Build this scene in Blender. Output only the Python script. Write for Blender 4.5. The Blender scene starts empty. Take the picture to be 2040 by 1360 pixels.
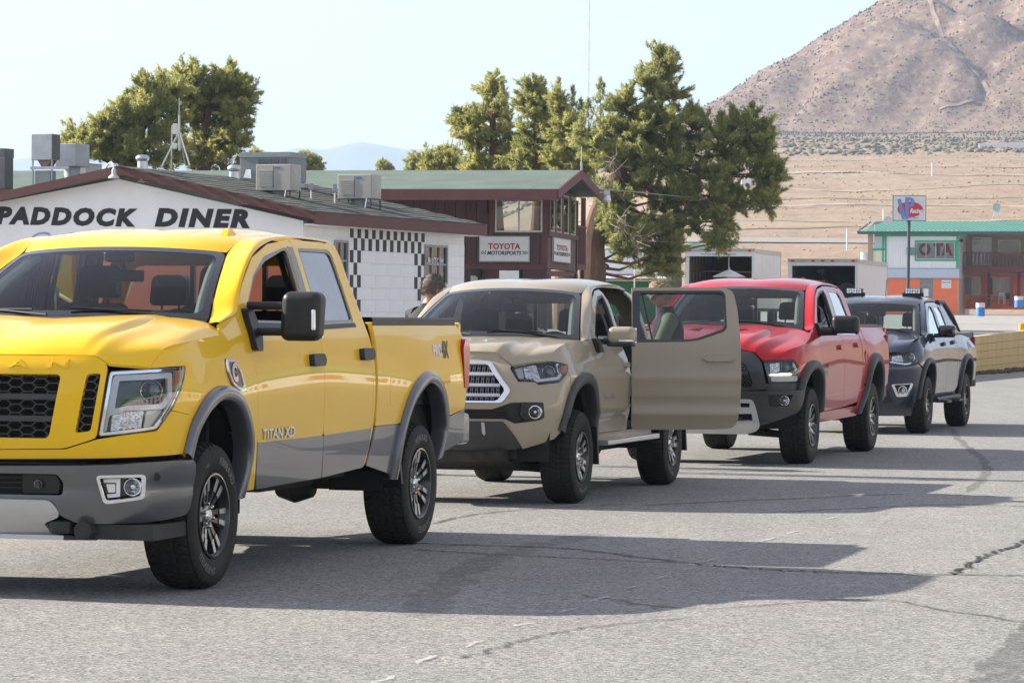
import bpy, bmesh, math, random
import numpy as np
from mathutils import Vector, Matrix
from mathutils.geometry import delaunay_2d_cdt
R=math.radians; PI=math.pi
sc=bpy.context.scene; COL=sc.collection
# ---------------------------------------------------------------- camera, light, exposure
FPX,CAMH,VH,ROLL=6442.3,1.517,635.64,R(.4)
CR,SR=math.cos(ROLL),math.sin(ROLL)
cam=bpy.data.objects.new('camera',bpy.data.cameras.new('camera')); COL.objects.link(cam); sc.camera=cam
cam.data.sensor_width=36; cam.data.lens=36*FPX/2040; cam.data.clip_start=.5; cam.data.clip_end=40000
cam.data.shift_y=-(680-VH)/2040
cam.matrix_world=Matrix(((CR,-SR,0,0),(0,0,-1,0),(SR,CR,0,CAMH),(0,0,0,1)))
SUN_EL,SUN_DIR=R(27.0),Vector((-.947,.323,0)).normalized()
world=bpy.data.worlds.new('World'); sc.world=world; world.use_nodes=True
nt=world.node_tree; bg=nt.nodes['Background']
sky=nt.nodes.new('ShaderNodeTexSky'); sky.sky_type='NISHITA'; sky.sun_disc=False
sky.sun_elevation=SUN_EL; sky.sun_rotation=math.atan2(SUN_DIR.x,SUN_DIR.y); sky.altitude=800; sky.dust_density=.1; sky.ozone_density=1.5
bg.inputs['Strength'].default_value=.089
# thin high cloud streaks mixed into the sky colour
tc=nt.nodes.new('ShaderNodeTexCoord'); mp=nt.nodes.new('ShaderNodeMapping'); mp.inputs['Scale'].default_value=(1.2,1.2,9)
nz=nt.nodes.new('ShaderNodeTexNoise'); nz.inputs['Scale'].default_value=2.2; nz.inputs['Detail'].default_value=7; nz.inputs['Roughness'].default_value=.6; nz.inputs['Distortion'].default_value=.6
rp=nt.nodes.new('ShaderNodeValToRGB'); rp.color_ramp.elements[0].position=.40; rp.color_ramp.elements[1].position=.80
rp.color_ramp.elements[0].color=(.52,.52,.52,1); rp.color_ramp.elements[1].color=(.80,.80,.80,1)
mx=nt.nodes.new('ShaderNodeMixRGB'); mx.inputs[2].default_value=(3.1,2.75,2.72,1)
L=nt.links.new
L(tc.outputs['Generated'],mp.inputs[0]); L(mp.outputs[0],nz.inputs[0]); L(nz.outputs[0],rp.inputs[0]); L(rp.outputs[0],mx.inputs[0]); L(sky.outputs[0],mx.inputs[1]); L(mx.outputs[0],bg.inputs[0])
sl=bpy.data.lights.new('sun','SUN'); sl.energy=4.4; sl.angle=R(.53); sl.color=(1,.92,.80)
sun=bpy.data.objects.new('sun',sl); COL.objects.link(sun)
sd=Vector((SUN_DIR.x*math.cos(SUN_EL),SUN_DIR.y*math.cos(SUN_EL),math.sin(SUN_EL)))
sun.rotation_euler=sd.to_track_quat('Z','Y').to_euler(); sun.location=sd*60
vs=sc.view_settings; vs.view_transform='Standard'; vs.look='None'; vs.gamma=1; vs.use_curve_mapping=False; vs.exposure=1.74
try:
    sc.cycles.max_bounces=8; sc.cycles.transparent_max_bounces=16; sc.cycles.caustics_reflective=False; sc.cycles.caustics_refractive=False
except Exception: pass
# ---------------------------------------------------------------- helpers
rnd=random.Random(7); nrs=np.random.RandomState(11)
def at(u,v,y):           # a point of the photograph's pixel grid at distance y
    a,b=u-1020,VH-v
    return Vector(((CR*a-SR*b)/FPX*y,y,CAMH+(SR*a+CR*b)/FPX*y))
def gp(u,v,z=0.):        # the same on the level z
    a,b=u-1020,VH-v; b0=SR*a+CR*b; y=(z-CAMH)*FPX/b0
    return Vector(((CR*a-SR*b)/FPX*y,y,z))
def pchip(xs,ys):
    xs=np.array(xs,float); ys=np.array(ys,float); h=np.diff(xs); d=np.diff(ys)/h; m=np.zeros(len(xs)); m[0],m[-1]=d[0],d[-1]
    for i in range(1,len(xs)-1):
        if d[i-1]*d[i]>0:
            w1=2*h[i]+h[i-1]; w2=h[i]+2*h[i-1]; m[i]=(w1+w2)/(w1/d[i-1]+w2/d[i])
    def f(x):
        x=np.clip(np.asarray(x,float),xs[0],xs[-1]); i=np.clip(np.searchsorted(xs,x)-1,0,len(xs)-2)
        t=(x-xs[i])/h[i]; t2=t*t; t3=t2*t
        return (2*t3-3*t2+1)*ys[i]+(t3-2*t2+t)*h[i]*m[i]+(-2*t3+3*t2)*ys[i+1]+(t3-t2)*h[i]*m[i+1]
    return f
def crom(pts,n=8,closed=False):
    P=[np.array(p,float) for p in pts]; N=len(P); out=[]
    for i in range(N if closed else N-1):
        if closed: a,b,c,d=P[i-1],P[i],P[(i+1)%N],P[(i+2)%N]
        else:
            b,c=P[i],P[i+1]; a=P[i-1] if i>0 else 2*b-c; d=P[i+2] if i+2<N else 2*c-b
        t0=0; t1=np.linalg.norm(b-a)**.5+1e-9; t2=t1+np.linalg.norm(c-b)**.5+1e-9; t3=t2+np.linalg.norm(d-c)**.5+1e-9
        for k in range(n):
            t=t1+(t2-t1)*k/n
            A1=(t1-t)/(t1-t0)*a+(t-t0)/(t1-t0)*b; A2=(t2-t)/(t2-t1)*b+(t-t1)/(t2-t1)*c; A3=(t3-t)/(t3-t2)*c+(t-t2)/(t3-t2)*d
            B1=(t2-t)/(t2-t0)*A1+(t-t0)/(t2-t0)*A2; B2=(t3-t)/(t3-t1)*A2+(t-t1)/(t3-t1)*A3
            out.append((t2-t)/(t2-t1)*B1+(t-t1)/(t2-t1)*B2)
    if not closed: out.append(P[-1])
    return np.array(out)
def sstep(x,a,b):
    t=np.clip((x-a)/(b-a),0,1); return t*t*(3-2*t)
def fillet(pts,r,n=5,closed=True):   # round the corners of a 2D/3D polygon; r may be a list
    P=[np.array(p,float) for p in pts]; N=len(P); out=[]
    for i in range(N):
        ri=r[i] if isinstance(r,(list,tuple)) else r
        if ri<=0 or (not closed and i in (0,N-1)): out.append(P[i]); continue
        a,b,c=P[i-1],P[i],P[(i+1)%N]; la,lc=np.linalg.norm(a-b),np.linalg.norm(c-b); q=min(ri,la*.48,lc*.48)
        p0=b+(a-b)/la*q; p1=b+(c-b)/lc*q
        for k in range(n+1):
            t=k/n; out.append((1-t)**2*p0+2*t*(1-t)*b+t*t*p1)
    return np.array(out)
def resample(P,n):
    P=np.asarray(P,float); d=np.r_[0,np.cumsum(np.linalg.norm(np.diff(P,axis=0),axis=1))]; s=np.linspace(0,d[-1],n)
    return np.stack([np.interp(s,d,P[:,k]) for k in range(P.shape[1])],-1)
def inpoly(x,y,P):
    x=np.asarray(x); y=np.asarray(y); c=np.zeros(x.shape,bool); n=len(P); j=n-1
    for i in range(n):
        xi,yi=P[i]; xj,yj=P[j]
        if yi!=yj: c^=((yi>y)!=(yj>y))&(x<(xj-xi)*(y-yi)/(yj-yi)+xi)
        j=i
    return c
# ---------------------------------------------------------------- materials
MATS={}
def mat(name,col=(.5,.5,.5),rough=.5,metal=0.,coat=0.,spec=.5,var=0.,vscale=6.,bump=0.,bscale=40.,emit=0.,stretch=None,trans=0.,dust=0.):
    if name in MATS: return MATS[name]
    m=bpy.data.materials.new(name); m.use_nodes=True; t=m.node_tree; b=t.nodes['Principled BSDF']
    b.inputs['Base Color'].default_value=(*col,1); b.inputs['Roughness'].default_value=rough; b.inputs['Metallic'].default_value=metal
    b.inputs['Coat Weight'].default_value=coat; b.inputs['Coat Roughness'].default_value=.02; b.inputs['Specular IOR Level'].default_value=spec
    if trans: b.inputs['Transmission Weight'].default_value=trans
    if emit: b.inputs['Emission Color'].default_value=(*col,1); b.inputs['Emission Strength'].default_value=emit
    co=t.nodes.new('ShaderNodeTexCoord'); src=co.outputs['Object']
    if stretch:
        q=t.nodes.new('ShaderNodeMapping'); q.inputs['Scale'].default_value=stretch; t.links.new(src,q.inputs[0]); src=q.outputs[0]
    if var:
        n=t.nodes.new('ShaderNodeTexNoise'); n.inputs['Scale'].default_value=vscale; n.inputs['Detail'].default_value=6; n.inputs['Roughness'].default_value=.62; t.links.new(src,n.inputs[0])
        r=t.nodes.new('ShaderNodeValToRGB'); e=r.color_ramp.elements
        e[0].position=.3; e[1].position=.7; e[0].color=(*[max(c*(1-var),0) for c in col],1); e[1].color=(*[min(c*(1+var),1) for c in col],1)
        t.links.new(n.outputs[0],r.inputs[0]); t.links.new(r.outputs[0],b.inputs['Base Color'])
        mr=t.nodes.new('ShaderNodeMapRange'); mr.inputs[3].default_value=max(rough-.12*min(1,var*2),.02); mr.inputs[4].default_value=min(rough+.12*min(1,var*2),1)
        t.links.new(n.outputs[0],mr.inputs[0]); t.links.new(mr.outputs[0],b.inputs['Roughness'])
    if dust:   # light road dust: rougher, paler film that thins out with a noise
        n=t.nodes.new('ShaderNodeTexNoise'); n.inputs['Scale'].default_value=3.; n.inputs['Detail'].default_value=8; n.inputs['Roughness'].default_value=.7; t.links.new(src,n.inputs[0])
        mr=t.nodes.new('ShaderNodeMapRange'); mr.inputs[1].default_value=.35; mr.inputs[2].default_value=.75; mr.inputs[3].default_value=0; mr.inputs[4].default_value=dust; t.links.new(n.outputs[0],mr.inputs[0])
        x=t.nodes.new('ShaderNodeMixRGB'); x.inputs[1].default_value=(*col,1); x.inputs[2].default_value=(.35,.31,.26,1); t.links.new(mr.outputs[0],x.inputs[0])
        lk=b.inputs['Base Color'].links
        if lk: t.links.new(lk[0].from_socket,x.inputs[1])
        t.links.new(x.outputs[0],b.inputs['Base Color'])
    if bump:
        n=t.nodes.new('ShaderNodeTexNoise'); n.inputs['Scale'].default_value=bscale; n.inputs['Detail'].default_value=4; t.links.new(src,n.inputs[0])
        k=t.nodes.new('ShaderNodeBump'); k.inputs['Strength'].default_value=bump; k.inputs['Distance'].default_value=.02; t.links.new(n.outputs[0],k.inputs['Height']); t.links.new(k.outputs[0],b.inputs['Normal'])
    MATS[name]=m; return m
def paint(name,col,metal=.0,flake=0.,rough=.35,coat=.7):
    m=mat(name,col,rough,metal,coat,var=.03,vscale=1.5,dust=.03); b=m.node_tree.nodes['Principled BSDF']; b.inputs['Coat IOR'].default_value=1.45; b.inputs['Specular IOR Level'].default_value=.15
    return m
def glass(name,tint=(.7,.8,.78),gl=1.0,rough=.0,k=1.05):
    if name in MATS: return MATS[name]
    m=bpy.data.materials.new(name); m.use_nodes=True; t=m.node_tree; t.nodes.remove(t.nodes['Principled BSDF']); o=t.nodes['Material Output']
    tr=t.nodes.new('ShaderNodeBsdfTransparent'); tr.inputs[0].default_value=(*tint,1)
    g=t.nodes.new('ShaderNodeBsdfGlossy'); g.inputs['Roughness'].default_value=rough; g.inputs[0].default_value=(gl,gl,gl,1)
    fz=t.nodes.new('ShaderNodeFresnel'); fz.inputs[0].default_value=1.5
    mu=t.nodes.new('ShaderNodeMath'); mu.operation='MULTIPLY_ADD'; mu.inputs[1].default_value=k; mu.inputs[2].default_value=.0; mu.use_clamp=True
    ns=t.nodes.new('ShaderNodeTexNoise'); ns.inputs['Scale'].default_value=2.; bp=t.nodes.new('ShaderNodeBump'); bp.inputs['Strength'].default_value=.02; t.links.new(ns.outputs[0],bp.inputs['Height']); t.links.new(bp.outputs[0],g.inputs['Normal'])
    mxs=t.nodes.new('ShaderNodeMixShader'); t.links.new(fz.outputs[0],mu.inputs[0]); t.links.new(mu.outputs[0],mxs.inputs[0]); t.links.new(tr.outputs[0],mxs.inputs[1]); t.links.new(g.outputs[0],mxs.inputs[2]); t.links.new(mxs.outputs[0],o.inputs[0])
    MATS[name]=m; return m
M={}
def setup_mats():
    M['black']=mat('black_plastic',(.012,.012,.013),.42,spec=.35,var=.15,vscale=14,bump=.03,bscale=300,dust=.06)
    M['gloss']=mat('gloss_black',(.008,.008,.009),.12,coat=.6,var=.1)
    M['trim']=mat('dark_grey_trim',(.034,.035,.037),.48,var=.1,vscale=20,bump=.04,bscale=400,dust=.06)
    M['rubber']=mat('tyre_rubber',(.011,.0105,.0105),.65,spec=.22,var=.3,vscale=9,bump=.08,bscale=120,dust=.06)
    M['letter']=mat('tyre_letters',(.17,.155,.145),.6,var=.2)
    M['under']=mat('underbody',(.012,.012,.012),.75,var=.4,vscale=9,dust=.15)
    M['liner']=mat('wheel_liner',(.008,.008,.008),.85,var=.2)
    M['chrome']=mat('chrome',(.82,.83,.85),.06,1.,var=.02)
    M['silver']=mat('silver_paint',(.52,.53,.54),.32,.6,.3,var=.05,dust=.08)
    M['alloy']=mat('machined_alloy',(.40,.41,.42),.32,.85,var=.06,dust=.1)
    M['gunmetal']=mat('gunmetal_paint',(.028,.03,.034),.28,.5,.5,var=.08,dust=.05)
    M['amber']=mat('amber_lens',(.8,.22,.01),.12,coat=1.,var=.12,vscale=40)
    M['redlens']=mat('red_lens',(.36,.004,.007),.15,coat=.35,spec=.2,var=.15,vscale=30)
    M['lens']=glass('clear_lens',(.93,.95,.96))
    M['bulb']=mat('reflector',(.80,.81,.83),.10,1.,var=.12,vscale=60,bump=.9,bscale=45)
    M['lampglass']=mat('projector_lens',(.05,.055,.06),.03,.2,1.,spec=.9,var=.1)
    M['whitestrip']=mat('lamp_guide',(.85,.87,.9),.2,coat=1.,var=.03)
    M['windscreen']=glass('windscreen_glass',(.74,.82,.79),k=.62); M['dark_glass']=glass('tinted_glass',(.07,.09,.10),k=2.1)
    M['seat']=mat('seat_leather',(.014,.014,.015),.5,var=.2,vscale=18); M['cabin']=mat('cabin_plastic',(.018,.019,.019),.6,var=.15,vscale=12); M['dash']=mat('dash_top',(.05,.06,.058),.7,var=.15,vscale=12)
    M['headliner']=mat('headliner',(.3,.3,.29),.9,var=.08); M['pillar']=mat('pillar_trim',(.34,.35,.34),.8,var=.06)
    M['white']=mat('white_paint',(.78,.78,.77),.55,var=.05); M['steel']=mat('galvanised_steel',(.5,.51,.52),.4,.8,var=.15,vscale=9)
setup_mats()
# ---------------------------------------------------------------- objects
def link(o): COL.objects.link(o); return o
def mkobj(name,me,parent=None,m=None):
    o=bpy.data.objects.new(name,me); link(o)
    if m is not None and me is not None: me.materials.append(m)
    if parent is not None: o.parent=parent
    return o
def thing(name,label,cat,loc=(0,0,0),rz=0.,group=None,mtx=None):
    o=bpy.data.objects.new(name,None); link(o); o.empty_display_size=.2
    if mtx is not None: o.matrix_world=mtx
    else: o.location=loc; o.rotation_euler=(0,0,rz)
    o['label']=label; o['category']=cat
    if group: o['group']=group
    return o
def tag(o,label,cat,group=None):
    o['label']=label; o['category']=cat
    if group: o['group']=group
    return o
def copy_tree(o,parent=None):
    c=o.copy(); link(c)
    if parent is not None: c.parent=parent
    for ch in list(o.children): copy_tree(ch,c)
    return c
class MB:
    def __init__(s): s.v=[]; s.f=[]; s.n=[]; s.hasn=False
    def add(s,v,f,n=None):
        k=len(s.v); s.v+= [tuple(map(float,p)) for p in v]; s.f+=[tuple(k+i for i in q) for q in f]
        if n is not None: s.hasn=True; s.n+=[tuple(map(float,p)) for p in n]
        else: s.n+=[(0,0,0)]*len(v)
        return s
    def box(s,x0,x1,y0,y1,z0,z1,b=0.):
        if b<=0:
            v=[(x,y,z) for x in(x0,x1) for y in(y0,y1) for z in(z0,z1)]
            return s.add(v,[(0,1,3,2),(4,6,7,5),(0,4,5,1),(2,3,7,6),(0,2,6,4),(1,5,7,3)])
        bm=bmesh.new(); bmesh.ops.create_cube(bm,size=1)
        for w in bm.verts: w.co=Vector(((x0+x1)/2+w.co.x*(x1-x0),(y0+y1)/2+w.co.y*(y1-y0),(z0+z1)/2+w.co.z*(z1-z0)))
        bmesh.ops.bevel(bm,geom=bm.edges[:],offset=b,segments=2,affect='EDGES',profile=.6); s.bm(bm); return s
    def bm(s,bm,mtx=None):
        bm.verts.index_update(); s.add([(mtx@w.co if mtx else w.co) for w in bm.verts],[[w.index for w in q.verts] for q in bm.faces]); bm.free(); return s
    def tube(s,pts,r,seg=8,cap=True):
        P=[Vector(p) for p in pts]; n=len(P); v=[]; f=[]; up=None
        for i,p in enumerate(P):
            d=(P[min(i+1,n-1)]-P[max(i-1,0)]).normalized()
            if up is None: up=d.orthogonal().normalized()
            else: up=(up-d*up.dot(d)).normalized()
            w=d.cross(up); ri=r[i] if isinstance(r,(list,tuple)) else r
            v+=[p+(up*math.cos(a)+w*math.sin(a))*ri for a in [2*PI*k/seg for k in range(seg)]]
        for i in range(n-1):
            for k in range(seg): a=i*seg+k; b=i*seg+(k+1)%seg; f.append((a,b,b+seg,a+seg))
        if cap: f.append(tuple(range(seg))[::-1]); f.append(tuple((n-1)*seg+k for k in range(seg)))
        return s.add(v,f)
    def lathe(s,prof,seg=24,axis='z',c=(0,0,0),closed=False,cap=True):
        v=[]; f=[]; n=len(prof)
        for k in range(seg):
            a=2*PI*k/seg; ca,sa=math.cos(a),math.sin(a)
            for r,h in prof:
                v.append({'z':(c[0]+r*ca,c[1]+r*sa,c[2]+h),'y':(c[0]+r*ca,c[1]+h,c[2]+r*sa),'x':(c[0]+h,c[1]+r*ca,c[2]+r*sa)}[axis])
        for k in range(seg):
            for i in range(n-1 if not closed else n): j=(i+1)%n; a=k*n; b=((k+1)%seg)*n; f.append((a+i,b+i,b+j,a+j))
        if not closed and cap:
            if prof[0][0]>1e-6: f.append(tuple(k*n for k in range(seg)))
            if prof[-1][0]>1e-6: f.append(tuple(k*n+n-1 for k in range(seg))[::-1])
        return s.add(v,f)
    def prism(s,poly,d,fn=None):  # polygon (a,b) extruded along c: fn(a,b,c)
        n=len(poly); fn=fn or (lambda a,b,c:(a,b,c)); v=[fn(a,b,d[0]) for a,b in poly]+[fn(a,b,d[1]) for a,b in poly]
        return s.add(v,[tuple(range(n))[::-1],tuple(range(n,2*n))]+[(i,(i+1)%n,n+(i+1)%n,n+i) for i in range(n)])
    def grid(s,G,flip=False,closed=False):  # G: array n x m x 3
        G=np.asarray(G,float); n,m=G.shape[:2]; f=[]
        for i in range(n-1):
            for j in range(m if closed else m-1):
                a,b,c,d=i*m+j,i*m+(j+1)%m,(i+1)*m+(j+1)%m,(i+1)*m+j; f.append((d,c,b,a) if flip else (a,b,c,d))
        return s.add(G.reshape(-1,3),f)
    def mesh(s,name,smooth=False,ang=35):
        me=bpy.data.meshes.new(name); me.from_pydata(s.v,[],s.f); me.update()
        if s.hasn:
            me.polygons.foreach_set('use_smooth',[True]*len(me.polygons)); me.normals_split_custom_set_from_vertices(s.n)
        else:
            bm=bmesh.new(); bm.from_mesh(me); bmesh.ops.recalc_face_normals(bm,faces=bm.faces[:])
            if smooth:
                for q in bm.faces: q.smooth=True
                for e in bm.edges:
                    if len(e.link_faces)==2 and e.calc_face_angle(0)>R(ang): e.smooth=False
            bm.to_mesh(me); bm.free()
        return me
    def build(s,name,m,parent=None,smooth=False,ang=35):
        o=mkobj(name,s.mesh(name,smooth,ang),parent,m)
        if smooth and not s.hasn and len(s.v)<6000: w=o.modifiers.new('weighted','WEIGHTED_NORMAL'); w.keep_sharp=True; w.mode='FACE_AREA'
        return o
def fastmesh(name,V,F,m,parent=None,smooth=False):  # big triangle soup from numpy arrays
    me=bpy.data.meshes.new(name); V=np.asarray(V,np.float32); F=np.asarray(F,np.int32); k=F.shape[1]
    me.vertices.add(len(V)); me.vertices.foreach_set('co',V.ravel()); me.loops.add(F.size); me.loops.foreach_set('vertex_index',F.ravel())
    me.polygons.add(len(F)); me.polygons.foreach_set('loop_start',np.arange(0,F.size,k,dtype=np.int32)); me.polygons.foreach_set('loop_total',np.full(len(F),k,np.int32))
    if smooth: me.polygons.foreach_set('use_smooth',np.ones(len(F),bool))
    me.update(); me.validate(); return mkobj(name,me,parent,m)
def text_geo(txt,size=1.,shear=0.,bold=0.,align='CENTER',space=1.,extrude=0.):
    c=bpy.data.curves.new('t','FONT'); c.body=txt; c.size=size; c.shear=shear; c.offset=bold; c.align_x=align; c.space_character=space; c.extrude=extrude; c.resolution_u=3
    o=bpy.data.objects.new('t',c); COL.objects.link(o); dg=bpy.context.evaluated_depsgraph_get(); me=o.evaluated_get(dg).to_mesh()
    V=np.array([v.co[:] for v in me.vertices]).reshape(-1,3); F=[tuple(p.vertices) for p in me.polygons]
    o.evaluated_get(dg).to_mesh_clear(); bpy.data.objects.remove(o); bpy.data.curves.remove(c); return V,F
def text_obj(name,txt,m,parent,fn,width=None,height=None,**k):  # fn(V)->positions; letters scaled to width/height about their centre
    V,F=text_geo(txt,**k); lo,hi=V.min(0),V.max(0); V[:,:2]-=((lo+hi)/2)[:2]
    if width: V[:,0]*=width/(hi[0]-lo[0])
    if height: V[:,1]*=height/(hi[1]-lo[1])
    return MB().add(fn(V),F).build(name,m,parent)
# ---------------------------------------------------------------- land
def vnoise(x,y,seed=0):
    xi=np.floor(x).astype(np.int64); yi=np.floor(y).astype(np.int64); fx=x-xi; fy=y-yi; fx=fx*fx*(3-2*fx); fy=fy*fy*(3-2*fy)
    def hsh(a,b):
        n=(a*374761393+b*668265263+seed*982451653)&0x7fffffff; n=((n^(n>>13))*1274126177)&0x7fffffff; return ((n^(n>>16))&0xffff)/65535.
    return (hsh(xi,yi)*(1-fx)+hsh(xi+1,yi)*fx)*(1-fy)+(hsh(xi,yi+1)*(1-fx)+hsh(xi+1,yi+1)*fx)*fy
def fbm(x,y,seed=0,o=4): return sum(vnoise(x*2**k,y*2**k,seed+k)*.5**k for k in range(o))/sum(.5**k for k in range(o))-.5
PAD=pchip([-200,56,80,95,106,130,255,290],[0,0,.50,.98,1.14,1.32,2.07,2.25])   # paddock behind the lane wall
PLAIN=pchip([0,200,262,330,420,600,900,1200,2500,9000],[-1,.2,1.7,5.3,12.,26.,50.,70.,90.,60.])
WA,WD=np.array([13.45,94.7]),np.array([.281,.9597])       # lane wall: a point and its direction
def land(x,y):
    r=np.hypot(x,y); a=np.arctan2(x,y); f=.5+.5*sstep(a,-.03,.05); f=np.where(np.abs(a)>1.2,.25,f)
    z=PLAIN(r)*f
    z=z+fbm(x/60,y/60,3)*np.clip((r-290)/300,0,1)*3.+fbm(x/9,y/9,5,3)*np.clip((r-270)/200,0,1)*.55*(1-.92*np.exp(-((r-419)/16)**2))
    def cone(px,py,pz,sl,seed,rg):
        d=np.hypot(x-px,y-py); th=np.arctan2(y-py,x-px); k=(.5-np.abs(fbm(np.cos(th)*3.2+d/260,np.sin(th)*3.2,seed,4)))*rg*np.clip(d/80,.1,1.6)
        return pz-sl*d+sl*12*np.exp(-d/14)*-1+k-rg*.42*np.clip(d/80,.1,1.6)+fbm(x/30,y/30,seed+9,3)*4
    h=np.maximum(cone(180,1300,143,.535,21,15),cone(300,1372,222,.60,27,26))
    h=np.maximum(h,cone(690,1080,190,.5,33,24)); h=np.maximum(h,cone(900,500,190,.42,37,30)); h=np.maximum(h,cone(700,60,120,.35,39,22)); h=np.maximum(h,cone(520,-500,110,.36,41,22)); h=np.maximum(h,cone(-300,-900,120,.3,43,22))
    def gully(h,P,dep,w):
        d=np.full(np.shape(x),1e9)
        for (ax,ay),(bx,by) in zip(P[:-1],P[1:]):
            t=np.clip(((x-ax)*(bx-ax)+(y-ay)*(by-ay))/((bx-ax)**2+(by-ay)**2),0,1); d=np.minimum(d,np.hypot(x-ax-t*(bx-ax),y-ay-t*(by-ay)))
        return h-dep*np.exp(-(d/w)**2)
    h=gully(h,[(176,1300),(193,1265),(212,1232),(236,1190)],15.,11.); h=gully(h,[(196,1290),(222,1250),(250,1200)],9.,7.); h=gully(h,[(150,1290),(168,1250),(176,1215)],3.5,6.); h=gully(h,[(120,1290),(112,1240),(100,1200)],3.,7.)
    k=8.; m=np.maximum(z,h); q=np.clip(.5+.5*(h-z)/k,0,1); return np.where(np.abs(h-z)<k,z*(1-q)+h*q+k*q*(1-q),m)
def terrain():
    an=np.r_[np.linspace(-.24,.24,330),np.linspace(.245,2*PI-.245,200)]; rr=np.r_[np.geomspace(95,700,110),np.geomspace(715,1500,170)[0:],np.geomspace(1530,6500,40)]
    A,Rr=np.meshgrid(an,rr); X=Rr*np.sin(A); Y=Rr*np.cos(A); Z=land(X,Y); Z=np.where(Rr<262,np.minimum(Z,1.2)-1.6,Z)
    n,m=X.shape; V=np.stack([X,Y,Z],-1).reshape(-1,3); i=np.arange(n-1)[:,None]*m; j=np.arange(m); j2=(j+1)%m
    F=np.stack([i+j,i+j2,i+m+j2,i+m+j],-1).reshape(-1,4)[:,::-1]
    mt=bpy.data.materials.new('desert_soil'); mt.use_nodes=True; t=mt.node_tree; b=t.nodes['Principled BSDF']; b.inputs['Roughness'].default_value=.95; b.inputs['Specular IOR Level'].default_value=.1
    g=t.nodes.new('ShaderNodeNewGeometry'); 
    def noise(scl,det,st=(1,1,1)):
        mp=t.nodes.new('ShaderNodeMapping'); mp.inputs['Scale'].default_value=st; t.links.new(g.outputs['Position'],mp.inputs[0]); n=t.nodes.new('ShaderNodeTexNoise'); n.inputs['Scale'].default_value=scl; n.inputs['Detail'].default_value=det; n.inputs['Roughness'].default_value=.65; t.links.new(mp.outputs[0],n.inputs[0]); return n.outputs[0]
    def ramp(src,stops):
        r=t.nodes.new('ShaderNodeValToRGB'); e=r.color_ramp.elements
        while len(e)<len(stops): e.new(.5)
        for q,(p,c) in zip(e,stops): q.position=p; q.color=(*c,1)
        t.links.new(src,r.inputs[0]); return r.outputs[0]
    def mix(f,a,c,mode='MIX'):
        m=t.nodes.new('ShaderNodeMixRGB'); m.blend_type=mode
        for k,vv in ((0,f),(1,a),(2,c)):
            if hasattr(vv,'links'): t.links.new(vv,m.inputs[k])
            else: m.inputs[k].default_value=vv
        return m.outputs[0]
    base=ramp(noise(.018,8,(1,1.6,1)),[(.3,(.245,.175,.130)),(.5,(.30,.222,.165)),(.7,(.335,.265,.195))])
    sp=t.nodes.new('ShaderNodeSeparateXYZ'); t.links.new(g.outputs['Position'],sp.inputs[0]); mr=t.nodes.new('ShaderNodeMapRange'); mr.inputs[1].default_value=48; mr.inputs[2].default_value=78; t.links.new(sp.outputs[2],mr.inputs[0])
    hillc=ramp(noise(.05,9),[(.3,(.112,.068,.057)),(.5,(.150,.098,.083)),(.72,(.190,.132,.112))])
    c=mix(mr.outputs[0],base,hillc); c=mix(ramp(noise(.35,6,(1,.35,1)),[(.45,(0,0,0)),(.72,(.6,.6,.6))]),c,(.36,.29,.19,1)); c=mix(ramp(noise(.22,7,(1,.5,1)),[(.5,(0,0,0)),(.8,(.55,.55,.55))]),c,(.135,.115,.085,1)); t.links.new(c,b.inputs['Base Color'])
    bp=t.nodes.new('ShaderNodeBump'); bp.inputs['Strength'].default_value=.5; bp.inputs['Distance'].default_value=1.; t.links.new(noise(.5,6),bp.inputs['Height']); t.links.new(bp.outputs[0],b.inputs['Normal'])
    o=fastmesh('desert',V,F,mt,smooth=True); o['kind']='structure'
terrain()
def blob_proto(k,seed,flat=.6,sub=1):
    bm=bmesh.new(); r=random.Random(seed)
    if sub: bmesh.ops.create_icosphere(bm,subdivisions=1,radius=1)
    else: bmesh.ops.create_cone(bm,segments=4,radius1=1.,radius2=.45,depth=1.3,cap_ends=True,cap_tris=True); bmesh.ops.triangulate(bm,faces=bm.faces[:])
    V=np.array([np.array(v.co)*(r.uniform(.55,1.25)) for v in bm.verts])*[1,1,flat]; F=np.array([[v.index for v in f.verts] for f in bm.faces]); bm.free(); return V,F
def scatter(name,P,S,m,label=None,nproto=6,flat=.6,sub=1):
    pr=[blob_proto(1,k+50,flat,sub) for k in range(nproto)]; Vs=[]; Fs=[]; k=0
    for i,(p,s_) in enumerate(zip(P,S)):
        V,F=pr[i%nproto]; a=nrs.uniform(0,6.28); c,s2=math.cos(a),math.sin(a); W=V*s_; W=np.c_[W[:,0]*c-W[:,1]*s2,W[:,0]*s2+W[:,1]*c,W[:,2]]+p; Vs.append(W); Fs.append(F+k); k+=len(V)
    o=fastmesh(name,np.concatenate(Vs),np.concatenate(Fs),m); o['kind']='stuff'; return o
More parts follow.
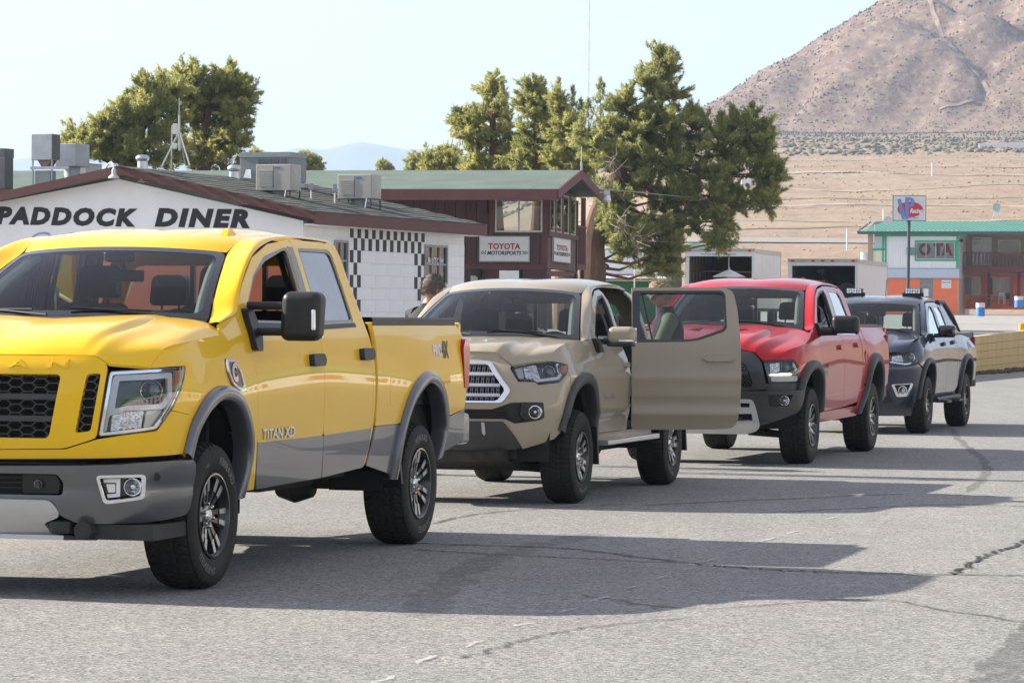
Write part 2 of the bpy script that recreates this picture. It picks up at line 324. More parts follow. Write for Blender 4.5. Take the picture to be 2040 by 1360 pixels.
def shrubs():
    n=62000; a=nrs.uniform(-.21,.21,n); r=np.sqrt(nrs.uniform(940**2,1500**2,n)); x,y=r*np.sin(a),r*np.cos(a); z=land(x,y); e=1.5; sl=np.hypot(land(x+e,y)-z,land(x,y+e)-z)/e
    cl=fbm(x/45,y/45,77,3); keep=((nrs.uniform(0,1,n)<.5+cl*1.6)); x,y,z=x[keep],y[keep],z[keep]
    mt=mat('desert_scrub',(.07,.062,.048),.9,var=.35,vscale=.02); scatter('hillside_scrub',np.c_[x,y,z],nrs.uniform(.28,.68,len(x)),mt,flat=1.15,sub=0)
    n=2600; a=nrs.uniform(-.05,.2,n); r=np.sqrt(nrs.uniform(800**2,1000**2,n)); x,y=r*np.sin(a),r*np.cos(a); scatter('foothill_scrub',np.c_[x,y,land(x,y)],nrs.uniform(.45,1.3,n)*np.where(nrs.uniform(0,1,n)<.3,1.3,.8),mat('creosote_bush',(.135,.118,.078),.9,var=.35,vscale=.03))
    n=3600; a=nrs.uniform(.02,.21,n); r=np.sqrt(nrs.uniform(285**2,820**2,n)); x,y=r*np.sin(a),r*np.cos(a); cl=fbm(x/22,y/9,71,3); kp=nrs.uniform(0,1,n)<.35+cl*2.2; x,y=x[kp],y[kp]
    scatter('dry_brush',np.c_[x,y,land(x,y)],nrs.uniform(.10,.30,len(x))*(r[kp]/400)**.5,mat('dry_brush',(.27,.205,.115),.9,var=.35,vscale=.05))
shrubs()
def drape(name,pts,w,m,lift=.12,n=60,parent=None):
    P=resample(np.array(pts,float),n); d=np.gradient(P,axis=0); d/=np.linalg.norm(d,axis=1)[:,None]; q=np.c_[-d[:,1],d[:,0]]; rows=[]
    for k in (-1,-.5,0,.5,1):
        Q=P+q*w*k/2; rows.append(np.c_[Q,land(Q[:,0],Q[:,1])+lift])
    o=MB().grid(np.array(rows)).build(name,m,parent,True); o['kind']='structure'; return o
def hit(u,v):
    ys=np.linspace(260,1500,1300); a,b=u-1020,VH-v; x=(CR*a-SR*b)/FPX*ys; z=CAMH+(SR*a+CR*b)/FPX*ys; g=land(x,ys)>z; i=int(np.argmax(g)) if g.any() else -1; return (x[i],ys[i])
def far_marks():
    f=lambda u,y:((u-1020)/FPX*y,y)
    drape('far_road',[f(1150,424),f(1500,418),f(1760,412),f(2100,408)],11.,mat('far_asphalt',(.24,.23,.215),.9,var=.1,vscale=.2),.14,120)
    drape('hill_trail',[hit(u,v) for u,v in ((1850,2),(1858,25),(1872,60),(1893,92),(1925,125),(1945,148),(1962,172),(1970,186),(1960,196),(1935,204),(1905,212),(1870,222))],1.6,mat('trail_dirt',(.245,.17,.135),.95,var=.2,vscale=.3),.3,90)
    drape('dirt_track',[f(1380,640),f(1700,655),f(2080,640)],4.,mat('track_dirt',(.37,.29,.22),.95,var=.15,vscale=.3),.1,140)
    drape('dirt_track',[f(1380,520),f(1700,530),f(2080,520)],3.,mat('track_dirt',(.37,.29,.22)),.1,140)
far_marks()
def bands():
    f=lambda u,y:((u-1020)/FPX*y,y)
    for y,w,c,nm in ((455,2.2,(.20,.15,.11),'earth_bank'),(478,1.4,(.37,.30,.22),'dirt_track'),(560,2.5,(.21,.16,.115),'earth_bank'),(605,2.2,(.38,.30,.22),'dirt_track'),(700,3.,(.24,.165,.11),'earth_bank'),(760,2.6,(.36,.28,.2),'dirt_track'),(835,4.,(.33,.22,.14),'earth_bank')):
        drape(nm,[f(1340,y+rnd.uniform(-12,12)),f(1600,y+rnd.uniform(-8,8)),f(1850,y+rnd.uniform(-8,8)),f(2100,y+rnd.uniform(-12,12))],w,mat('band_%d'%y,c,.95,var=.2,vscale=.3),.1,150)
bands()
def mountain():
    sk=[(-500,352),(-200,338),(0,331),(18,322),(45,316),(75,311),(110,306),(200,312),(320,318),(420,312),(490,303),(530,301),(560,303),(595,295),(615,296),(640,298),(680,290),(720,283),(745,287),(770,291),(800,296),(826,298),(850,297),(880,304),(930,318),(1000,330),(1150,345),(1500,360)]
    us=np.linspace(-500,1500,420); vv=pchip(*zip(*sk))(us)+np.interp(us,np.arange(-500,1501,7),nrs.normal(0,.55,287)[:len(np.arange(-500,1501,7))]); rows=[]
    for k in np.linspace(0,1,40):
        y=7800-2600*k; u0=[at(u,v,7800) for u,v in zip(us,vv)]; top=np.array([p.z for p in u0]); x=np.array([p.x for p in u0])*(y/7800)**.0
        h=top*(1-k)**1.15*(1+.0*k)+ (np.abs(fbm(x/420+k*1.2,np.full_like(x,k*2.1),91,5))-.18)*520*np.sin(PI*min(k*1.3,1))*(k>0); rows.append(np.c_[x,np.full_like(x,y),np.maximum(h,40)])
    rows.insert(0,np.c_[rows[0][:,0],np.full(len(us),8600),np.full(len(us),30.)])
    o=MB().grid(np.array(rows)).build('mountain',mat('mountain_rock',(.10,.095,.09),.95,var=.3,vscale=.004),None,True,180); o['kind']='structure'
mountain()
def haze():
    m=bpy.data.materials.new('haze_air'); m.use_nodes=True; t=m.node_tree; t.nodes.remove(t.nodes['Principled BSDF']); v=t.nodes.new('ShaderNodeVolumePrincipled'); v.inputs['Color'].default_value=(.56,.745,1,1); v.inputs['Density'].default_value=.00019; v.inputs['Anisotropy'].default_value=.2
    t.links.new(v.outputs[0],t.nodes['Material Output'].inputs['Volume'])
    o=MB().box(-7200,7200,-7200,9400,-8,560).build('haze',m); o['kind']='stuff'
haze()
# ---------------------------------------------------------------- asphalt
def asphalt(name,base,tone=(1,1,1)):
    m=bpy.data.materials.new(name); m.use_nodes=True; t=m.node_tree; b=t.nodes['Principled BSDF']; b.inputs['Roughness'].default_value=.88; b.inputs['Specular IOR Level'].default_value=.25
    g=t.nodes.new('ShaderNodeNewGeometry'); pos=g.outputs['Position']
    def mapped(sc_,rot=0.):
        q=t.nodes.new('ShaderNodeMapping'); q.inputs['Scale'].default_value=sc_; q.inputs['Rotation'].default_value=(0,0,rot); t.links.new(pos,q.inputs[0]); return q.outputs[0]
    def noise(src,s,d,r=.6):
        n=t.nodes.new('ShaderNodeTexNoise'); n.inputs['Scale'].default_value=s; n.inputs['Detail'].default_value=d; n.inputs['Roughness'].default_value=r; t.links.new(src,n.inputs[0]); return n.outputs[0]
    def mapr(src,a,b_,c,d):
        q=t.nodes.new('ShaderNodeMapRange'); q.inputs[1].default_value=a; q.inputs[2].default_value=b_; q.inputs[3].default_value=c; q.inputs[4].default_value=d; t.links.new(src,q.inputs[0]); return q.outputs[0]
    def mul(a,b_):
        q=t.nodes.new('ShaderNodeMath'); q.operation='MULTIPLY'; t.links.new(a,q.inputs[0])
        if hasattr(b_,'links'): t.links.new(b_,q.inputs[1])
        else: q.inputs[1].default_value=b_
        return q.outputs[0]
    vo=t.nodes.new('ShaderNodeTexVoronoi'); vo.inputs['Scale'].default_value=80.; t.links.new(pos,vo.inputs[0]); sp=t.nodes.new('ShaderNodeSeparateColor'); t.links.new(vo.outputs['Color'],sp.inputs[0])
    v2=t.nodes.new('ShaderNodeTexVoronoi'); v2.inputs['Scale'].default_value=24.; t.links.new(pos,v2.inputs[0]); s2=t.nodes.new('ShaderNodeSeparateColor'); t.links.new(v2.outputs['Color'],s2.inputs[0])
    st=mapr(sp.outputs[0],0,1,.45,1.5); st2=mapr(s2.outputs[1],0,1,.90,1.1)
    big=mapr(noise(mapped((1,1,1)),.22,6),.3,.7,.92,1.08); mid=mapr(noise(mapped((1,1,1)),2.2,5),.3,.72,.94,1.06); lane=mapr(noise(mapped((1.6,.10,1),-R(16)),.9,5),.35,.65,.94,1.05)
    k=mul(mul(mul(st,st2),mul(big,mid)),lane)
    c=t.nodes.new('ShaderNodeMixRGB'); c.blend_type='MULTIPLY'; c.inputs[0].default_value=1; c.inputs[1].default_value=(*base,1); t.links.new(k,c.inputs[2])
    cb=t.nodes.new('ShaderNodeCombineColor'); 
    for i in range(3): t.links.new(k,cb.inputs[i])
    t.links.new(cb.outputs[0],c.inputs[2]); t.links.new(c.outputs[0],b.inputs['Base Color'])
    bp=t.nodes.new('ShaderNodeBump'); bp.inputs['Strength'].default_value=.35; bp.inputs['Distance'].default_value=.006; t.links.new(vo.outputs['Distance'],bp.inputs['Height']); t.links.new(bp.outputs[0],b.inputs['Normal'])
    return m
def lanes():
    am=asphalt('asphalt',(.224,.220,.208)); pm=asphalt('paddock_asphalt',(.31,.30,.28))
    xs=np.linspace(-130,130,14); ys=np.linspace(-90,145,14); G=np.array([[(x,y,0) for y in ys] for x in xs]); o=MB().grid(G,True).build('lane_asphalt',am); o['kind']='structure'
    # paddock: the raised yard left of the lane wall
    ss=np.linspace(-45,178,110); G=[]
    for s_ in ss:
        e=WA+WD*s_-np.array([WD[1],-WD[0]])*.12; row=[]
        for k in np.linspace(0,1,16): x=e[0]-95*k**1.4; row.append((x,e[1],float(PAD(e[1]))+.012))
        G.append(row)
    p=MB().grid(np.array(G)).build('paddock_yard',pm); p['kind']='structure'
    G=[]
    for s_ in np.linspace(34,178,60):     # yard carries on past the end of the wall
        e=WA+WD*s_-np.array([WD[1],-WD[0]])*.12; G.append([(e[0]+k,e[1],float(PAD(e[1]))*(1-.0*k)+.012) for k in (0,4,12,30,70)])
    p2=MB().grid(np.array(G)).build('paddock_yard',pm); p2['kind']='structure'
    mk=lambda name,pts,w,m,lift,jit=0.,n=None: strip(name,pts,w,m,lift,o,jit,n)
    C=lambda L:[(860+a/1.729,860+b/1.729) for a,b in L]
    tar=mat('crack_tar',(.012,.012,.012),.95,var=.3); seam=fade('tar_seam',(.05,.048,.045),.75); skid=fade('skid_rubber',(.085,.082,.077),.42); wh=fade('worn_white_paint',(.55,.55,.53),.6,26.)  # cracks laid as thin dark tar strips
    mk('crack',C([(875,453),(1000,464),(1250,479),(1500,488),(1790,492),(1900,494),(2060,497)]),.032,tar,.006,.014,150)
    mk('crack',C([(1790,492),(1815,482),(1840,468),(1850,455),(1880,441),(1905,428),(1925,419),(1960,408),(2000,396),(2045,368)]),.032,tar,.006,.018,90)
    mk('tar_seam',C([(-200,375),(0,386),(430,400),(700,430),(880,453)]),.07,seam,.005,.01,60); mk('tar_seam',C([(-100,400),(0,410),(500,436),(880,455)]),.05,seam,.0055,.01,60)
    mk('tar_seam',C([(700,255),(1200,232),(1700,214),(2060,228)]),.06,seam,.005,.008,40); mk('tar_seam',C([(1100,282),(1500,262),(1800,250),(2060,258)]),.05,seam,.005,.008,40); mk('tar_seam',C([(0,318),(150,285),(420,262),(700,250)]),.05,seam,.005,.008,40)
    mk('tar_seam',C([(500,560),(900,610),(1500,575),(1800,620),(2060,660)]),.03,seam,.005,.01,50); mk('tar_seam',C([(100,780),(500,680),(900,640)]),.03,seam,.005,.012,50)
    mk('skid_mark',C([(1795,-10),(1815,25),(1850,55),(1890,85),(1912,108),(1912,135),(1895,165),(1860,190),(1838,207)]),.09,skid,.005,.01,50)
    mk('skid_mark',C([(2120,640),(2040,730),(1990,790),(1930,880),(1880,960)]),.20,skid,.005,.01,40)
    mk('skid_mark',C([(560,350),(430,380),(250,425),(120,480),(20,560),(-40,640)]),.22,fade('faint_skid',(.12,.117,.11),.28),.0045,.02,50)
    for L in ([(440,623),(492,611)],[(545,587),(612,567)],[(665,541),(716,532)],[(770,509),(814,499)],[(865,479),(892,469)],[(928,451),(966,440)],[(1018,416),(1085,402)],[(1088,390),(1190,365)],[(1225,353),(1266,342)],[(1365,301),(1392,294)],[(1480,264),(1500,259)],[(1530,246),(1548,241)],[(1615,214),(1650,208)],[(1690,196),(1725,190)],[(1940,108),(1985,97)],[(110,743),(182,721)],[(285,672),(348,659)],[(-60,800),(20,772)],[(-230,880),(-130,842)]):
        mk('paint_dash',C(L),.03,wh,.006,.006,8)
    gv=mat('gutter_dirt',(.13,.115,.095),.95,var=.3,vscale=3.)
def fade(name,col,amt,scl=9.):
    m=bpy.data.materials.new(name); m.use_nodes=True; t=m.node_tree; b=t.nodes['Principled BSDF']; b.inputs['Base Color'].default_value=(*col,1); b.inputs['Roughness'].default_value=.9
    g=t.nodes.new('ShaderNodeNewGeometry'); n=t.nodes.new('ShaderNodeTexNoise'); n.inputs['Scale'].default_value=scl; n.inputs['Detail'].default_value=6; n.inputs['Roughness'].default_value=.75; t.links.new(g.outputs['Position'],n.inputs[0])
    r=t.nodes.new('ShaderNodeMapRange'); r.inputs[1].default_value=.36; r.inputs[2].default_value=.62; r.inputs[3].default_value=amt*.25; r.inputs[4].default_value=amt; t.links.new(n.outputs[0],r.inputs[0]); t.links.new(r.outputs[0],b.inputs['Alpha']); return m
def strip(name,px,w,m,lift,parent,jit,n):
    P=np.array([gp(u,v)[:2] for u,v in px]); P=resample(crom(P,6) if len(P)>2 else P,n or 30); d=np.gradient(P,axis=0); d/=np.linalg.norm(d,axis=1)[:,None]+1e-9; q=np.c_[-d[:,1],d[:,0]]
    k=nrs.normal(0,jit,len(P)); k=(k+np.roll(k,1)*.7); P=P+q*k[:,None]; ww=w*(1+nrs.uniform(-.35,.35,len(P))); ww[0]*=.3; ww[-1]*=.3
    rows=[np.c_[P+q*(ww*s_)[:,None]/2,np.full(len(P),lift)] for s_ in (-1,1)]; o=MB().grid(np.array(rows)).build(name,m,parent); return o
lanes()
class Surf:
    # plan: points from front centre round the corner down the side; profiles of inset over z
    def __init__(s,plan,front,side,c0,c1,bulges=()):
        pl=[(plan[1][0],-plan[1][1])]+list(plan)
        c=crom(pl,14)[14:]
        s.c=c; d=np.r_[0,np.cumsum(np.hypot(*np.diff(c,axis=0).T))]; s.d=d
        tg=np.gradient(c,d,axis=0); tg/=np.hypot(*tg.T)[:,None]; s.n=np.c_[-tg[:,1],tg[:,0]]
        # outward normal: tangent goes +y then -x ; outward = rotate
        s.n=np.c_[tg[:,1],-tg[:,0]]
        s.fr=pchip(*zip(*front)); s.sd=pchip(*zip(*side)); s.c0,s.c1=c0,c1; s.b=bulges
        i=np.argmax(c[:,0]<0); k=(c[i-1,0])/(c[i-1,0]-c[i,0]); s.t0=d[i-1]+k*(d[i]-d[i-1])
    def T(s,x): # side x -> t
        k=np.argsort(s.c[:,0]); return np.interp(x,s.c[k,0],s.d[k])
    def P(s,t,z,off=0.):
        t=np.asarray(t,float); z=np.asarray(z,float); sg=np.where(t<0,-1.,1.); a=np.abs(t)
        cx=np.interp(a,s.d,s.c[:,0]); cy=np.interp(a,s.d,s.c[:,1]); nx=np.interp(a,s.d,s.n[:,0]); ny=np.interp(a,s.d,s.n[:,1])
        w=1-sstep(a,s.c0,s.c1); q=w*s.fr(z)+(1-w)*s.sd(z)
        for (bt,bz,rt,rz,h) in s.b: q=q-h*np.exp(-((a-bt)/rt)**2-((z-bz)/rz)**2)
        q=q-off
        return np.stack([cx-nx*q,sg*(cy-ny*q),z+0*t],-1)
def mk():
    S={}
    S['titan']=Surf([(.93,0),(.92,.3),(.885,.6),(.83,.76),(.73,.89),(.58,.965),(.4,.995),(0,1.005),(-1.2,1.005),(-3,1.005),(-4,1.0),(-5.3,.985)],
      [(.3,.10),(.5,.02),(.75,.0),(.9,-.005),(1.1,.0),(1.24,.02),(1.31,.055),(1.45,.15)],
      [(.3,.10),(.5,.045),(.75,.015),(1.05,0),(1.25,.012),(1.40,.035),(1.48,.06),(1.75,.13),(1.96,.195),(2.06,.28)],.75,1.3,
      [(1.69,.98,.42,.34,.022),(5.55,1.0,.45,.36,.026),(3.5,.95,.9,.20,-.008)])
    S['taco']=Surf([(.86,0),(.85,.25),(.80,.5),(.72,.68),(.60,.80),(.42,.885),(.2,.915),(0,.922),(-1.2,.925),(-3,.925),(-4.6,.905)],
      [(.3,.14),(.45,.06),(.6,.0),(.8,-.02),(.95,.02),(1.08,.09),(1.2,.2)],
      [(.3,.09),(.45,.045),(.70,.022),(.715,.012),(.88,.004),(1.06,-.004),(1.075,.006),(1.18,.035),(1.26,.07),(1.5,.14),(1.72,.22),(1.8,.3)],.7,1.2,[(1.50,.95,.40,.28,.018),(4.73,.95,.42,.3,.02)])
    S['ram']=Surf([(.88,0),(.87,.3),(.84,.6),(.78,.78),(.66,.91),(.5,.97),(.3,.99),(0,.995),(-1.2,1.0),(-3,1.0),(-4.9,.985)],
      [(.3,.1),(.5,.03),(.75,0),(.95,-.01),(1.15,.02),(1.25,.07),(1.35,.14)],
      [(.3,.09),(.5,.04),(.75,.015),(1.0,0),(1.2,.012),(1.33,.04),(1.4,.065),(1.65,.14),(1.85,.21),(1.95,.29)],.75,1.25,[(1.64,.98,.42,.32,.022),(5.2,1.0,.45,.34,.026),(3.3,.92,.8,.2,-.008)])
    S['colo']=Surf([(.88,0),(.87,.25),(.82,.5),(.73,.7),(.6,.83),(.42,.9),(.2,.925),(0,.93),(-1.2,.93),(-3,.93),(-4.6,.91)],
      [(.3,.1),(.5,.03),(.7,0),(.9,-.01),(1.05,.03),(1.15,.09),(1.25,.17)],
      [(.3,.09),(.5,.04),(.7,.015),(.95,0),(1.1,.012),(1.2,.04),(1.28,.07),(1.5,.14),(1.72,.22),(1.8,.3)],.7,1.2,[(1.53,.9,.40,.30,.02),(4.8,.92,.42,.32,.03),(3.1,.88,.8,.2,-.006)])
    return S
SURF=mk()
def patch(name,fn,outer,holes,cell,m,parent,flange=.018,mirror=False,flip=False):
    """a panel: outline (and holes) in surface parameters, meshed inside, laid on fn with exact normals, edges turned inward"""
    def area(P): return sum(P[i][0]*P[(i+1)%len(P)][1]-P[(i+1)%len(P)][0]*P[i][1] for i in range(len(P)))/2
    loops=[]
    for k,P in enumerate([outer]+list(holes)):
        P=[tuple(map(float,p)) for p in P]; Q=[]
        for i,p in enumerate(P):          # split long edges
            q=P[(i+1)%len(P)]; n=max(1,int(math.hypot(q[0]-p[0],q[1]-p[1])/cell)); Q+=[(p[0]+(q[0]-p[0])*j/n,p[1]+(q[1]-p[1])*j/n) for j in range(n)]
        if (area(Q)>0)==(k>0): Q=Q[::-1]
        loops.append(Q)
    pts=[]; ed=[]
    for Q in loops:
        k=len(pts); pts+=Q; ed+=[(k+i,k+(i+1)%len(Q)) for i in range(len(Q))]
    xs,zs=zip(*loops[0]); gx=np.arange(min(xs)+cell*.5,max(xs),cell); gz=np.arange(min(zs)+cell*.5,max(zs),cell); gx,gz=[a.ravel() for a in np.meshgrid(gx,gz)]
    ins=inpoly(gx,gz,loops[0])
    for Q in loops[1:]: ins&=~inpoly(gx,gz,Q)
    pts+=list(zip(gx[ins],gz[ins]))
    V,_,F,*_=delaunay_2d_cdt([Vector(p) for p in pts],ed,[],0,1e-5)
    A=np.array([v[:] for v in V]); F=np.array([f for f in F if len(f)==3]); c=A[F].mean(1)
    ok=inpoly(c[:,0],c[:,1],loops[0])
    for Q in loops[1:]: ok&=~inpoly(c[:,0],c[:,1],Q)
    F=F[ok]; e=1e-3
    def PN(a,b):
        p=fn(a,b); n=np.cross(fn(a+e,b)-fn(a-e,b),fn(a,b+e)-fn(a,b-e)); n/=np.linalg.norm(n,axis=1)[:,None]+1e-12
        return p,(-n if flip else n)
    p,n=PN(A[:,0],A[:,1])
    ar=(A[F[:,1],0]-A[F[:,0],0])*(A[F[:,2],1]-A[F[:,0],1])-(A[F[:,2],0]-A[F[:,0],0])*(A[F[:,1],1]-A[F[:,0],1])
    F=[tuple(f) if (s>0)!=flip else tuple(f[::-1]) for f,s in zip(F,ar)]
    mb=MB().add(p,F,n)
    if flange:
        for Q in loops:
            Q=np.array(Q); p,n=PN(Q[:,0],Q[:,1]); tg=np.roll(p,-1,0)-np.roll(p,1,0); o=np.cross(tg,n)*(-1 if flip else 1); o/=np.linalg.norm(o,axis=1)[:,None]+1e-12
            k=len(Q); a=n*.55+o; a/=np.linalg.norm(a,axis=1)[:,None]
            r=min(.003,flange*.3)
            mb.add(np.r_[p,p+o*r*.6-n*r,p+o*r*.6-n*flange],[q for i in range(k) for q in [((i,k+i,k+(i+1)%k,(i+1)%k) if not flip else (i,(i+1)%k,k+(i+1)%k,k+i)),((k+i,2*k+i,2*k+(i+1)%k,k+(i+1)%k) if not flip else (k+i,k+(i+1)%k,2*k+(i+1)%k,2*k+i))]],np.r_[n,a,o])
    if parent is None: return mb
    out=[mb.build(name,m,parent)]
    if mirror: out.append(flipy(mb).build(name,m,parent))
    return out if mirror else out[0]
def flipy(mb):
    q=MB(); q.hasn=mb.hasn; q.v=[(x,-y,z) for x,y,z in mb.v]; q.n=[(x,-y,z) for x,y,z in mb.n]; q.f=[f[::-1] for f in mb.f]; return q
def both(mb,name,m,parent,smooth=False,ang=35):
    return mb.build(name,m,parent,smooth,ang),flipy(mb).build(name,m,parent,smooth,ang)
def sym(half):  # close a half outline about the centre line
    return [p for p in half]+[(-a,b) for a,b in half[::-1] if abs(a)>1e-6]
def coons(Cx,Cy0,E,Rr,nu,nv,bulge=.0,p=4,extra=None):
    """half panel: Cx centre line (front to rear), Cy0 front edge (centre to corner), E side edge (front to rear), Rr rear edge (centre to corner)"""
    a=resample(Cx,nu); b=resample(E,nu); c=resample(Cy0,nv); d=resample(Rr,nv); u=np.linspace(0,1,nu)[:,None,None]; v=np.linspace(0,1,nv)[None,:,None]
    G=(1-v)*a[:,None]+v*b[:,None]+(1-u)*c[None]+u*d[None]-((1-u)*(1-v)*a[0]+(1-u)*v*b[0]+u*(1-v)*a[-1]+u*v*b[-1])
    w=(v-v**p); rise=(a[:,2]-b[:,2])[:,None]*np.sin(PI*np.clip(u[...,0],0,1))**.35
    G[...,2]+=rise*w[...,0]*bulge
    if extra: G[...,2]+=extra(u[...,0],v[...,0])
    return G
def full(G): return np.concatenate([G[:,:0:-1]*np.array([1,-1,1]),G],1)
def rbox(c,s,r,seg=3,mtx=None):
    bm=bmesh.new(); bmesh.ops.create_cube(bm,size=1)
    for w in bm.verts: w.co=Vector((w.co.x*s[0],w.co.y*s[1],w.co.z*s[2]))
    bmesh.ops.bevel(bm,geom=bm.edges[:],offset=r,segments=seg,affect='EDGES',profile=.5)
    m=Matrix.Translation(c) if mtx is None else Matrix.Translation(c)@mtx
    return MB().bm(bm,m)
def sweep_flare(s,path,hub,w,h,lip=.07,off0=.0):
    """wheel-arch flare: bulging band along the arch with a lip turned in"""
    P=crom(path,7); H=np.array(hub); rows=[]
    for q,off in ((1.0,-.004),(.985,.012),(.93,h*.75),(.75,h),(.45,h),(.12,h*.85),(0.,h*.55),(-.03,-.02),(-.03,-lip)):
        d=H-P; r=np.linalg.norm(d,axis=1)[:,None]; a=P+d/r*(w*(1-q)); rows.append(s.P(a[:,0],a[:,1],off0+off))
    return MB().grid(np.array(rows))
def inner_arch(path,hub,k,n=7):
    P=crom(path,n); H=np.array(hub); d=H-P; return [tuple(x) for x in P+d/np.linalg.norm(d,axis=1)[:,None]*k]
# ---------------------------------------------------------------- wheels
def tyre_mesh(Rr,rim,w,pitch=40,zig=.5,na=320,depth=.010):
    prof=[(rim-.005,-.012),(rim+.012,-.002),(rim+.03,.004)]     # (radius, y) outer face y=0 plane, inward negative
    sw=Rr-.028; prof+=[(rim+.055,.008),((rim+sw)/2,.011),(sw-.02,.006),(sw-.004,.0),(sw+.006,-.006)]
    tr=[]; nt_=20
    for i in range(nt_):
        q=i/(nt_-1); y=-.014-(w-.028)*q; e=abs(q-.5)*2; tr.append((Rr-.022*e**5-.003*e**2,y))
    prof+=tr; k0=8; prof+=[(sw+.006,-w+.006),(sw-.02,-w-.006),((rim+sw)/2,-w-.011),(rim+.03,-w-.004),(rim-.005,-w+.012)]
    prof=np.array(prof); n=len(prof); a=np.linspace(0,2*PI,na,endpoint=False); rr=np.repeat(prof[None,:,0],na,0); yy=np.repeat(prof[None,:,1],na,0)
    for j in range(nt_):
        q=j/(nt_-1); ph=a*pitch/(2*PI)+zig*abs(((q*3)%1)-.5)*1.6+(.5 if q>.5 else 0); fr=np.abs((ph%1)-.5)
        g=(fr<.13)*1.*(1 if (q<.28 or q>.72) else .75)
        zz=.03*np.sign(np.sin(a*pitch))
        for c in (.3,.5,.7): g=np.maximum(g,(np.abs(q+zz-c)<.035)*1.)
        rr[:,k0+j]-=g*depth
    for j in (6,7,k0+nt_): rr[:,j]-=((np.abs((a*pitch/(2*PI)%1)-.5)<.16)*.006)
    # slight bulge of the contact patch
    G=np.stack([rr*np.cos(a)[:,None],yy,rr*np.sin(a)[:,None]],-1)
    mb=MB(); mb.grid(np.concatenate([G,G[:1]],0)); return mb.mesh('tyre',True,28)
def bar(mb,r0,a0,w0,r1,a1,w1,y0,y1,th,n,rot=0.,crown=.0):
    n=1 if getattr(mb,'single',False) else n
    for k in range(n):
        t=2*PI*k/n+rot; V=[]
        for (r,a,w,y) in ((r0,a0,w0,y0),(r1,a1,w1,y1)):
            cx,cz=r*math.cos(t+a),r*math.sin(t+a); px,pz=-math.sin(t+a),math.cos(t+a)
            V+=[(cx+px*w,y,cz+pz*w),(cx-px*w,y,cz-pz*w),(cx-px*w*1.15,y-th,cz-pz*w*1.15),(cx+px*w*1.15,y-th,cz+pz*w*1.15)]
        mb.add(V,[(0,1,2,3),(7,6,5,4),(0,4,5,1),(1,5,6,2),(2,6,7,3),(3,7,4,0)])
def make_wheels(root,spec):
    Rr,rim,w=spec['R'],spec['rim'],spec['tw']; ty=tyre_mesh(Rr,rim,w,*spec.get('tread',(40,.5)))
    lip=MB().lathe([(rim+.004,-.004),(rim+.002,.006),(rim-.008,.007),(rim-.014,.0),(rim-.02,-.02)],64,'y',cap=False).mesh('rim_lip',True)
    barrel=MB().lathe([(rim-.004,-.006),(rim-.018,-.03),(rim-.03,-.12),(rim-.02,-w+.02),(.02,-w+.03)],48,'y',cap=False).mesh('rim_barrel',True)
    disc=MB().lathe([(.0,-.085),(rim*.72,-.085),(rim*.72,-.11),(.0,-.11)],32,'y'); disc.box(-.05,.05,-.14,-.05,rim*.45,rim*.74); disc=disc.mesh('brake_disc',True)
    sp=MB(); fc=MB(); fc.single=True; spec['spokes'](sp,fc,rim); hub=MB().lathe([(0,-.022),(.03,-.023),(.036,-.03),(.038,-.05)],20,'y').mesh('hub_cap',True)
    sp.lathe([(.0,-.036),(.05,-.036),(.085,-.044),(.095,-.07),(0,-.07)],24,'y')
    nuts=MB()
    for k in range(6): a=2*PI*k/6+.3; nuts.lathe([(0,-.02),(.009,-.022),(.011,-.03),(.011,-.05)],6,'y',(.066*math.cos(a),0,.066*math.sin(a)))
    sp=sp.mesh('rim',True,30); fc=fc.mesh('spoke_face'); nuts=nuts.mesh('lug_nuts',True)
    ma,mf=spec.get('rim_mat','gunmetal'),spec.get('face_mat','alloy')
    lets=None
    if 'lettering' in spec:
        lets=[]
        for txt,a0,sz in spec['lettering']:
            lm=MB()
            V,F=text_geo(txt,size=1,bold=.012,space=1.08); lo,hi=V.min(0),V.max(0); V[:,:2]-=((lo+hi)/2)[:2]; V*=sz/.7; rad=(rim+Rr-.028)/2
            an=a0-V[:,0]/rad; r=rad+V[:,1]; lm.add(np.c_[r*np.cos(an),np.full(len(V),.0125),r*np.sin(an)],F)
            lets.append(lm.mesh('tyre_lettering'))
    for xw in (0.,-spec['wb']):
        for sy in (1,-1):
            wh=bpy.data.objects.new('wheel',None); link(wh); wh.parent=root; wh.location=(xw,sy*spec['track'],Rr-.006); wh.empty_display_size=.1
            wh.rotation_euler=(0,rnd.uniform(0,1),0) if sy>0 else (0,rnd.uniform(0,1),PI)
            if xw==0 and sy>0: wh.rotation_euler=(0,spec.get('rot',.2),0)
            for nm,me,mm in (('tyre',ty,'rubber'),('rim',sp,ma),('rim_lip',lip,spec.get('lip_mat','gunmetal')),('rim_barrel',barrel,ma),('brake_disc',disc,'steel'),('hub_cap',hub,'chrome'),('lug_nuts',nuts,'chrome')):
                o=mkobj(nm,me,wh); 
                if not me.materials: me.materials.append(M[mm])
                if nm=='lug_nuts': o['kind']='stuff'
            for k in range(6):
                o=mkobj('spoke_face',fc,wh); o.rotation_euler=(0,2*PI*k/6,0)
                if not fc.materials: fc.materials.append(M[mf])
            for lt in lets or ():
                mkobj('tyre_lettering',lt,wh)
                if not lt.materials: lt.materials.append(M['letter'])
def spokes_twin(sp,fc,rim):
    for s in (-1,1):
        bar(sp,.05,s*.32,.013,rim*.98,s*.175,.017,-.04,-.012,.035,6,.1)
        bar(fc,rim*.60,s*.19,.0125,rim*.975,s*.172,.0155,-.0195,-.0095,.004,6,.1)
    bar(sp,.05,0,.02,rim*.5,0,.018,-.05,-.045,.03,6,.1)
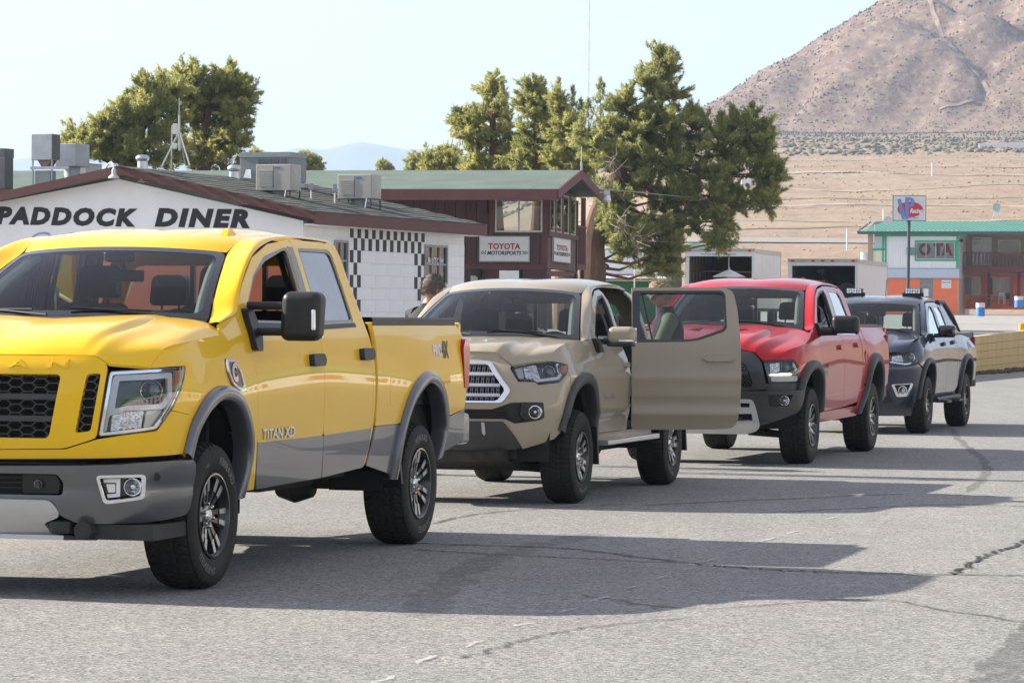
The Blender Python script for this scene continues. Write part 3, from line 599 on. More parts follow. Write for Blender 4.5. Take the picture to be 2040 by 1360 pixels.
def spokes_six(sp,fc,rim):
    for s in (-1,1):
        bar(sp,.05,s*.4,.014,rim*.98,s*.20,.02,-.035,-.008,.045,6)
        bar(fc,rim*.62,s*.215,.0065,rim*.985,s*.245,.009,-.0165,-.004,.004,6)
        bar(fc,rim*.62,s*.18,.006,rim*.95,s*.12,.006,-.0165,-.005,.004,6)
    bar(fc,rim*.60,0,.028,rim*.66,0,.030,-.0175,-.0155,.004,6); bar(sp,.05,0,.03,rim*.6,0,.034,-.045,-.02,.03,6)
def spokes_edge(sp,fc,rim):
    for s in (-1,1):
        bar(sp,.05,s*.35,.014,rim*.98,s*.26,.018,-.04,-.012,.04,6)
        bar(fc,rim*.35,s*.12,.006,rim*.75,s*.18,.006,-.029,-.014,.004,6)
        bar(fc,rim*.75,s*.18,.007,rim*.985,s*.32,.007,-.014,-.008,.004,6)
    bar(sp,.05,0,.03,rim*.95,0,.02,-.05,-.03,.03,6)
def spokes_dark(sp,fc,rim):
    for s in (-1,1): bar(sp,.05,s*.25,.014,rim*.98,s*.2,.024,-.035,-.012,.04,6); bar(fc,rim*.5,s*.20,.004,rim*.97,s*.25,.005,-.022,-.0085,.004,6)
# ---------------------------------------------------------------- the common carcass of a pickup
def cab(root,s,q):
    """windscreen, roof, pillars, interior, floor, bed tub and chassis from the key points in q"""
    pm=q['paint']; S=lambda t,z,o=0.: s.P(np.array([t]),np.array([z]),o)[0]
    bc,bm_,tcn,tm=[np.array(p,float) for p in (q['ws_bc'],q['ws_bm'],q['ws_tc'],q['ws_tm'])]  # bottom corner, bottom middle, top corner, top middle
    def wsurf(u,v):       # u -1..1 across, v 0..1 up
        a=np.abs(u)[...,None]; v=v[...,None]; bt=bm_+(bc-bm_)*np.concatenate([a**2.4,a,a**2],-1); tp=tm+(tcn-tm)*np.concatenate([a**2.2,a,a**2.2],-1)
        p=bt*(1-v)+tp*v; bow=(v*(1-v))*4*.025; p=p+bow*np.array([.7,0,.7]); p[...,1]*=np.sign(u+1e-9); return p
    fw=lambda a,b: wsurf(a,b)
    ro=fillet([(-1,0),(1,0),(1,1),(-1,1)],[.02,.02,.1,.1]); ri=fillet([(-.955,.06),(.955,.06),(.945,.93),(-.945,.93)],.09)
    g=patch('windscreen',lambda a,b:wsurf(np.asarray(a),np.asarray(b)),ri,[],.09,M['windscreen'],root,flange=.004)
    patch('windscreen_border',lambda a,b:wsurf(np.asarray(a),np.asarray(b))+np.array([.002,0,.002]),ro,[ri],.09,M['gloss'],root,flange=.012)
    # roof
    A=np.array([q['pillar_foot']]+[bc]+[list(wsurf(np.array([1.]),np.array([k]))[0]) for k in (.25,.5,.75)]+[tcn]+[list(p) for p in q['roof_edge']],float)
    A[1:6,1]+=.012
    Bz=[S(t,z) for t,z in q['cant']]
    nA=40; a=resample(crom(A,6),nA); b=resample(crom(Bz,6),nA); rows=[]
    for k in np.linspace(0,1,9):
        d=np.linalg.norm(b-a,axis=1)[:,None]; ta=np.array([0,1.,-.02])*d*1.15; tb=np.array([0,.32,-1.])*d*.75; h=k*k*(3-2*k); rows.append(a*(1-h)+b*h+(k**3-2*k*k+k)*ta+(k**3-k*k)*tb)
    both(MB().grid(np.array(rows)),'pillar_panel',pm,root,True,60)
    nE=len(q['roof_edge'])+1; ed=np.array([tcn]+[list(p) for p in q['roof_edge']]); cen=np.array(q['roof_mid'],float)
    fr=wsurf(np.linspace(0,1,24),np.full(24,1.)); rr=np.linspace(0,1,24)[:,None]; re=cen[-1]*(1-rr)+ed[-1]*rr; re[:,2]=cen[-1][2]-(cen[-1][2]-ed[-1][2])*(rr[:,0]**2.6)
    G=coons(crom(np.r_[[fr[0]],cen],5),fr,crom(ed,5),re,30,24,.8,5,q.get('roof_extra'))
    MB().grid(full(G)).build('roof',pm,root,True,70)
    Gh=full(G[1:,:22]).copy(); Gh[...,2]-=.045; MB().grid(Gh,True).build('headliner',M['headliner'],root,True)
    xr=q['xr']; zb=q['belt']; W=float(S(s.T(xr+.1),zb)[1]); zt=ed[-1][2]; wt=ed[-1][1]
    # back wall of the cab with its window
    yo=W-.03; rc=lambda a,b:np.stack([np.full(np.shape(a),0.)+xr+q.get('bslope',.32)*(np.asarray(b)-zb)*(np.asarray(b)>zb),np.asarray(a,float),np.asarray(b,float)],-1)
    ow=fillet([(-yo,.55),(yo,.55),(yo,zb),(wt+.1,zt-.05),(wt,zt+.02),(-wt,zt+.02),(-wt-.1,zt-.05),(-yo,zb)],.03); ih=fillet([(-yo+.16,zb+.05),(yo-.16,zb+.05),(wt-.06,zt-.1),(-wt+.06,zt-.1)],.06)
    patch('cab_back',rc,ow,[ih],.15,pm,root,flange=.05,flip=True)
    bwin=patch('rear_window',rc,ih,[],.3,M['windscreen'],root,flange=0)
    mbf=MB()
    for y in (-.25,.25): mbf.box(xr+.005,xr+.04,y-.015,y+.015,zb+.04,zt-.08)
    mbf.build('slider_frame',M['black'],bwin)
    # cabin: floor tub, dash, wheel, seats
    xd=bc[0]-.12; zf=q['floor']; yi=W-.13
    tub=MB(); tub.box(xr+.04,.0,-yi,yi,zf,zf+.06); tub.box(-.35,-.3,-yi,yi,zf,bc[2]-.1)
    tub.build('cab_floor',M['cabin'],root)
    prof=[(bc[0]+.12,bc[2]-.06),(bc[0]-.05,bc[2]-.015),(bc[0]-.32,bc[2]-.02),(bc[0]-.42,bc[2]-.09),(bc[0]-.44,bc[2]-.25),(bc[0]-.35,bc[2]-.5),(bc[0]-.1,bc[2]-.5)]
    ds=MB().prism([p for p in fillet(prof,.06,4)],(-yi+.01,yi-.01),lambda a,b,c:(a,c,b)).build('dashboard',M['dash'],root,True,40)
    hood=MB(); yw=.38
    ar=[(yw+.26*math.cos(k),bc[2]-.05+.07*math.sin(k)) for k in np.linspace(0,PI,13)]
    hood.prism(ar,(bc[0]-.44,bc[0]-.2),lambda a,b,c:(c,a,b)).build('gauge_hood',M['dash'],ds,True)
    cx,cz=bc[0]-.55,bc[2]-.12; ring=[(cx-.19*math.sin(k)*.42,yw+.19*math.cos(k),cz+.19*math.sin(k)*.9) for k in np.linspace(0,2*PI,33)]
    st=MB().tube(ring,.016,8,False); st.lathe([(0,.02),(.07,.02),(.075,-.02),(0,-.02)],14,'x',(cx+.01,yw,cz)); st.box(cx-.01,cx+.02,yw-.18,yw+.18,cz-.02,cz+.02); st.tube([(cx,yw,cz),(cx+.25,yw,cz-.08)],.03)
    st.build('steering_wheel',M['seat'],root,True)
    sx=q['seat_x']; sh=q['seat_h']
    for x,w,hh,nm in ((sx,.27,sh,'front_seat'),(xr+.3,.30,sh-.04,'rear_seat')):
        for y in (-.40,.40):
            back=MB(); pr=fillet([(-w,0),(w,0),(w*.92,.5),(w*.72,.66),(-w*.72,.66),(-w*.92,.5)],.07)
            def sf(a,b,c): return (x+c-.28*b,y+a,zf+.38+b*(hh-zf-.38)/.66)
            back.prism(pr,(-.07,.05),sf); back.prism(fillet([(-w,0),(w,0),(w,.5),(-w,.5)],.08),(0,.16),lambda a,b,c:(x+.5-b+.02,y+a,zf+.22+c))
            so=back.build(nm,M['seat'],root,True,40)
            hp=fillet([(-.13,0),(.13,0),(.12,.17),(.09,.2),(-.09,.2),(-.12,.17)],.04); hr=MB().prism(hp,(-.05,.05),lambda a,b,c:(x-.26+c-.1*b,y+a,hh+.03+b)); hr.tube([(x-.25,y-.06,hh-.06),(x-.26,y-.06,hh+.06)],.008); hr.tube([(x-.25,y+.06,hh-.06),(x-.26,y+.06,hh+.06)],.008)
            hr.build('headrest',M['seat'],so,True,40)
    # inner mirror
    mm=rbox((tm[0]-.12,0,tm[2]-.17),(.03,.25,.07),.012,2); mm.tube([(tm[0]-.05,0,tm[2]-.05),(tm[0]-.12,0,tm[2]-.15)],.015); mm.add(rbox((tm[0]-.04,0,tm[2]-.06),(.12,.16,.06),.02,2).v,rbox((tm[0]-.04,0,tm[2]-.06),(.12,.16,.06),.02,2).f)
    mm.build('rearview_mirror',M['cabin'],root,True)
    for sy in (1,-1):   # inner pillar trims
        pt=[wsurf(np.array([.93*sy]),np.array([k]))[0]+np.array([-.05,-.02*sy,-.03]) for k in (0.,.3,.6,1.)]
        MB().tube(pt,.032,8).build('pillar_trim',M['pillar'],root,True)
    # wipers
    for y0,y1 in ((-.1,-.72),(.62,.02)):
        w=MB(); p0=wsurf(np.array([y0/bc[1]]),np.array([-.03]))[0]; p1=wsurf(np.array([y1/bc[1]]),np.array([.06]))[0]; n=np.array([.012,0,.02]); w.tube([p0+n,(p0+p1)/2+n*1.4,p1+n],[.008,.006,.004],6)
        p2=wsurf(np.array([(y1+.0)/bc[1]]),np.array([.055]))[0]+n*.7; p3=wsurf(np.array([(y0-.12)/bc[1]]),np.array([.05]))[0]+n*.7; w.tube([p2,(p2+p3)/2+n*.2,p3],.006,6); w.build('wiper',M['black'],root,True)
    cw=MB(); pts=[wsurf(np.array([u]),np.array([0.]))[0] for u in np.linspace(-1,1,17)]
    cw.grid(np.array([[p+np.array([.0,0,.0]) for p in pts],[p+np.array([.10,0,-.03]) for p in pts],[p+np.array([.12,0,-.10]) for p in pts]])); cw.build('cowl',M['black'],root,True)
    # bed tub
    xb0,xb1=q['bed']; zr=q['rail']; bi=float(S(s.T(xb0-.3),1.)[1])-.11; bf=zr-.53
    tb=MB(); tb.box(xb1,xb0,-bi,bi,bf-.04,bf); tb.box(xb0-.04,xb0,-bi,bi,bf,zr-.01)
    for y in (-1,1): tb.box(xb1,xb0,y*bi-.012,y*bi+.012,bf,zr-.02)
    tb.build('bed_liner',M['trim'],root)
    tg=MB(); tg.v=[]; tg=rbox((xb1-.03,0,(zr+.70)/2),(.07,bi*2+.06,zr-.72),.02,2); tg.build('tailgate',pm,root,True)
    # chassis
    ch=MB(); zc=q.get('frame',.5)
    for y in (-.48,.48): ch.box(xb1+.05,.62,y-.06,y+.06,zc-.08,zc+.1,.01)
    for x in (.6,-.5,-1.4,-2.2,-q['wb']+.6,-q['wb']-.6): ch.box(x-.06,x+.06,-.48,.48,zc-.06,zc+.06)
    ch.build('chassis',M['under'],root)
    ax=MB(); Rw=q['R']
    ax.tube([(-q['wb'],-.8,Rw),(-q['wb'],.8,Rw)],.06,10); ax.lathe([(0,-.14),(.12,-.12),(.16,0),(.12,.12),(0,.14)],14,'y',(-q['wb'],.1,Rw)); ax.build('rear_axle',M['under'],root,True)
    fa=MB(); fa.tube([(0,-.8,Rw),(0,.8,Rw)],.035,8); fa.box(-.3,.35,-.4,.4,Rw-.1,Rw+.14,.03)
    for y in (-1,1): fa.tube([(.25,y*.35,Rw-.08),(0,y*.78,Rw-.12),(-.25,y*.35,Rw-.08)],.035,8); fa.tube([(.0,y*.62,Rw-.05),(.0,y*.6,Rw+.4)],.05,10)
    fa.build('front_suspension',M['under'],root,True)
    um=MB(); um.box(-1.9,-.5,-.42,.42,zc-.06,zc+.2,.03); um.box(-3.1,-2.1,.12,.5,zc-.12,zc+.15,.04); um.box(-1.1,.55,-.45,.45,zc+.12,zc+.3); um.tube([(-1.0,-.3,zc-.05),(-3.0,-.35,zc-.02),(-q['wb']+.3,-.5,zc+.06),(xb1+.1,-.62,zc-.02)],.04,8)
    um.build('underbody',M['under'],root)
    fl=MB()   # dark engine bay and floor closing
    fl.box(-.4,q['nose']*.6,-.62,.62,zc+.25,q['bay']-.12); fl.box(xr+.02,-.3,-yi+.02,yi-.02,zf-.12,zf-.01); fl.box(xb1+.02,xb0-.02,-bi+.02,bi-.02,bf-.25,bf-.05)
    fl.build('floor_pan',M['liner'],root)
    # wheel-well liners
    for xw in (0,-q['wb']):
        for sy in (1,-1):
            r=q['R']+.19; yy=(W-.04)*sy; P=[(xw+r*math.cos(k)*1.02,q['R']+.04+r*math.sin(k)*.98) for k in np.linspace(-.12,PI+.12,17)]
            G=np.array([[(x,yy,z) for x,z in P],[(x,yy-.36*sy,z) for x,z in P]]); lb=MB().grid(G); lb.prism([p for p in P if p[1]>q['R']+.05],(yy-.36*sy,yy-.37*sy),lambda a,b,c:(a,c,b)); lb.build('wheel_well',M['liner'],root)
    return wsurf
def door_set(root,s,name,outer,win,pm,lower=None,gl=None,handle=None,hm=None,tr=.03,frame_mat='gloss',fn=None,mirror=True,gmirror='dark_glass'):
    """a door: skin with its window opening, glass, seal, inner liner, handle"""
    fn=fn or (lambda a,b:s.P(a,b)); off=lambda o:(lambda a,b:(fn(a,b)+nrm(fn,a,b)*o))
    tr=.014; hole=fillet(win,.035); made=[]
    for sg in ((1,-1) if mirror else (1,)):
        f1=fn if sg>0 else (lambda a,b:fn(a,b)*np.array([1,-1,1])); fo=lambda o:(lambda a,b:(off(o)(a,b) if sg>0 else off(o)(a,b)*np.array([1,-1,1])))
        d=patch(name,f1,fillet(outer,.03),[hole],.06,pm,root,flange=.022,flip=sg<0)
        c=np.mean(np.array(win),0); inn=fillet([tuple(c+(np.array(p)-c)*(1-tr*2.2/np.linalg.norm(np.array(p)-c))) for p in win],.035)
        patch('window_seal',fo(-.004),hole,[inn],.08,M[frame_mat],d,flange=.03,flip=sg<0)
        gm=gl if sg>0 else gmirror
        if gm: patch('window',fo(-.012),inn,[],.12,M[gm],d,flange=0,flip=sg<0)
        lin=[p for p in fillet(outer,.03)]; patch('door_liner',fo(-.075),[tuple(np.array(p)*.97+np.mean(outer,0)*.03) for p in lin],[inn],.14,M['cabin'],d,flange=0,flip=sg<0)
        if handle:
            (t0,t1,z0,z1)=handle; hb=patch('handle',fo(.03),fillet([(t0,z0),(t1,z0),(t1,z1),(t0,z1)],(z1-z0)*.45),[],.03,hm or pm,d,flange=.05,flip=sg<0)
            w=(t1-t0)*.32; cz=(z0+z1)/2; ct=(t0+t1)/2
        made.append(d)
    return made
def nrm(fn,a,b,e=1e-3):
    a=np.asarray(a,float); b=np.asarray(b,float); n=np.cross(fn(a+e,b)-fn(a-e,b),fn(a,b+e)-fn(a,b-e)); return n/(np.linalg.norm(n,axis=-1,keepdims=True)+1e-12)
def headlight(root,s,HL,parts,house='gloss',wall='bulb',depth=.07,inner_scale=.93):
    """lens, housing and lamp pieces; both sides"""
    for sg in (1,-1):
        fl=lambda o:(lambda a,b:s.P(a,b,o)*np.array([1,sg,1]))
        HLr=fillet(HL,.02); c=np.mean(np.array(HL),0)
        h=patch('headlight',fl(-depth),HLr,[],.06,M[house],root,flange=0,flip=sg<0)
        # side walls of the bowl
        Q=np.array(HLr); p0=fl(-.002)(Q[:,0],Q[:,1]); p1=fl(-depth)(Q[:,0],Q[:,1]); g=np.stack([np.r_[p0,p0[:1]],np.r_[p1,p1[:1]]],0); MB().grid(g,sg>0).build('bezel',M[wall],h,True)
        for (nm,kind,arg,o,m) in parts:
            if kind=='poly': patch(nm,fl(o),fillet(arg,.012),[],.05,M[m],h,flange=.02,flip=sg<0)
            elif kind=='ring':
                oo,ii=arg; patch(nm,fl(o),fillet(oo,.015),[fillet(ii,.012)],.05,M[m],h,flange=.02,flip=sg<0)
            elif kind=='ball':
                t,z,r=arg; p=fl(o)(np.array([t]),np.array([z]))[0]; n=nrm(fl(o),np.array([t]),np.array([z]))[0]*sg; n=(n+np.array([1.6,0,0])); n/=np.linalg.norm(n)
                mt=Matrix.Translation(Vector(p))@Vector(n).to_track_quat('Z','Y').to_matrix().to_4x4()
                rg=MB().lathe([(r*1.0,-.03),(r*1.02,.012),(r*1.12,.016),(r*1.2,.008),(r*1.25,-.03)],28); rg.v=[tuple(mt@Vector(v)) for v in rg.v]; ro=rg.build(nm+'_ring',M['chrome'],h,True)
                bl=MB().lathe([(r,-.02)]+[(r*math.cos(k),.0+r*.55*math.sin(k)) for k in np.linspace(0,PI/2-.001,8)],24); bl.v=[tuple(mt@Vector(v)) for v in bl.v]; bl.build(nm,M[m],h,True)
        patch('headlight_lens',fl(.004),HLr,[],.08,M['lens'],h,flange=.006,flip=sg<0)
def foglamp(root,s,t,z,r,off,m='bulb'):
    for sg in (1,-1):
        p=s.P(np.array([t]),np.array([z]),off)[0]*np.array([1,sg,1]); n=Vector((1,.12*sg,0)).normalized(); mt=Matrix.Translation(Vector(p))@n.to_track_quat('Z','Y').to_matrix().to_4x4()
        b=MB().lathe([(r*1.15,-.05),(r*1.15,.008),(r,.01),(r*.97,-.01),(r*.7,-.03),(0,-.04)],24); b.v=[tuple(mt@Vector(v)) for v in b.v]; o=b.build('fog_light',M[m],root,True)
        l=MB().lathe([(r*.98,.002)]+[(r*.98*math.cos(k),.002+r*.3*math.sin(k)) for k in np.linspace(.1,PI/2-.001,6)],20); l.v=[tuple(mt@Vector(v)) for v in l.v]; l.build('fog_lens',M['lens'],o,True)
        bb=MB().lathe([(.012,-.03),(.012,.0),(0,.004)],10); bb.v=[tuple(mt@Vector(v)) for v in bb.v]; bb.build('bulb',M['chrome'],o,True)
def hexmesh(fn0,reg,cw,chh,bar_w,name,m,root,off,depth=.02,flat=False):
    """hexagon mesh of bars clipped to the region reg (polygon in t,z)"""
    fn=(lambda a,b,o:fn0(b,a,o)) if flat else fn0
    reg=np.array(reg)[:,::-1] if flat else np.array(reg)
    mb=MB(); (x0,z0),(x1,z1)=np.min(reg,0),np.max(reg,0); nr=int((z1-z0)/(chh*.75))+2; ncl=int((x1-x0)/cw)+2; seen=set()
    for r in range(-1,nr+1):
        for c in range(-1,ncl+1):
            cx=x0+(c+(r%2)*.5)*cw; cz=z0+r*chh*.75; H=[(cx+cw*.5*k,cz+chh*.5*l) for k,l in ((0,1),(1,.5),(1,-.5),(0,-1),(-1,-.5),(-1,.5))]
            for i in range(6):
                a,b=H[i],H[(i+1)%6]; key=tuple(sorted([(round(a[0],3),round(a[1],3)),(round(b[0],3),round(b[1],3))]))
                if key in seen: continue
                seen.add(key); ia,ib=inpoly(np.array([a[0],b[0]]),np.array([a[1],b[1]]),reg)
                if not (ia or ib): continue
                d=np.array(b)-np.array(a); n=np.array([-d[1],d[0]])/np.linalg.norm(d)*bar_w/2; P=[np.array(a)+n,np.array(a)-n,np.array(b)-n,np.array(b)+n]
                T=np.array([p[0] for p in P]); Z=np.array([p[1] for p in P]); F=fn(T,Z,off); Bk=fn(T,Z,off-depth); mb.add(list(F)+list(Bk),[(0,1,2,3),(0,4,5,1),(2,6,7,3),(1,5,6,2),(3,7,4,0)])
    o=mb.build(name,m,root); return o
def text_on(s,txt,m,root,tc,z,w,h,name,off=.006,**k):
    return text_obj(name,txt,m,root,lambda V:s.P(tc+V[:,0],z+V[:,1],off+V[:,2]),w,h,**k)
def tail_light(root,xb1,poly,wy,y0,m='redlens'):
    for sg in (1,-1):
        b=MB().prism(fillet(poly,.015),(sg*(wy-.16),sg*(wy+.012)),lambda a,b,c:(a,c,b)); o=b.build('tail_light',M[m],root,True,50)
def side_mirror(root,s,base,c,size,r,pm,cap,arms,led=None,lean=0.):
    """door mirror: foot on the door, arm(s), housing, glass"""
    for sg in (1,-1):
        F=np.array([1,sg,1]); mb=rbox((0,0,0),size,r,4); V=np.array(mb.v); V[:,0]*=1.+.0*V[:,1]; k=(V[:,2]/size[2]+.5); V[:,1]+=lean*k; V[:,0]-=np.abs(V[:,1]/size[1])**2*.03
        mb.v=[tuple((v+np.array(c))*F) for v in V]; mb.f=[f[::-1] for f in mb.f] if sg<0 else mb.f
        mo=mb.build('side_mirror',cap,root,True,50)
        for a,b,rr in arms: MB().tube([np.array(a)*F,np.array(b)*F],rr,10).build('mirror_arm',M['black'],mo,True)
        ft=MB().prism(fillet(base,.02),(0,.05),lambda a,b,cc:tuple(s.P(np.array([a]),np.array([b]),cc-.01)[0]*F)); ft.build('mirror_foot',M['black'],mo,True)
        gb=rbox(np.array(c)*F+np.array([-size[0]/2-.002,0,0]),(.006,size[1]*.86,size[2]*.86),.003,1); gb.build('mirror_glass',M['chrome'],mo)
        if led:
            (dy,dz,sy_,sz_)=led; lb=rbox(np.array([c[0]+size[0]*.32,c[1]+dy,c[2]+dz])*F,(size[0]*.45,sy_,sz_),.008,2); lb.build('turn_signal',M['whitestrip'],mo,True)
def place(hub_x,hub_y,th,half):
    th=R(th); F=Vector((-math.sin(th),-math.cos(th),0)); Lv=Vector((math.cos(th),-math.sin(th),0)); O=Vector((hub_x,hub_y,0))-Lv*half
    return Matrix(((F.x,Lv.x,0,O.x),(F.y,Lv.y,0,O.y),(0,0,1,0),(0,0,0,1)))
def hood_half(s,front,edge,mid,rear,bulge=.8,p=4,extra=None,nu=40,nv=44):
    """front: (t,z) list centre to corner; edge: (t,z) list corner to rear corner; mid: centre line points; rear: from centre to rear corner"""
    f=np.array([s.P(np.array([t]),np.array([z]),.0)[0] for t,z in front]); e=crom([s.P(np.array([t]),np.array([z]),0.)[0] for t,z in edge],6)
    e[0]=f[-1]; c=crom(np.r_[[f[0]],mid],6); r=np.array([c[-1]]+list(rear)+[e[-1]]); return coons(c,f,e,crom(r,6),nu,nv,bulge,p,extra)
def finish_hood(G,pm,root,name='hood'):
    F=full(G); edge=np.concatenate([F[:,0],F[-1,1:],F[::-1,-1][1:],F[0,::-1][1:]],0); mb=MB().grid(F); ev=[tuple(p) for p in edge]; dp=np.where(edge[:,0]<edge[:,0].max()-.30,.06,.014); mb.grid(np.array([edge,edge-np.stack([dp*.3,0*dp,dp],-1)]))
    return mb.build(name,pm,root,True,40)
# ================================================================= yellow crew cab
def build_titan():
    s=SURF['titan']; root=thing('pickup_truck','bright yellow pickup truck nearest the camera with honeycomb grille and big black towing mirrors','pickup truck',group='pickup trucks parked in line on the lane')
    pm=paint('yellow_paint',(.85,.502,.003),.0); gm=paint('graphite_paint',(.13,.135,.145),.5,coat=1.,rough=.3)
    q=dict(paint=pm,wb=3.85,R=.415,rim=.235,tw=.275,track=.985,ws_bc=(-.37,.80,1.503),ws_bm=(-.17,0,1.52),ws_tc=(-1.05,.65,1.90),ws_tm=(-.93,0,1.93),pillar_foot=(-.14,.885,1.482),
      roof_edge=[(-1.22,.668,1.975),(-1.7,.675,2.005),(-2.35,.665,2.005),(-2.62,.65,1.965)],roof_mid=[(-1.15,0,1.995),(-1.55,0,2.045),(-2.2,0,2.055),(-2.62,0,2.015)],
      cant=[(1.85,1.483),(2.02,1.515),(2.18,1.55),(2.344,1.70),(2.652,1.878),(3.0,1.965),(3.4,2.003),(4.0,2.003),(4.25,1.992)],xr=-2.83,belt=1.47,floor=.62,seat_x=-1.35,seat_h=1.60,bed=(-2.89,-4.93),rail=1.5,nose=.9,bay=1.3,frame=.54,
      spokes=spokes_twin,tread=(44,.5),lettering=[('GRABBER',2.15,.042),('APT',1.12,.022),('GENERAL',5.15,.042)],rot=0.)
    rib=lambda u,v:sum(-.011*np.exp(-((v-c)/.035)**2) for c in (.2,.5,.8))*sstep(u,.12,.25)*(1-sstep(u,.85,.97))
    q['roof_extra']=rib
    cab(root,s,q); make_wheels(root,q)
    HL=[(.716,1.224),(.95,1.236),(1.244,1.247),(1.218,1.186),(1.156,1.094),(1.088,1.012),(.986,.907),(.80,.886),(.658,.871)]
    fa=[(2.16,.49),(2.21,.81),(1.99,1.066),(1.72,1.137),(1.48,1.09),(1.30,.955),(1.22,.775)]; fh=(1.689,.42)
    ra=[(4.97,.46),(5.01,.75),(5.19,1.02),(5.56,1.165),(5.87,1.08),(6.08,.82),(6.02,.58)]; rh=(5.539,.42)
    for sg in (1,-1):
        for pa,hb in ((fa,fh),(ra,rh)):
            mb=sweep_flare(s,pa,hb,.085,.042); (mb if sg>0 else flipy(mb)).build('wheel_arch_flare',gm,root,True,50)
    fi=inner_arch(fa,fh,.045); ri=inner_arch(ra,rh,.045)
    top=[(.95,1.243),(1.067,1.335),(1.4,1.383),(1.78,1.408),(1.85,1.477),(2.02,1.508),(2.17,1.538)]
    gapF=[(2.17,1.538),(2.247,1.323),(2.325,1.178),(2.347,.79),(2.38,.52)]
    patch('fender',s.P,[(.95,1.24)]+top[1:]+gapF[1:]+[(2.2,.52)]+fi+[(1.27,.985),(1.096,1.012)]+[(1.163,1.094),(1.226,1.186),(1.252,1.252),(1.1,1.249)],[],.05,pm,root,mirror=True)
    low=[(0,.79),(.478,.80),(.655,.856)]+[(.80,.880),(.988,.900),(1.092,1.006),(1.27,.98)]+[p for p in fi if p[1]<.985 and p[0]<1.5]+[(1.225,.772),(.95,.766),(.67,.757),(0,.744)]
    patch('front_fascia',s.P,sym(low),[],.05,pm,root)
    su=fillet([(0,1.302),(.632,1.303),(.706,1.258),(.648,.865),(.474,.809),(0,.797)],[0,.03,.03,.03,.03,0]); gr=fillet([(.452,1.207),(.388,.857),(-.388,.857),(-.452,1.207)],.035); ve=fillet([(.59,1.209),(.672,1.215),(.62,.90),(.53,.888)],.022); vm=[(-a,b) for a,b in ve]
    patch('grille_surround',s.P,sym([tuple(p) for p in su]),[gr,ve,vm],.05,pm,root,flange=.10)
    g=patch('grille',lambda a,b:s.P(a,b,-.10),gr,[],.1,M['liner'],root,flange=0); o=hexmesh(s.P,gr,.046,.094,.0055,'grille_mesh',M['trim'],g,-.02,.03,True); o['kind']='stuff'
    for z in (1.083,.965):
        gb=patch('grille_bar',lambda a,b:s.P(a,b,-.008),[(-.435,z-.014),(.435,z-.014),(.435,z+.014),(-.435,z+.014)],[],.1,M['trim'],g,flange=.03)
    for vv in (ve,vm):
        gv=patch('side_vent',lambda a,b:s.P(a,b,-.05),vv,[],.05,M['liner'],root,flange=0); hexmesh(s.P,np.array(vv),.046,.094,.0065,'vent_mesh',M['trim'],gv,-.012,.02,True)['kind']='stuff'
    for ch_,tx in zip('TITAN',(-.43,-.20,.0,.20,.43)): text_on(s,ch_,pm,root,tx,1.262,.028 if ch_=='I' else .115,.046,'raised_letter',.002,extrude=.003,bold=.02)
    # hood
    def ex(u,v): return .032*(1-sstep(v,.56,.63))*np.sin(PI*np.clip(u*1.05,0,1))**.6
    G=hood_half(s,[(0,1.310),(.3,1.310),(.632,1.309),(.712,1.264),(.95,1.245)],[(.95,1.245),(1.067,1.340),(1.4,1.388),(1.79,1.415)],[(.72,0,1.36),(.45,0,1.415),(.1,0,1.475),(-.15,0,1.505)],[(-.19,.3,1.507),(-.27,.62,1.503),(-.25,.82,1.485),(-.15,.93,1.455)],.75,4,ex)
    finish_hood(G,pm,root)
    # headlights
    ring=[(.735,1.195),(1.12,1.21),(1.10,1.09),(1.02,1.03),(.76,1.01),(.715,.90),(.69,.90)]
    headlight(root,s,HL,[
      ('light_guide','ring',([(.742,1.20),(1.135,1.214),(1.125,1.085),(1.05,1.018),(.81,1.012),(.715,.985),(.70,.90),(.68,.90),(.705,1.06)],[(.77,1.172),(1.098,1.186),(1.094,1.095),(1.035,1.045),(.82,1.038),(.745,1.02)]),-.022,'whitestrip'),
      ('projector','ball',(.985,1.115,.052),-.05,'lampglass'),
      ('reflector','poly',[(.735,1.0),(.80,1.003),(.92,1.008),(.90,.915),(.80,.905),(.725,.90)],-.035,'bulb'),
      ('reflector','poly',[(.935,1.008),(1.05,1.012),(1.04,.99),(.975,.925),(.918,.917)],-.03,'alloy'),
      ('turn_signal','poly',[(1.165,1.225),(1.222,1.228),(1.198,1.165),(1.150,1.10),(1.140,1.13)],-.012,'amber'),
      ('bezel_trim','ring',([(.722,1.219),(.95,1.231),(1.238,1.242),(1.213,1.184),(1.15,1.096),(1.083,1.014),(.982,.912),(.80,.891),(.664,.877)],[(.733,1.205),(.95,1.218),(1.21,1.226),(1.19,1.175),(1.135,1.10),(1.07,1.022),(.972,.925),(.80,.905),(.682,.892)]),-.006,'chrome')],'gloss','bulb')
    # bumper and its pieces
    O=.06; bo=fillet([(0,.706),(.60,.718),(.921,.730),(1.268,.736),(1.30,.62),(1.27,.44),(.95,.412),(.69,.405),(.545,.408),(.46,.45),(.43,.53),(0,.532)],[0,.03,0,.04,.03,.05,0,0,.03,.02,.03,0]); it=fillet([(-.452,.672),(.452,.672),(.485,.625),(.478,.556),(-.478,.556),(-.485,.625)],.02); fg=fillet([(.655,.665),(.898,.67),(.898,.54),(.695,.512)],.025); fgm=[(-a,b) for a,b in fg]
    bp=patch('front_bumper',lambda a,b:s.P(a,b,O-.012*np.exp(-((b-.60)/.05)**2)),sym([tuple(p) for p in bo]),[it,fg,fgm],.05,gm,root,flange=.07)
    patch('bumper_top',lambda a,b:s.P(a,np.full(np.shape(a),.728),np.asarray(b)),[(-1.25,.0),(1.25,.0),(1.25,O),(-1.25,O)],[],.08,M['black'],root,flange=0)
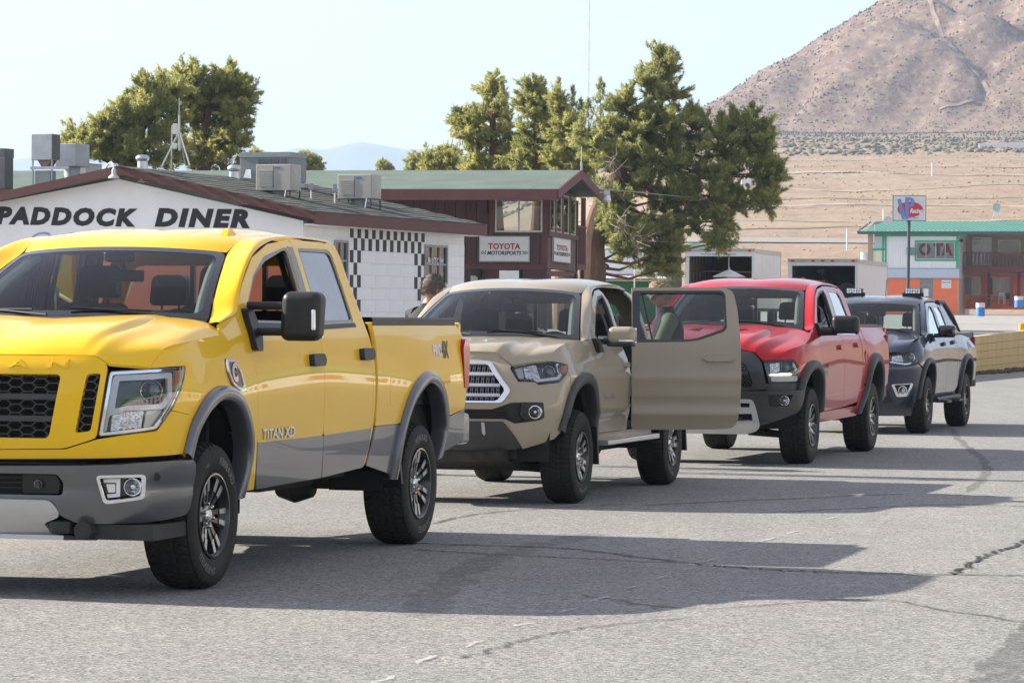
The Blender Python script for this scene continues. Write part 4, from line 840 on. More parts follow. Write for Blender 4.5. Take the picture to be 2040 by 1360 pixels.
    patch('lower_intake',lambda a,b:s.P(a,b,0.),it,[],.2,M['liner'],root,flange=0)
    ib=MB()
    for z in (.585,.615,.645): ib.prism([(-.44,z),(.44,z),(.44,z+.008),(-.44,z+.008)],(0,.02),lambda a,b,c:tuple(s.P(np.array([a]),np.array([b]),.01+c)[0]))
    ib.build('intake_slats',M['black'],bp)['kind']='stuff'
    for sg in (1,-1):
        pk=patch('camera_panel',lambda a,b:s.P(a,b,.035),fillet([(sg*.25,.566),(sg*.25,.664),(sg*.44,.664),(sg*.46,.62),(sg*.45,.566)],.01),[],.06,M['black'],root,flange=.02,flip=False)
    p=s.P(np.array([.345]),np.array([.615]),.04)[0]; MB().lathe([(.026,0),(.026,.012),(.018,.016),(.01,.01),(0,.01)],16,'x',tuple(p)).build('sensor',M['gloss'],root,True)
    p=s.P(np.array([.957]),np.array([.658]),.062)[0]; MB().lathe([(.022,0),(.022,.006),(.012,.008),(0,.005)],16,'x',tuple(p)).build('sensor',M['black'],root,True)
    sk=[(0,.530),(.40,.528),(.432,.505),(.462,.44),(.40,.418),(.36,.40),(.40,.345),(.44,.325),(0,.318)]
    patch('skid_plate',lambda a,b:s.P(a,b,.075-.25*np.clip(.47-np.asarray(b),0,1)),sym([tuple(p) for p in fillet(sk,[0,.03,.02,.03,.02,.02,.02,.02,0])]),[],.05,M['silver'],root,flange=.05)
    lw=MB(); lw.prism([(.9,.315),(.45,.285),(-.1,.34),(-.1,.36),(.45,.31),(.9,.34)],(-.47,.47),lambda a,b,c:(a,c,b)); lw.build('lower_shield',M['silver'],root)
    for sg in (1,-1):
        tb=rbox((.86,sg*.46,.385),(.16,.13,.07),.02,2); tb.tube([(.80,sg*.6,.37),(.95,sg*.6,.37)],.05,12); tb.box(.2,.86,sg*.75-.22,sg*.75+.22,.32,.40); tb.build('tow_hook',M['under'],root,True)
        ff=fg if sg>0 else fgm
        patch('fog_bezel',lambda a,b:s.P(a,b,O+.006),ff,[[(sg*(abs(a)+(.775-abs(a))*.11),b+(.597-b)*.17) for a,b in ff]],.05,M['chrome'],root,flange=.04)
        patch('fog_recess',lambda a,b:s.P(a,b,0.),ff,[],.08,M['gloss'],root,flange=0)
        uu=[(.69,.645),(.775,.648),(.775,.552),(.712,.545),(.709,.562),(.757,.566),(.757,.628),(.693,.628)]
        patch('daytime_light',lambda a,b:s.P(a,b,.03),[(sg*a,b) for a,b in uu],[],.04,M['whitestrip'],root,flange=.03)
        patch('daytime_reflector',lambda a,b:s.P(a,b,.025),[(sg*a,b) for a,b in [(.705,.618),(.75,.618),(.75,.575),(.716,.575)]],[],.04,M['chrome'],root,flange=.03)
    foglamp(root,s,.842,.603,.042,.03)
    # doors
    of=[(2.18,1.548),(2.254,1.323),(2.332,1.178),(2.354,.792),(3.527,.797),(3.522,1.16),(3.516,1.41),(3.466,1.66),(3.43,1.993),(3.0,1.957),(2.652,1.868),(2.35,1.692)]
    fw=[(2.30,1.492),(2.40,1.61),(2.60,1.77),(2.86,1.882),(3.26,1.943),(3.325,1.943),(3.36,1.66),(3.40,1.478)]
    door_set(root,s,'front_door',of,fw,pm,gl=None,handle=None,gmirror='dark_glass',tr=.03)
    orr=[(3.537,.797),(3.532,1.16),(3.526,1.41),(3.476,1.66),(3.44,1.993),(4.0,1.993),(4.20,1.978),(4.27,1.74),(4.36,1.53),(4.455,1.25),(4.465,1.1),(4.455,.812)]
    rw=[(3.62,1.478),(3.545,1.66),(3.50,1.945),(4.079,1.95),(4.13,1.93),(4.251,1.49)]
    door_set(root,s,'rear_door',orr,rw,pm,gl='dark_glass')
    for sg in (1,-1):
        fl=lambda o:(lambda a,b:s.P(a,b,o)*np.array([1,sg,1]))
        patch('door_pillar_trim',fl(.002),[(3.405,1.48),(3.365,1.66),(3.33,1.95),(3.425,1.95),(3.462,1.66),(3.512,1.46)],[],.06,M['gloss'],root,flange=.004,flip=sg<0)
        for nm,a in (('door_lower_trim',[(2.354,.788),(3.527,.793),(3.54,.62),(3.56,.535),(2.42,.52),(2.38,.60)]),('door_lower_trim',[(3.537,.793),(4.455,.808),(4.44,.72),(4.35,.565),(3.57,.535),(3.55,.62)])):
            patch(nm,fl(.003),fillet(a,.015),[],.05,gm,root,flange=.025,flip=sg<0)
        patch('window_sill',fl(.004),[(2.29,1.462),(3.40,1.455),(3.62,1.448),(4.262,1.462),(4.25,1.487),(3.62,1.476),(3.40,1.478),(2.30,1.49)],[],.08,M['black'],root,flange=.02,flip=sg<0)
        patch('cab_corner',fl(0),fillet([(4.463,.812),(4.474,1.1),(4.463,1.25),(4.368,1.53),(4.278,1.74),(4.21,1.978),(4.26,1.985),(4.33,1.743),(4.428,1.535),(4.515,1.244),(4.51,.95),(4.49,.80),(4.40,.60),(4.36,.565),(4.45,.73)],.01),[],.04,pm,root,flip=sg<0)
        bed=[(4.60,1.487),(4.572,1.2),(4.545,.825),(5.0,.825)]+[p for p in ri if p[1]>.83]+[(6.11,.84),(6.575,.885),(6.615,1.03),(6.56,1.365),(6.615,1.395),(6.49,1.497)]
        bb=patch('bed_side',fl(0),bed,[],.05,pm,root,flip=sg<0,flange=.03)
        patch('bed_lower_trim',fl(.003),[(4.545,.818),(5.0,.818)]+[p for p in ri if p[1]<.82 and p[0]<5.5][::-1]+[(4.93,.50),(4.42,.575),(4.50,.69)],[],.05,gm,root,flip=sg<0)
        patch('bed_lower_trim',fl(.003),[(6.08,.82),(6.575,.878),(6.60,.66),(6.03,.585)],[],.05,gm,root,flip=sg<0)
        rc=MB(); pp=np.array([fl(.008)(np.array([t]),np.array([1.49]))[0] for t in np.linspace(4.6,6.49,20)]); up=np.array([0,0,.034]); inn=np.array([0,-.13*sg,0]); rc.grid(np.array([pp-[0,0,.02],pp+up*.7,pp+up+inn*.08,pp+up+inn,pp+inn])); rc.build('bed_rail_cap',M['black'],root,True)
        if sg>0:
            fd=fillet([(4.77,1.135),(4.93,1.135),(4.905,1.05),(4.865,.945),(4.77,.948)],.02); fd=[(a+.22,b) for a,b in fd]
            patch('fuel_door',fl(.002),[(a-.005,b) for a,b in fillet([(4.83,1.13),(5.04,1.135),(5.03,1.06),(4.93,.945),(4.83,.945)],.02)],[],.05,pm,bb,flange=.006)
        for (t,z) in ((3.375,1.262),(4.34,1.29)):
            h=patch('door_handle',fl(.035),fillet([(t-.115,z-.036),(t+.09,z-.036),(t+.115,z),(t+.09,z+.036),(t-.115,z+.036)],.02),[],.03,M['black'],root,flange=.05,flip=sg<0)
    text_on(s,'TITAN XD',M['chrome'],root,2.70,.838,.56,.062,'badge_lettering',.008,extrude=.003,bold=.022)
    text_on(s,'PRO',M['white'],root,5.90,1.30,.225,.085,'decal_lettering',.003,shear=.22,bold=.03); text_on(s,'4X',M['trim'],root,6.11,1.305,.19,.12,'decal_lettering',.003,shear=.22,bold=.035); text_on(s,'-',M['trim'],root,6.005,1.295,.03,.014,'decal_lettering',.003)
    # engine badge: chrome shield with dark mesh and a C mark
    bo=[(1.80,1.285),(1.93,1.285),(2.03,1.20),(2.075,1.10),(1.98,1.10),(1.86,1.14),(1.80,1.215)]; bo=fillet(bo,.02); ct=np.mean(np.array(bo),0)
    bd=patch('engine_badge',lambda a,b:s.P(a,b,.010),bo,[],.05,M['gloss'],root,flange=.012); patch('badge_frame',lambda a,b:s.P(a,b,.016),bo,[[tuple(ct+(np.array(p)-ct)*.82) for p in bo]],.05,M['chrome'],bd,flange=.012)
    text_on(s,'C',M['chrome'],bd,1.905,1.205,.085,.11,'badge_letter',.014,extrude=.002,bold=.06); text_on(s,'CUMMINS',M['gloss'],bd,1.945,1.195,.09,.016,'badge_letter',.018,bold=.03)
    pz=s.P(np.array([1.99]),np.array([1.15]),.014)[0]
    # mirrors
    side_mirror(root,s,[(2.25,1.57),(2.36,1.57),(2.40,1.42),(2.36,1.32),(2.27,1.33)],(-.68,1.255,1.525),(.16,.238,.285),.05,pm,M['black'],[((-.66,.93,1.585),(-.68,1.2,1.585),.024),((-.67,.95,1.435),(-.68,1.2,1.435),.024)],(.098,-.02,.02,.12),.015)
    # antenna fin
    fb=MB().prism(fillet([(-.10,0),(.10,0),(.03,.05),(-.03,.055)],.02),(-.028,.028),lambda a,b,c:(-1.42-a,.52+c*(1-b*9),2.0+b)); fb.build('antenna_fin',pm,root,True)
    tail_light(root,-4.93,[(-4.865,1.375),(-4.815,1.31),(-4.84,1.16),(-4.86,1.03),(-4.955,1.03),(-4.975,1.30),(-4.955,1.385)],.985,0)
    rb=rbox((-5.02,0,.74),(.2,1.92,.22),.03,2); rb.build('rear_bumper',gm,root,True); mf=MB()
    for y in (-.86,.86): mf.prism([(-3.40,.62),(-3.47,.42),(-3.43,.42),(-3.36,.62)],(y-.13,y+.13),lambda a,b,c:(a,c,b))
    mf.build('mud_flap',M['black'],root)
    root.matrix_world=place(-1.655,18.09,15.78,.99)
    return root
# ================================================================= tan crew cab with an open rear door
def build_taco():
    s=SURF['taco']; root=thing('pickup_truck','tan pickup truck with chrome framed grille and its rear door swung open','pickup truck',group='pickup trucks parked in line on the lane')
    pm=paint('tan_paint',(.335,.285,.205)); wbm=3.236
    q=dict(paint=pm,wb=wbm,R=.39,rim=.205,tw=.26,track=.925,ws_bc=(-.45,.775,1.35),ws_bm=(-.22,0,1.385),ws_tc=(-1.15,.60,1.745),ws_tm=(-1.0,0,1.785),pillar_foot=(-.30,.84,1.335),
      roof_edge=[(-1.32,.615,1.80),(-1.8,.62,1.83),(-2.35,.61,1.825),(-2.62,.60,1.78)],roof_mid=[(-1.2,0,1.835),(-1.6,0,1.865),(-2.2,0,1.87),(-2.62,0,1.83)],
      cant=[(1.87,1.335),(1.97,1.345),(2.06,1.36),(2.25,1.48),(2.567,1.70),(2.85,1.775),(3.15,1.80),(3.7,1.80),(4.0,1.785)],xr=-2.74,belt=1.28,floor=.55,seat_x=-1.38,seat_h=1.38,bed=(-2.80,-4.42),rail=1.30,nose=.85,bay=1.15,frame=.46,
      spokes=spokes_six,tread=(56,.25,280,.007),lettering=[('WRANGLER',5.2,.03)],rot=.52)
    cab(root,s,q); make_wheels(root,q)
    HL=[(.552,1.125),(.80,1.160),(1.045,1.171),(1.183,1.147),(1.156,1.098),(1.022,1.009),(.804,.992),(.777,1.015),(.62,1.019)]
    fa=[(2.06,.55),(2.03,.72),(1.94,.89),(1.78,1.035),(1.56,1.085),(1.38,1.065),(1.21,.99),(1.10,.84),(1.02,.62)]; fh=(1.496,.42)
    ra=[(4.20,.55),(4.26,.80),(4.42,1.01),(4.72,1.085),(5.02,1.01),(5.17,.82),(5.2,.6)]; rh=(4.732,.42)
    for pa,hb in ((fa,fh),(ra,rh)): both(sweep_flare(s,pa,hb,.10,.035),'wheel_arch_flare',M['trim'],root,True,50)
    fi=inner_arch(fa,fh,.05); ri=inner_arch(ra,rh,.05)
    patch('fender',s.P,[(.955,1.178),(1.05,1.25),(1.25,1.312),(1.4,1.329),(1.55,1.338),(1.72,1.341),(1.87,1.338),(1.99,1.338),(2.045,1.33),(2.06,1.0),(2.09,.80),(2.13,.545),(2.10,.545)]+fi[:-12]+[(1.163,1.098),(1.19,1.147),(1.05,1.176)],[],.045,pm,root,mirror=True)
    low=[(0,1.246),(.418,1.240),(.555,1.140),(.545,1.118),(.612,1.012),(.770,1.008),(.80,.986),(1.024,1.003),(1.155,1.094)]+fi[-12:]+[(.98,.548),(.66,.468),(.59,.565),(.487,.692),(0,.692)]
    gr=fillet([(-.359,1.173),(.359,1.173),(.531,.943),(.462,.845),(-.462,.845),(-.531,.943)],.03); li=fillet([(-.40,.79),(.40,.79),(.552,.85),(.82,.848),(.835,.72),(.79,.70),(.58,.667),(.50,.705),(-.50,.705),(-.58,.667),(-.79,.70),(-.835,.72),(-.82,.848),(-.552,.85)],.02)
    patch('front_fascia',s.P,sym(low),[gr,li],.05,pm,root,flange=.05)
    g=patch('grille',lambda a,b:s.P(a,b,-.05),gr,[],.1,M['liner'],root,flange=0); sc2=lambda k:[(a*k,1.0+(b-1.0)*(k-.02)) for a,b in gr]
    patch('grille_frame',lambda a,b:s.P(a,b,.012),sc2(1.03),[sc2(.945)],.05,M['chrome'],g,flange=.04)
    for z in (1.075,.985,.905):
        w=np.interp(z,[.845,.943,1.173],[.45,.52,.36])*.93; patch('grille_bar',lambda a,b:s.P(a,b,-.008),[(-w,z-.011),(w,z-.011),(w,z+.011),(-w,z+.011)],[],.1,M['silver'],g,flange=.03)
    mb=MB()
    for r,(z0,z1) in enumerate(((.862,.894),(.916,.974),(.996,1.064),(1.086,1.15))):
        for i in range(-11,12):
            x=i*.044; w=np.interp((z0+z1)/2,[.845,.943,1.173],[.45,.52,.36])*.92
            if abs(x)<w: mb.prism([(x-.012,z0),(x-.007,z0),(x-.007,z1),(x-.012,z1)],(-.03,-.012),lambda a,b,c:tuple(s.P(np.array([a]),np.array([b]),c)[0])); mb.prism([(x+.007,z0),(x+.012,z0),(x+.012,z1),(x+.007,z1)],(-.03,-.012),lambda a,b,c:tuple(s.P(np.array([a]),np.array([b]),c)[0])); mb.prism([(x-.007,(z0+z1)/2-.003),(x+.007,(z0+z1)/2-.003),(x+.007,(z0+z1)/2+.003),(x-.007,(z0+z1)/2+.003)],(-.03,-.014),lambda a,b,c:tuple(s.P(np.array([a]),np.array([b]),c)[0]))
    mb.build('grille_mesh',mat('grille_cell_grey',(.20,.205,.21),.35,.7,var=.1),g)['kind']='stuff'
    MB().lathe([(.085,-.006),(.085,.004),(.078,.008),(.072,.004),(.072,-.006)],30,'x',tuple(s.P(np.array([0.]),np.array([1.03]),.01)[0]),True).build('emblem',M['chrome'],g,True)
    it=patch('lower_intake',lambda a,b:s.P(a,b,-.045),li,[],.1,M['black'],root,flange=0)
    for z in (.725,.75,.775): patch('intake_slat',lambda a,b:s.P(a,b,-.02),[(-.52,z-.006),(.52,z-.006),(.52,z+.006),(-.52,z+.006)],[],.2,M['black'],it,flange=.02)
    for sg in (1,-1): patch('fog_bezel',lambda a,b:s.P(a,b,.004),fillet([(sg*.635,.842),(sg*.818,.842),(sg*.82,.722),(sg*.66,.70),(sg*.62,.74)],.02),[],.05,M['black'],root,flange=.05)
    foglamp(root,s,.735,.768,.047,.02)
    patch('skid_plate',lambda a,b:s.P(a,b,.012-.12*np.clip(.6-np.asarray(b),0,1)),sym([tuple(p) for p in fillet([(0,.688),(.475,.688),(.50,.675),(.585,.565),(.65,.47),(.37,.445),(0,.44)],[0,.02,.02,.02,.02,.03,0])]),[],.05,M['trim'],root,flange=.06)
    patch('skid_insert',lambda a,b:s.P(a,b,.022),[(.315,.68),(.335,.68),(.345,.59),(.335,.575),(.32,.60)],[],.04,M['silver'],root,flange=.02)
    lw=MB(); lw.prism([(.80,.44),(.72,.36),(.3,.27),(-.2,.30),(-.2,.5),(.6,.55)],(-.48,.48),lambda a,b,c:(a,c,b)); lw.build('engine_shield',M['under'],root)
    sp=MB().tube([(.02,.62,.34),(.02,.60,.66)],.022,8); mt_s=mat('yellow_damper',(.45,.25,.02),.4,var=.2); sp.build('shock_absorber',mt_s,root,True)
    ex=lambda u,v:(.024*np.clip(1-np.abs(v-.66)/.11,0,1)**1.2-.008*(1-sstep(v,.5,.6)))*np.sin(PI*np.clip(u*.97,0,1))**.5
    G=hood_half(s,[(0,1.255),(.25,1.254),(.418,1.248),(.57,1.145),(.80,1.168),(.955,1.18)],[(.955,1.18),(1.05,1.25),(1.25,1.312),(1.55,1.338),(1.86,1.342)],[(.55,0,1.30),(.3,0,1.335),(0,0,1.365),(-.2,0,1.375)],[(-.27,.35,1.37),(-.37,.62,1.35)],.7,4,ex)
    finish_hood(G,pm,root)
    headlight(root,s,HL,[('projector','ball',(.965,1.085,.047),-.04,'lampglass'),
      ('reflector','poly',[(.70,1.13),(.86,1.145),(.85,1.03),(.76,1.035),(.70,1.05)],-.035,'bulb'),('reflector','poly',[(.59,1.115),(.68,1.128),(.68,1.04),(.63,1.035)],-.03,'alloy'),
      ('light_guide','poly',[(.80,1.012),(1.03,1.03),(1.075,1.07),(1.06,1.085),(1.02,1.05),(.81,1.03),(.77,1.035),(.775,1.022)],-.012,'whitestrip'),
      ('bezel_trim','poly',[(1.055,1.16),(1.09,1.155),(1.075,1.07),(1.05,1.085)],-.015,'chrome'),
      ('turn_signal','poly',[(1.10,1.135),(1.172,1.138),(1.150,1.10),(1.098,1.08)],-.01,'amber')],'gloss','bulb',.06)
    of=[(2.06,1.345),(2.075,1.0),(2.105,.80),(2.145,.56),(3.14,.56),(3.145,1.0),(3.14,1.28),(3.12,1.50),(3.08,1.785),(2.85,1.765),(2.567,1.69),(2.25,1.475)]
    fw=[(2.22,1.30),(2.36,1.44),(2.62,1.65),(2.80,1.72),(3.01,1.74),(3.04,1.50),(3.05,1.31)]
    door_set(root,s,'front_door',of,fw,pm,gl=None,handle=(2.93,3.09,1.105,1.14),tr=.03,frame_mat='black')
    # passenger rear door closed; driver rear door open about its hinge
    orr=[(3.15,.56),(3.155,1.0),(3.15,1.28),(3.13,1.50),(3.09,1.785),(3.7,1.785),(3.92,1.77),(4.02,1.55),(4.10,1.28),(4.12,1.0),(4.11,.8),(4.0,.56)]
    rw=[(3.20,1.31),(3.19,1.50),(3.17,1.74),(3.80,1.74),(3.93,1.55),(3.97,1.42),(3.80,1.31)]
    mfn=lambda a,b:s.P(a,b)*np.array([1,-1,1])
    d=patch('rear_door',mfn,fillet(orr,.03),[fillet(rw,.03)],.06,pm,root,flip=True); patch('window',lambda a,b:s.P(a,b,-.012)*np.array([1,-1,1]),fillet(rw,.03),[],.12,M['dark_glass'],d,flange=0,flip=True)
    K=lambda L:[((a-455)/912.,1.517+(95.6-b/4.+.00698*(a/4.+120))/228.) for a,b in L]
    do=fillet(K([(458,130),(1195,128),(1272,158),(1303,300),(1325,560),(1332,850),(1325,1090),(1300,1215),(1262,1252),(1150,1262),(480,1265),(458,1245)]),[.01,.05,.06,.05,.1,.1,.1,.08,.05,.03,.02,.02])
    dw=fillet(K([(520,175),(1165,172),(1195,190),(1202,440),(1182,468),(980,535),(900,545),(522,545)]),.03); db=fillet(K([(466,155),(1180,153),(1208,178),(1217,455),(1190,482),(985,550),(900,560),(466,566)]),.03)
    cz=pchip([.5,.62,.722,.752,.83,.85,.95,1.03,1.062,1.3,1.5,1.83],[-.052,-.024,.006,-.006,-.002,.006,.010,.021,.007,0.,-.045,-.155])
    hx=-1.58; hp=s.P(np.array([s.T(hx)]),np.array([1.0]))[0]; ph=R(73); ax=np.array([-math.cos(ph),math.sin(ph),0]); nn=np.array([math.sin(ph),math.cos(ph),0])
    dfn=lambda o=0.:(lambda a,b:np.array([hx-.03,hp[1]+.01,0])+np.asarray(a)[...,None]*ax+(cz(b)+o+.008*(np.asarray(a)-.5)**2)[...,None]*nn+np.asarray(b)[...,None]*np.array([0,0,1.]))
    od=patch('rear_door',dfn(),do,[dw],.05,pm,root,flange=.03); od['label']='open rear door swung out towards the lane'
    patch('window_seal',dfn(.003),db,[dw],.05,M['gloss'],od,flange=.02); patch('window',dfn(-.015),dw,[],.1,glass('light_tint',(.46,.50,.49)),od,flange=0)
    patch('door_liner',dfn(-.085),[(a*.96+.02,b*.97+.035) for a,b in do],[dw],.1,M['cabin'],od,flange=-.07)
    qd=MB().tube([dfn(-.03)(np.array([a]),np.array([b]))[0] for a,b in K([(540,175),(620,540)])],.008); qd.build('window_divider',M['black'],od)
    for hz in (.78,1.28): MB().box(-.03,.05,-.02,.06,hz,hz+.07).build('hinge',M['black'],od).location=tuple(dfn(-.09)(np.array([-.02]),np.array([0.]))[0])
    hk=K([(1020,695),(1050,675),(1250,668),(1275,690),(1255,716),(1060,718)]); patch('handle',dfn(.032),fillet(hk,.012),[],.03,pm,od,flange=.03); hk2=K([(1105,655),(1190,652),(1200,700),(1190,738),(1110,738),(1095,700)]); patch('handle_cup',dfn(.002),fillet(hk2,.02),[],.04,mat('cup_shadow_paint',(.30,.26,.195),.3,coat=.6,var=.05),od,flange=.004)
    for sg in (1,-1):
        fl=lambda o:(lambda a,b:s.P(a,b,o)*np.array([1,sg,1]))
        patch('cab_corner',fl(0),fillet([(4.13,.8),(4.13,1.0),(4.112,1.28),(4.03,1.55),(3.93,1.77),(4.0,1.775),(4.08,1.75),(4.14,1.55),(4.20,1.28),(4.22,1.0),(4.21,.6),(4.02,.56)],.01),[],.04,pm,root,flip=sg<0)
        patch('bed_side',fl(0),[(4.24,1.29),(4.235,.85)]+ri+[(5.2,.62),(5.85,.68),(5.9,1.0),(5.85,1.30)],[],.05,pm,root,flip=sg<0)
        patch('rocker',fl(-.02),[(2.10,.55),(4.1,.55),(4.15,.47),(2.08,.47)],[],.06,pm,root,flip=sg<0)
        st=MB(); st.prism(fillet([(.86,.50),(.99,.50),(.99,.455),(.86,.455)],.01),(-2.45,-.62),lambda a,b,c:(c,sg*a,b)); st.build('running_board',M['silver'],root)
        mf=MB().prism(fillet([(-.44,.62),(-.50,.30),(-.47,.30),(-.40,.62)],.01),(sg*.70,sg*.945),lambda a,b,c:(a,c,b)); mf.build('mud_flap',M['black'],root); mf=MB().prism([(-wbm-.44,.62),(-wbm-.5,.30),(-wbm-.47,.30),(-wbm-.40,.62)],(sg*.70,sg*.945),lambda a,b,c:(a,c,b)); mf.build('mud_flap',M['black'],root)
    text_on(s,'V6  4X4',M['chrome'],root,2.40,.862,.36,.035,'badge_lettering',.008,extrude=.003,bold=.02)
    side_mirror(root,s,[(2.16,1.36),(2.30,1.36),(2.32,1.24),(2.18,1.24)],(-.80,1.06,1.385),(.15,.24,.15),.05,pm,pm,[((-.80,.90,1.335),(-.80,1.0,1.34),.03)],(.05,-.045,.13,.015),0.)
    lowr=rbox((-.80,1.05,1.305),(.14,.22,.03),.012,2); lowr.build('mirror_base',M['black'],root,True)
    tail_light(root,-4.42,[(-4.36,1.24),(-4.34,.95),(-4.45,.95),(-4.45,1.24)],.92,0); rbox((-4.55,0,.66),(.18,1.75,.2),.03,2).build('rear_bumper',M['chrome'],root,True)
    rr=MB().grid(np.array([[(x,y,1.873-.030*abs(y/.45)**2.6-.03*((x+1.8)/.45)**2) for y in np.linspace(-.42,.42,13)] for x in np.linspace(-1.45,-2.15,9)])); rr.build('sunroof',M['gloss'],root,True)
    ef=MB().tube([(-4.25,.55,.40),(-4.6,.62,.34)],.035,10); ef.build('exhaust_tip',M['steel'],root,True)
    root.matrix_world=place(.590,26.78,16.29,.93); return root
# ================================================================= red crew cab
def build_ram():
    s=SURF['ram']; root=thing('pickup_truck','red pickup truck with black hood vents, black grille surround and black fender flares','pickup truck',group='pickup trucks parked in line on the lane')
    pm=paint('red_paint',(.42,.003,.009),.12); bm_=mat('black_satin_paint',(.02,.021,.022),.38,coat=.3,var=.1,dust=.08); wbm=3.57
    q=dict(paint=pm,wb=wbm,R=.415,rim=.225,tw=.285,track=.985,ws_bc=(-.42,.795,1.445),ws_bm=(-.2,0,1.475),ws_tc=(-1.12,.665,1.855),ws_tm=(-.98,0,1.895),pillar_foot=(-.2,.87,1.42),
      roof_edge=[(-1.3,.675,1.915),(-1.8,.68,1.945),(-2.4,.67,1.94),(-2.68,.66,1.895)],roof_mid=[(-1.2,0,1.95),(-1.6,0,1.985),(-2.2,0,1.99),(-2.68,0,1.95)],
      cant=[(1.84,1.42),(1.95,1.435),(2.07,1.455),(2.28,1.60),(2.60,1.80),(2.90,1.885),(3.38,1.925),(3.95,1.92),(4.22,1.905)],xr=-2.82,belt=1.42,floor=.58,seat_x=-1.38,seat_h=1.50,bed=(-2.88,-4.66),rail=1.46,nose=.85,bay=1.2,frame=.52,
      spokes=spokes_edge,tread=(42,.5,260,.010),rot=.3)
    cab(root,s,q); make_wheels(root,q)
    HL=[(.632,1.098),(.80,1.105),(.985,1.108),(1.03,1.07),(1.076,1.01),(1.10,.91),(1.085,.872),(.69,.868)]
    fa=[(2.16,.56),(2.09,.80),(1.93,.995),(1.70,1.09),(1.47,1.10),(1.25,1.04),(1.12,.94),(1.06,.80)]; fh=(1.644,.42)
    ra=[(4.30,.46),(4.66,.74),(4.84,1.02),(5.2,1.155),(5.56,1.06),(5.76,.80),(5.78,.60)]; rh=(5.214,.42)
    for pa,hb in ((fa,fh),(ra,rh)): both(sweep_flare(s,pa,hb,.10,.055),'wheel_arch_flare',M['trim'],root,True,50)
    fi=inner_arch(fa,fh,.05); ri=inner_arch(ra,rh,.05)
    top=[(.775,1.118),(.88,1.188),(1.04,1.232),(1.2,1.264),(1.38,1.297),(1.56,1.326),(1.75,1.378),(1.83,1.415),(1.95,1.43),(2.05,1.44)]
    patch('fender',s.P,[(.80,1.112)]+top[1:]+[(2.11,1.231),(2.19,.87),(2.225,.53),(2.18,.53)]+fi[:-2]+[(1.085,.86),(1.108,.91),(1.085,1.01),(1.04,1.075),(.99,1.114)],[],.05,pm,root,mirror=True)
    su=fillet([(0,1.215),(.372,1.209),(.528,1.185),(.61,1.093),(.667,.803),(.40,.785),(0,.785)],[0,.05,.04,.04,.03,0,0]); gr=fillet([(.36,1.13),(.46,1.05),(.53,.865),(.515,.82),(-.515,.82),(-.53,.865),(-.46,1.05),(-.36,1.13)],.025)
    patch('grille_surround',lambda a,b:s.P(a,b,.03),sym([tuple(p) for p in su]),[gr],.05,bm_,root,flange=.08)
    g=patch('grille',lambda a,b:s.P(a,b,-.02),gr,[],.1,M['gloss'],root,flange=0); hexmesh(s.P,np.array(gr),.04,.034,.006,'grille_mesh',M['black'],g,0.,.02)['kind']='stuff'
    patch('grille_bar',lambda a,b:s.P(a,b,.02),[(-.48,.955),(.48,.955),(.47,.995),(-.47,.995)],[],.1,bm_,g,flange=.03); [text_on(s,c_,M['silver'],g,t_,.975,.12,.06,'raised_letter',.04,extrude=.004,bold=.03) for c_,t_ in zip('RAM',(-.17,0,.17))]
    patch('headlight_surround',lambda a,b:s.P(a,b,-.005),[(.66,.862),(1.09,.866),(1.10,.80),(.67,.79)],[],.06,bm_,root,mirror=True)
    patch('front_bumper',lambda a,b:s.P(a,b,.06),sym([tuple(p) for p in fillet([(0,.775),(.672,.782),(1.12,.792),(1.10,.68),(1.03,.57),(.59,.415),(.56,.60),(.53,.70),(0,.70)],[0,.02,.04,.05,.06,.03,.05,.03,0])]),[fillet([(.675,.748),(.935,.748),(.885,.622),(.69,.622)],.02),fillet([(-.675,.748),(-.935,.748),(-.885,.622),(-.69,.622)],.02)],.05,bm_,root,flange=.09)
    for sg in (1,-1): patch('fog_recess',lambda a,b:s.P(a,b,.01),[(sg*a,b) for a,b in [(.66,.76),(.95,.76),(.90,.61),(.67,.61)]],[],.08,M['black'],root,flange=0)
    foglamp(root,s,.85,.685,.045,.03)
    sl=fillet([(.40,.66),(.50,.66),(.50,.61),(.40,.61)],.015); sl2=fillet([(.33,.545),(.52,.55),(.53,.47),(.33,.465)],.015)
    patch('skid_plate',lambda a,b:s.P(a,b,.08-.2*np.clip(.42-np.asarray(b),0,1)),sym([tuple(p) for p in fillet([(0,.70),(.525,.695),(.56,.60),(.60,.41),(.56,.36),(.45,.33),(0,.33)],[0,.04,.04,.04,.03,.03,0])]),[sl,[(-a,b) for a,b in sl],sl2,[(-a,b) for a,b in sl2]],.05,M['silver'],root,flange=.06)
    patch('skid_backing',lambda a,b:s.P(a,b,.02),[(-.55,.68),(.55,.68),(.57,.42),(-.57,.42)],[],.1,M['liner'],root,flange=0)
    for sg in (1,-1): MB().tube([(.88,sg*.42,.50),(.98,sg*.40,.50),(.98,sg*.34,.50),(.88,sg*.32,.50)],.016,8).build('tow_hook',M['black'],root,True)
    ex=lambda u,v:.035*(1-sstep(v,.46,.56))*np.sin(PI*np.clip(u,0,1))**.5
    G=hood_half(s,[(0,1.228),(.38,1.220),(.544,1.192),(.62,1.112),(.80,1.116)],[(.80,1.116),(.88,1.19),(1.2,1.265),(1.56,1.327),(1.78,1.387)],[(.6,0,1.29),(.3,0,1.345),(0,0,1.41),(-.18,0,1.46)],[(-.22,.35,1.466),(-.30,.62,1.445),(-.26,.80,1.425),(-.18,.88,1.405)],.75,4,ex)
    finish_hood(G,pm,root)
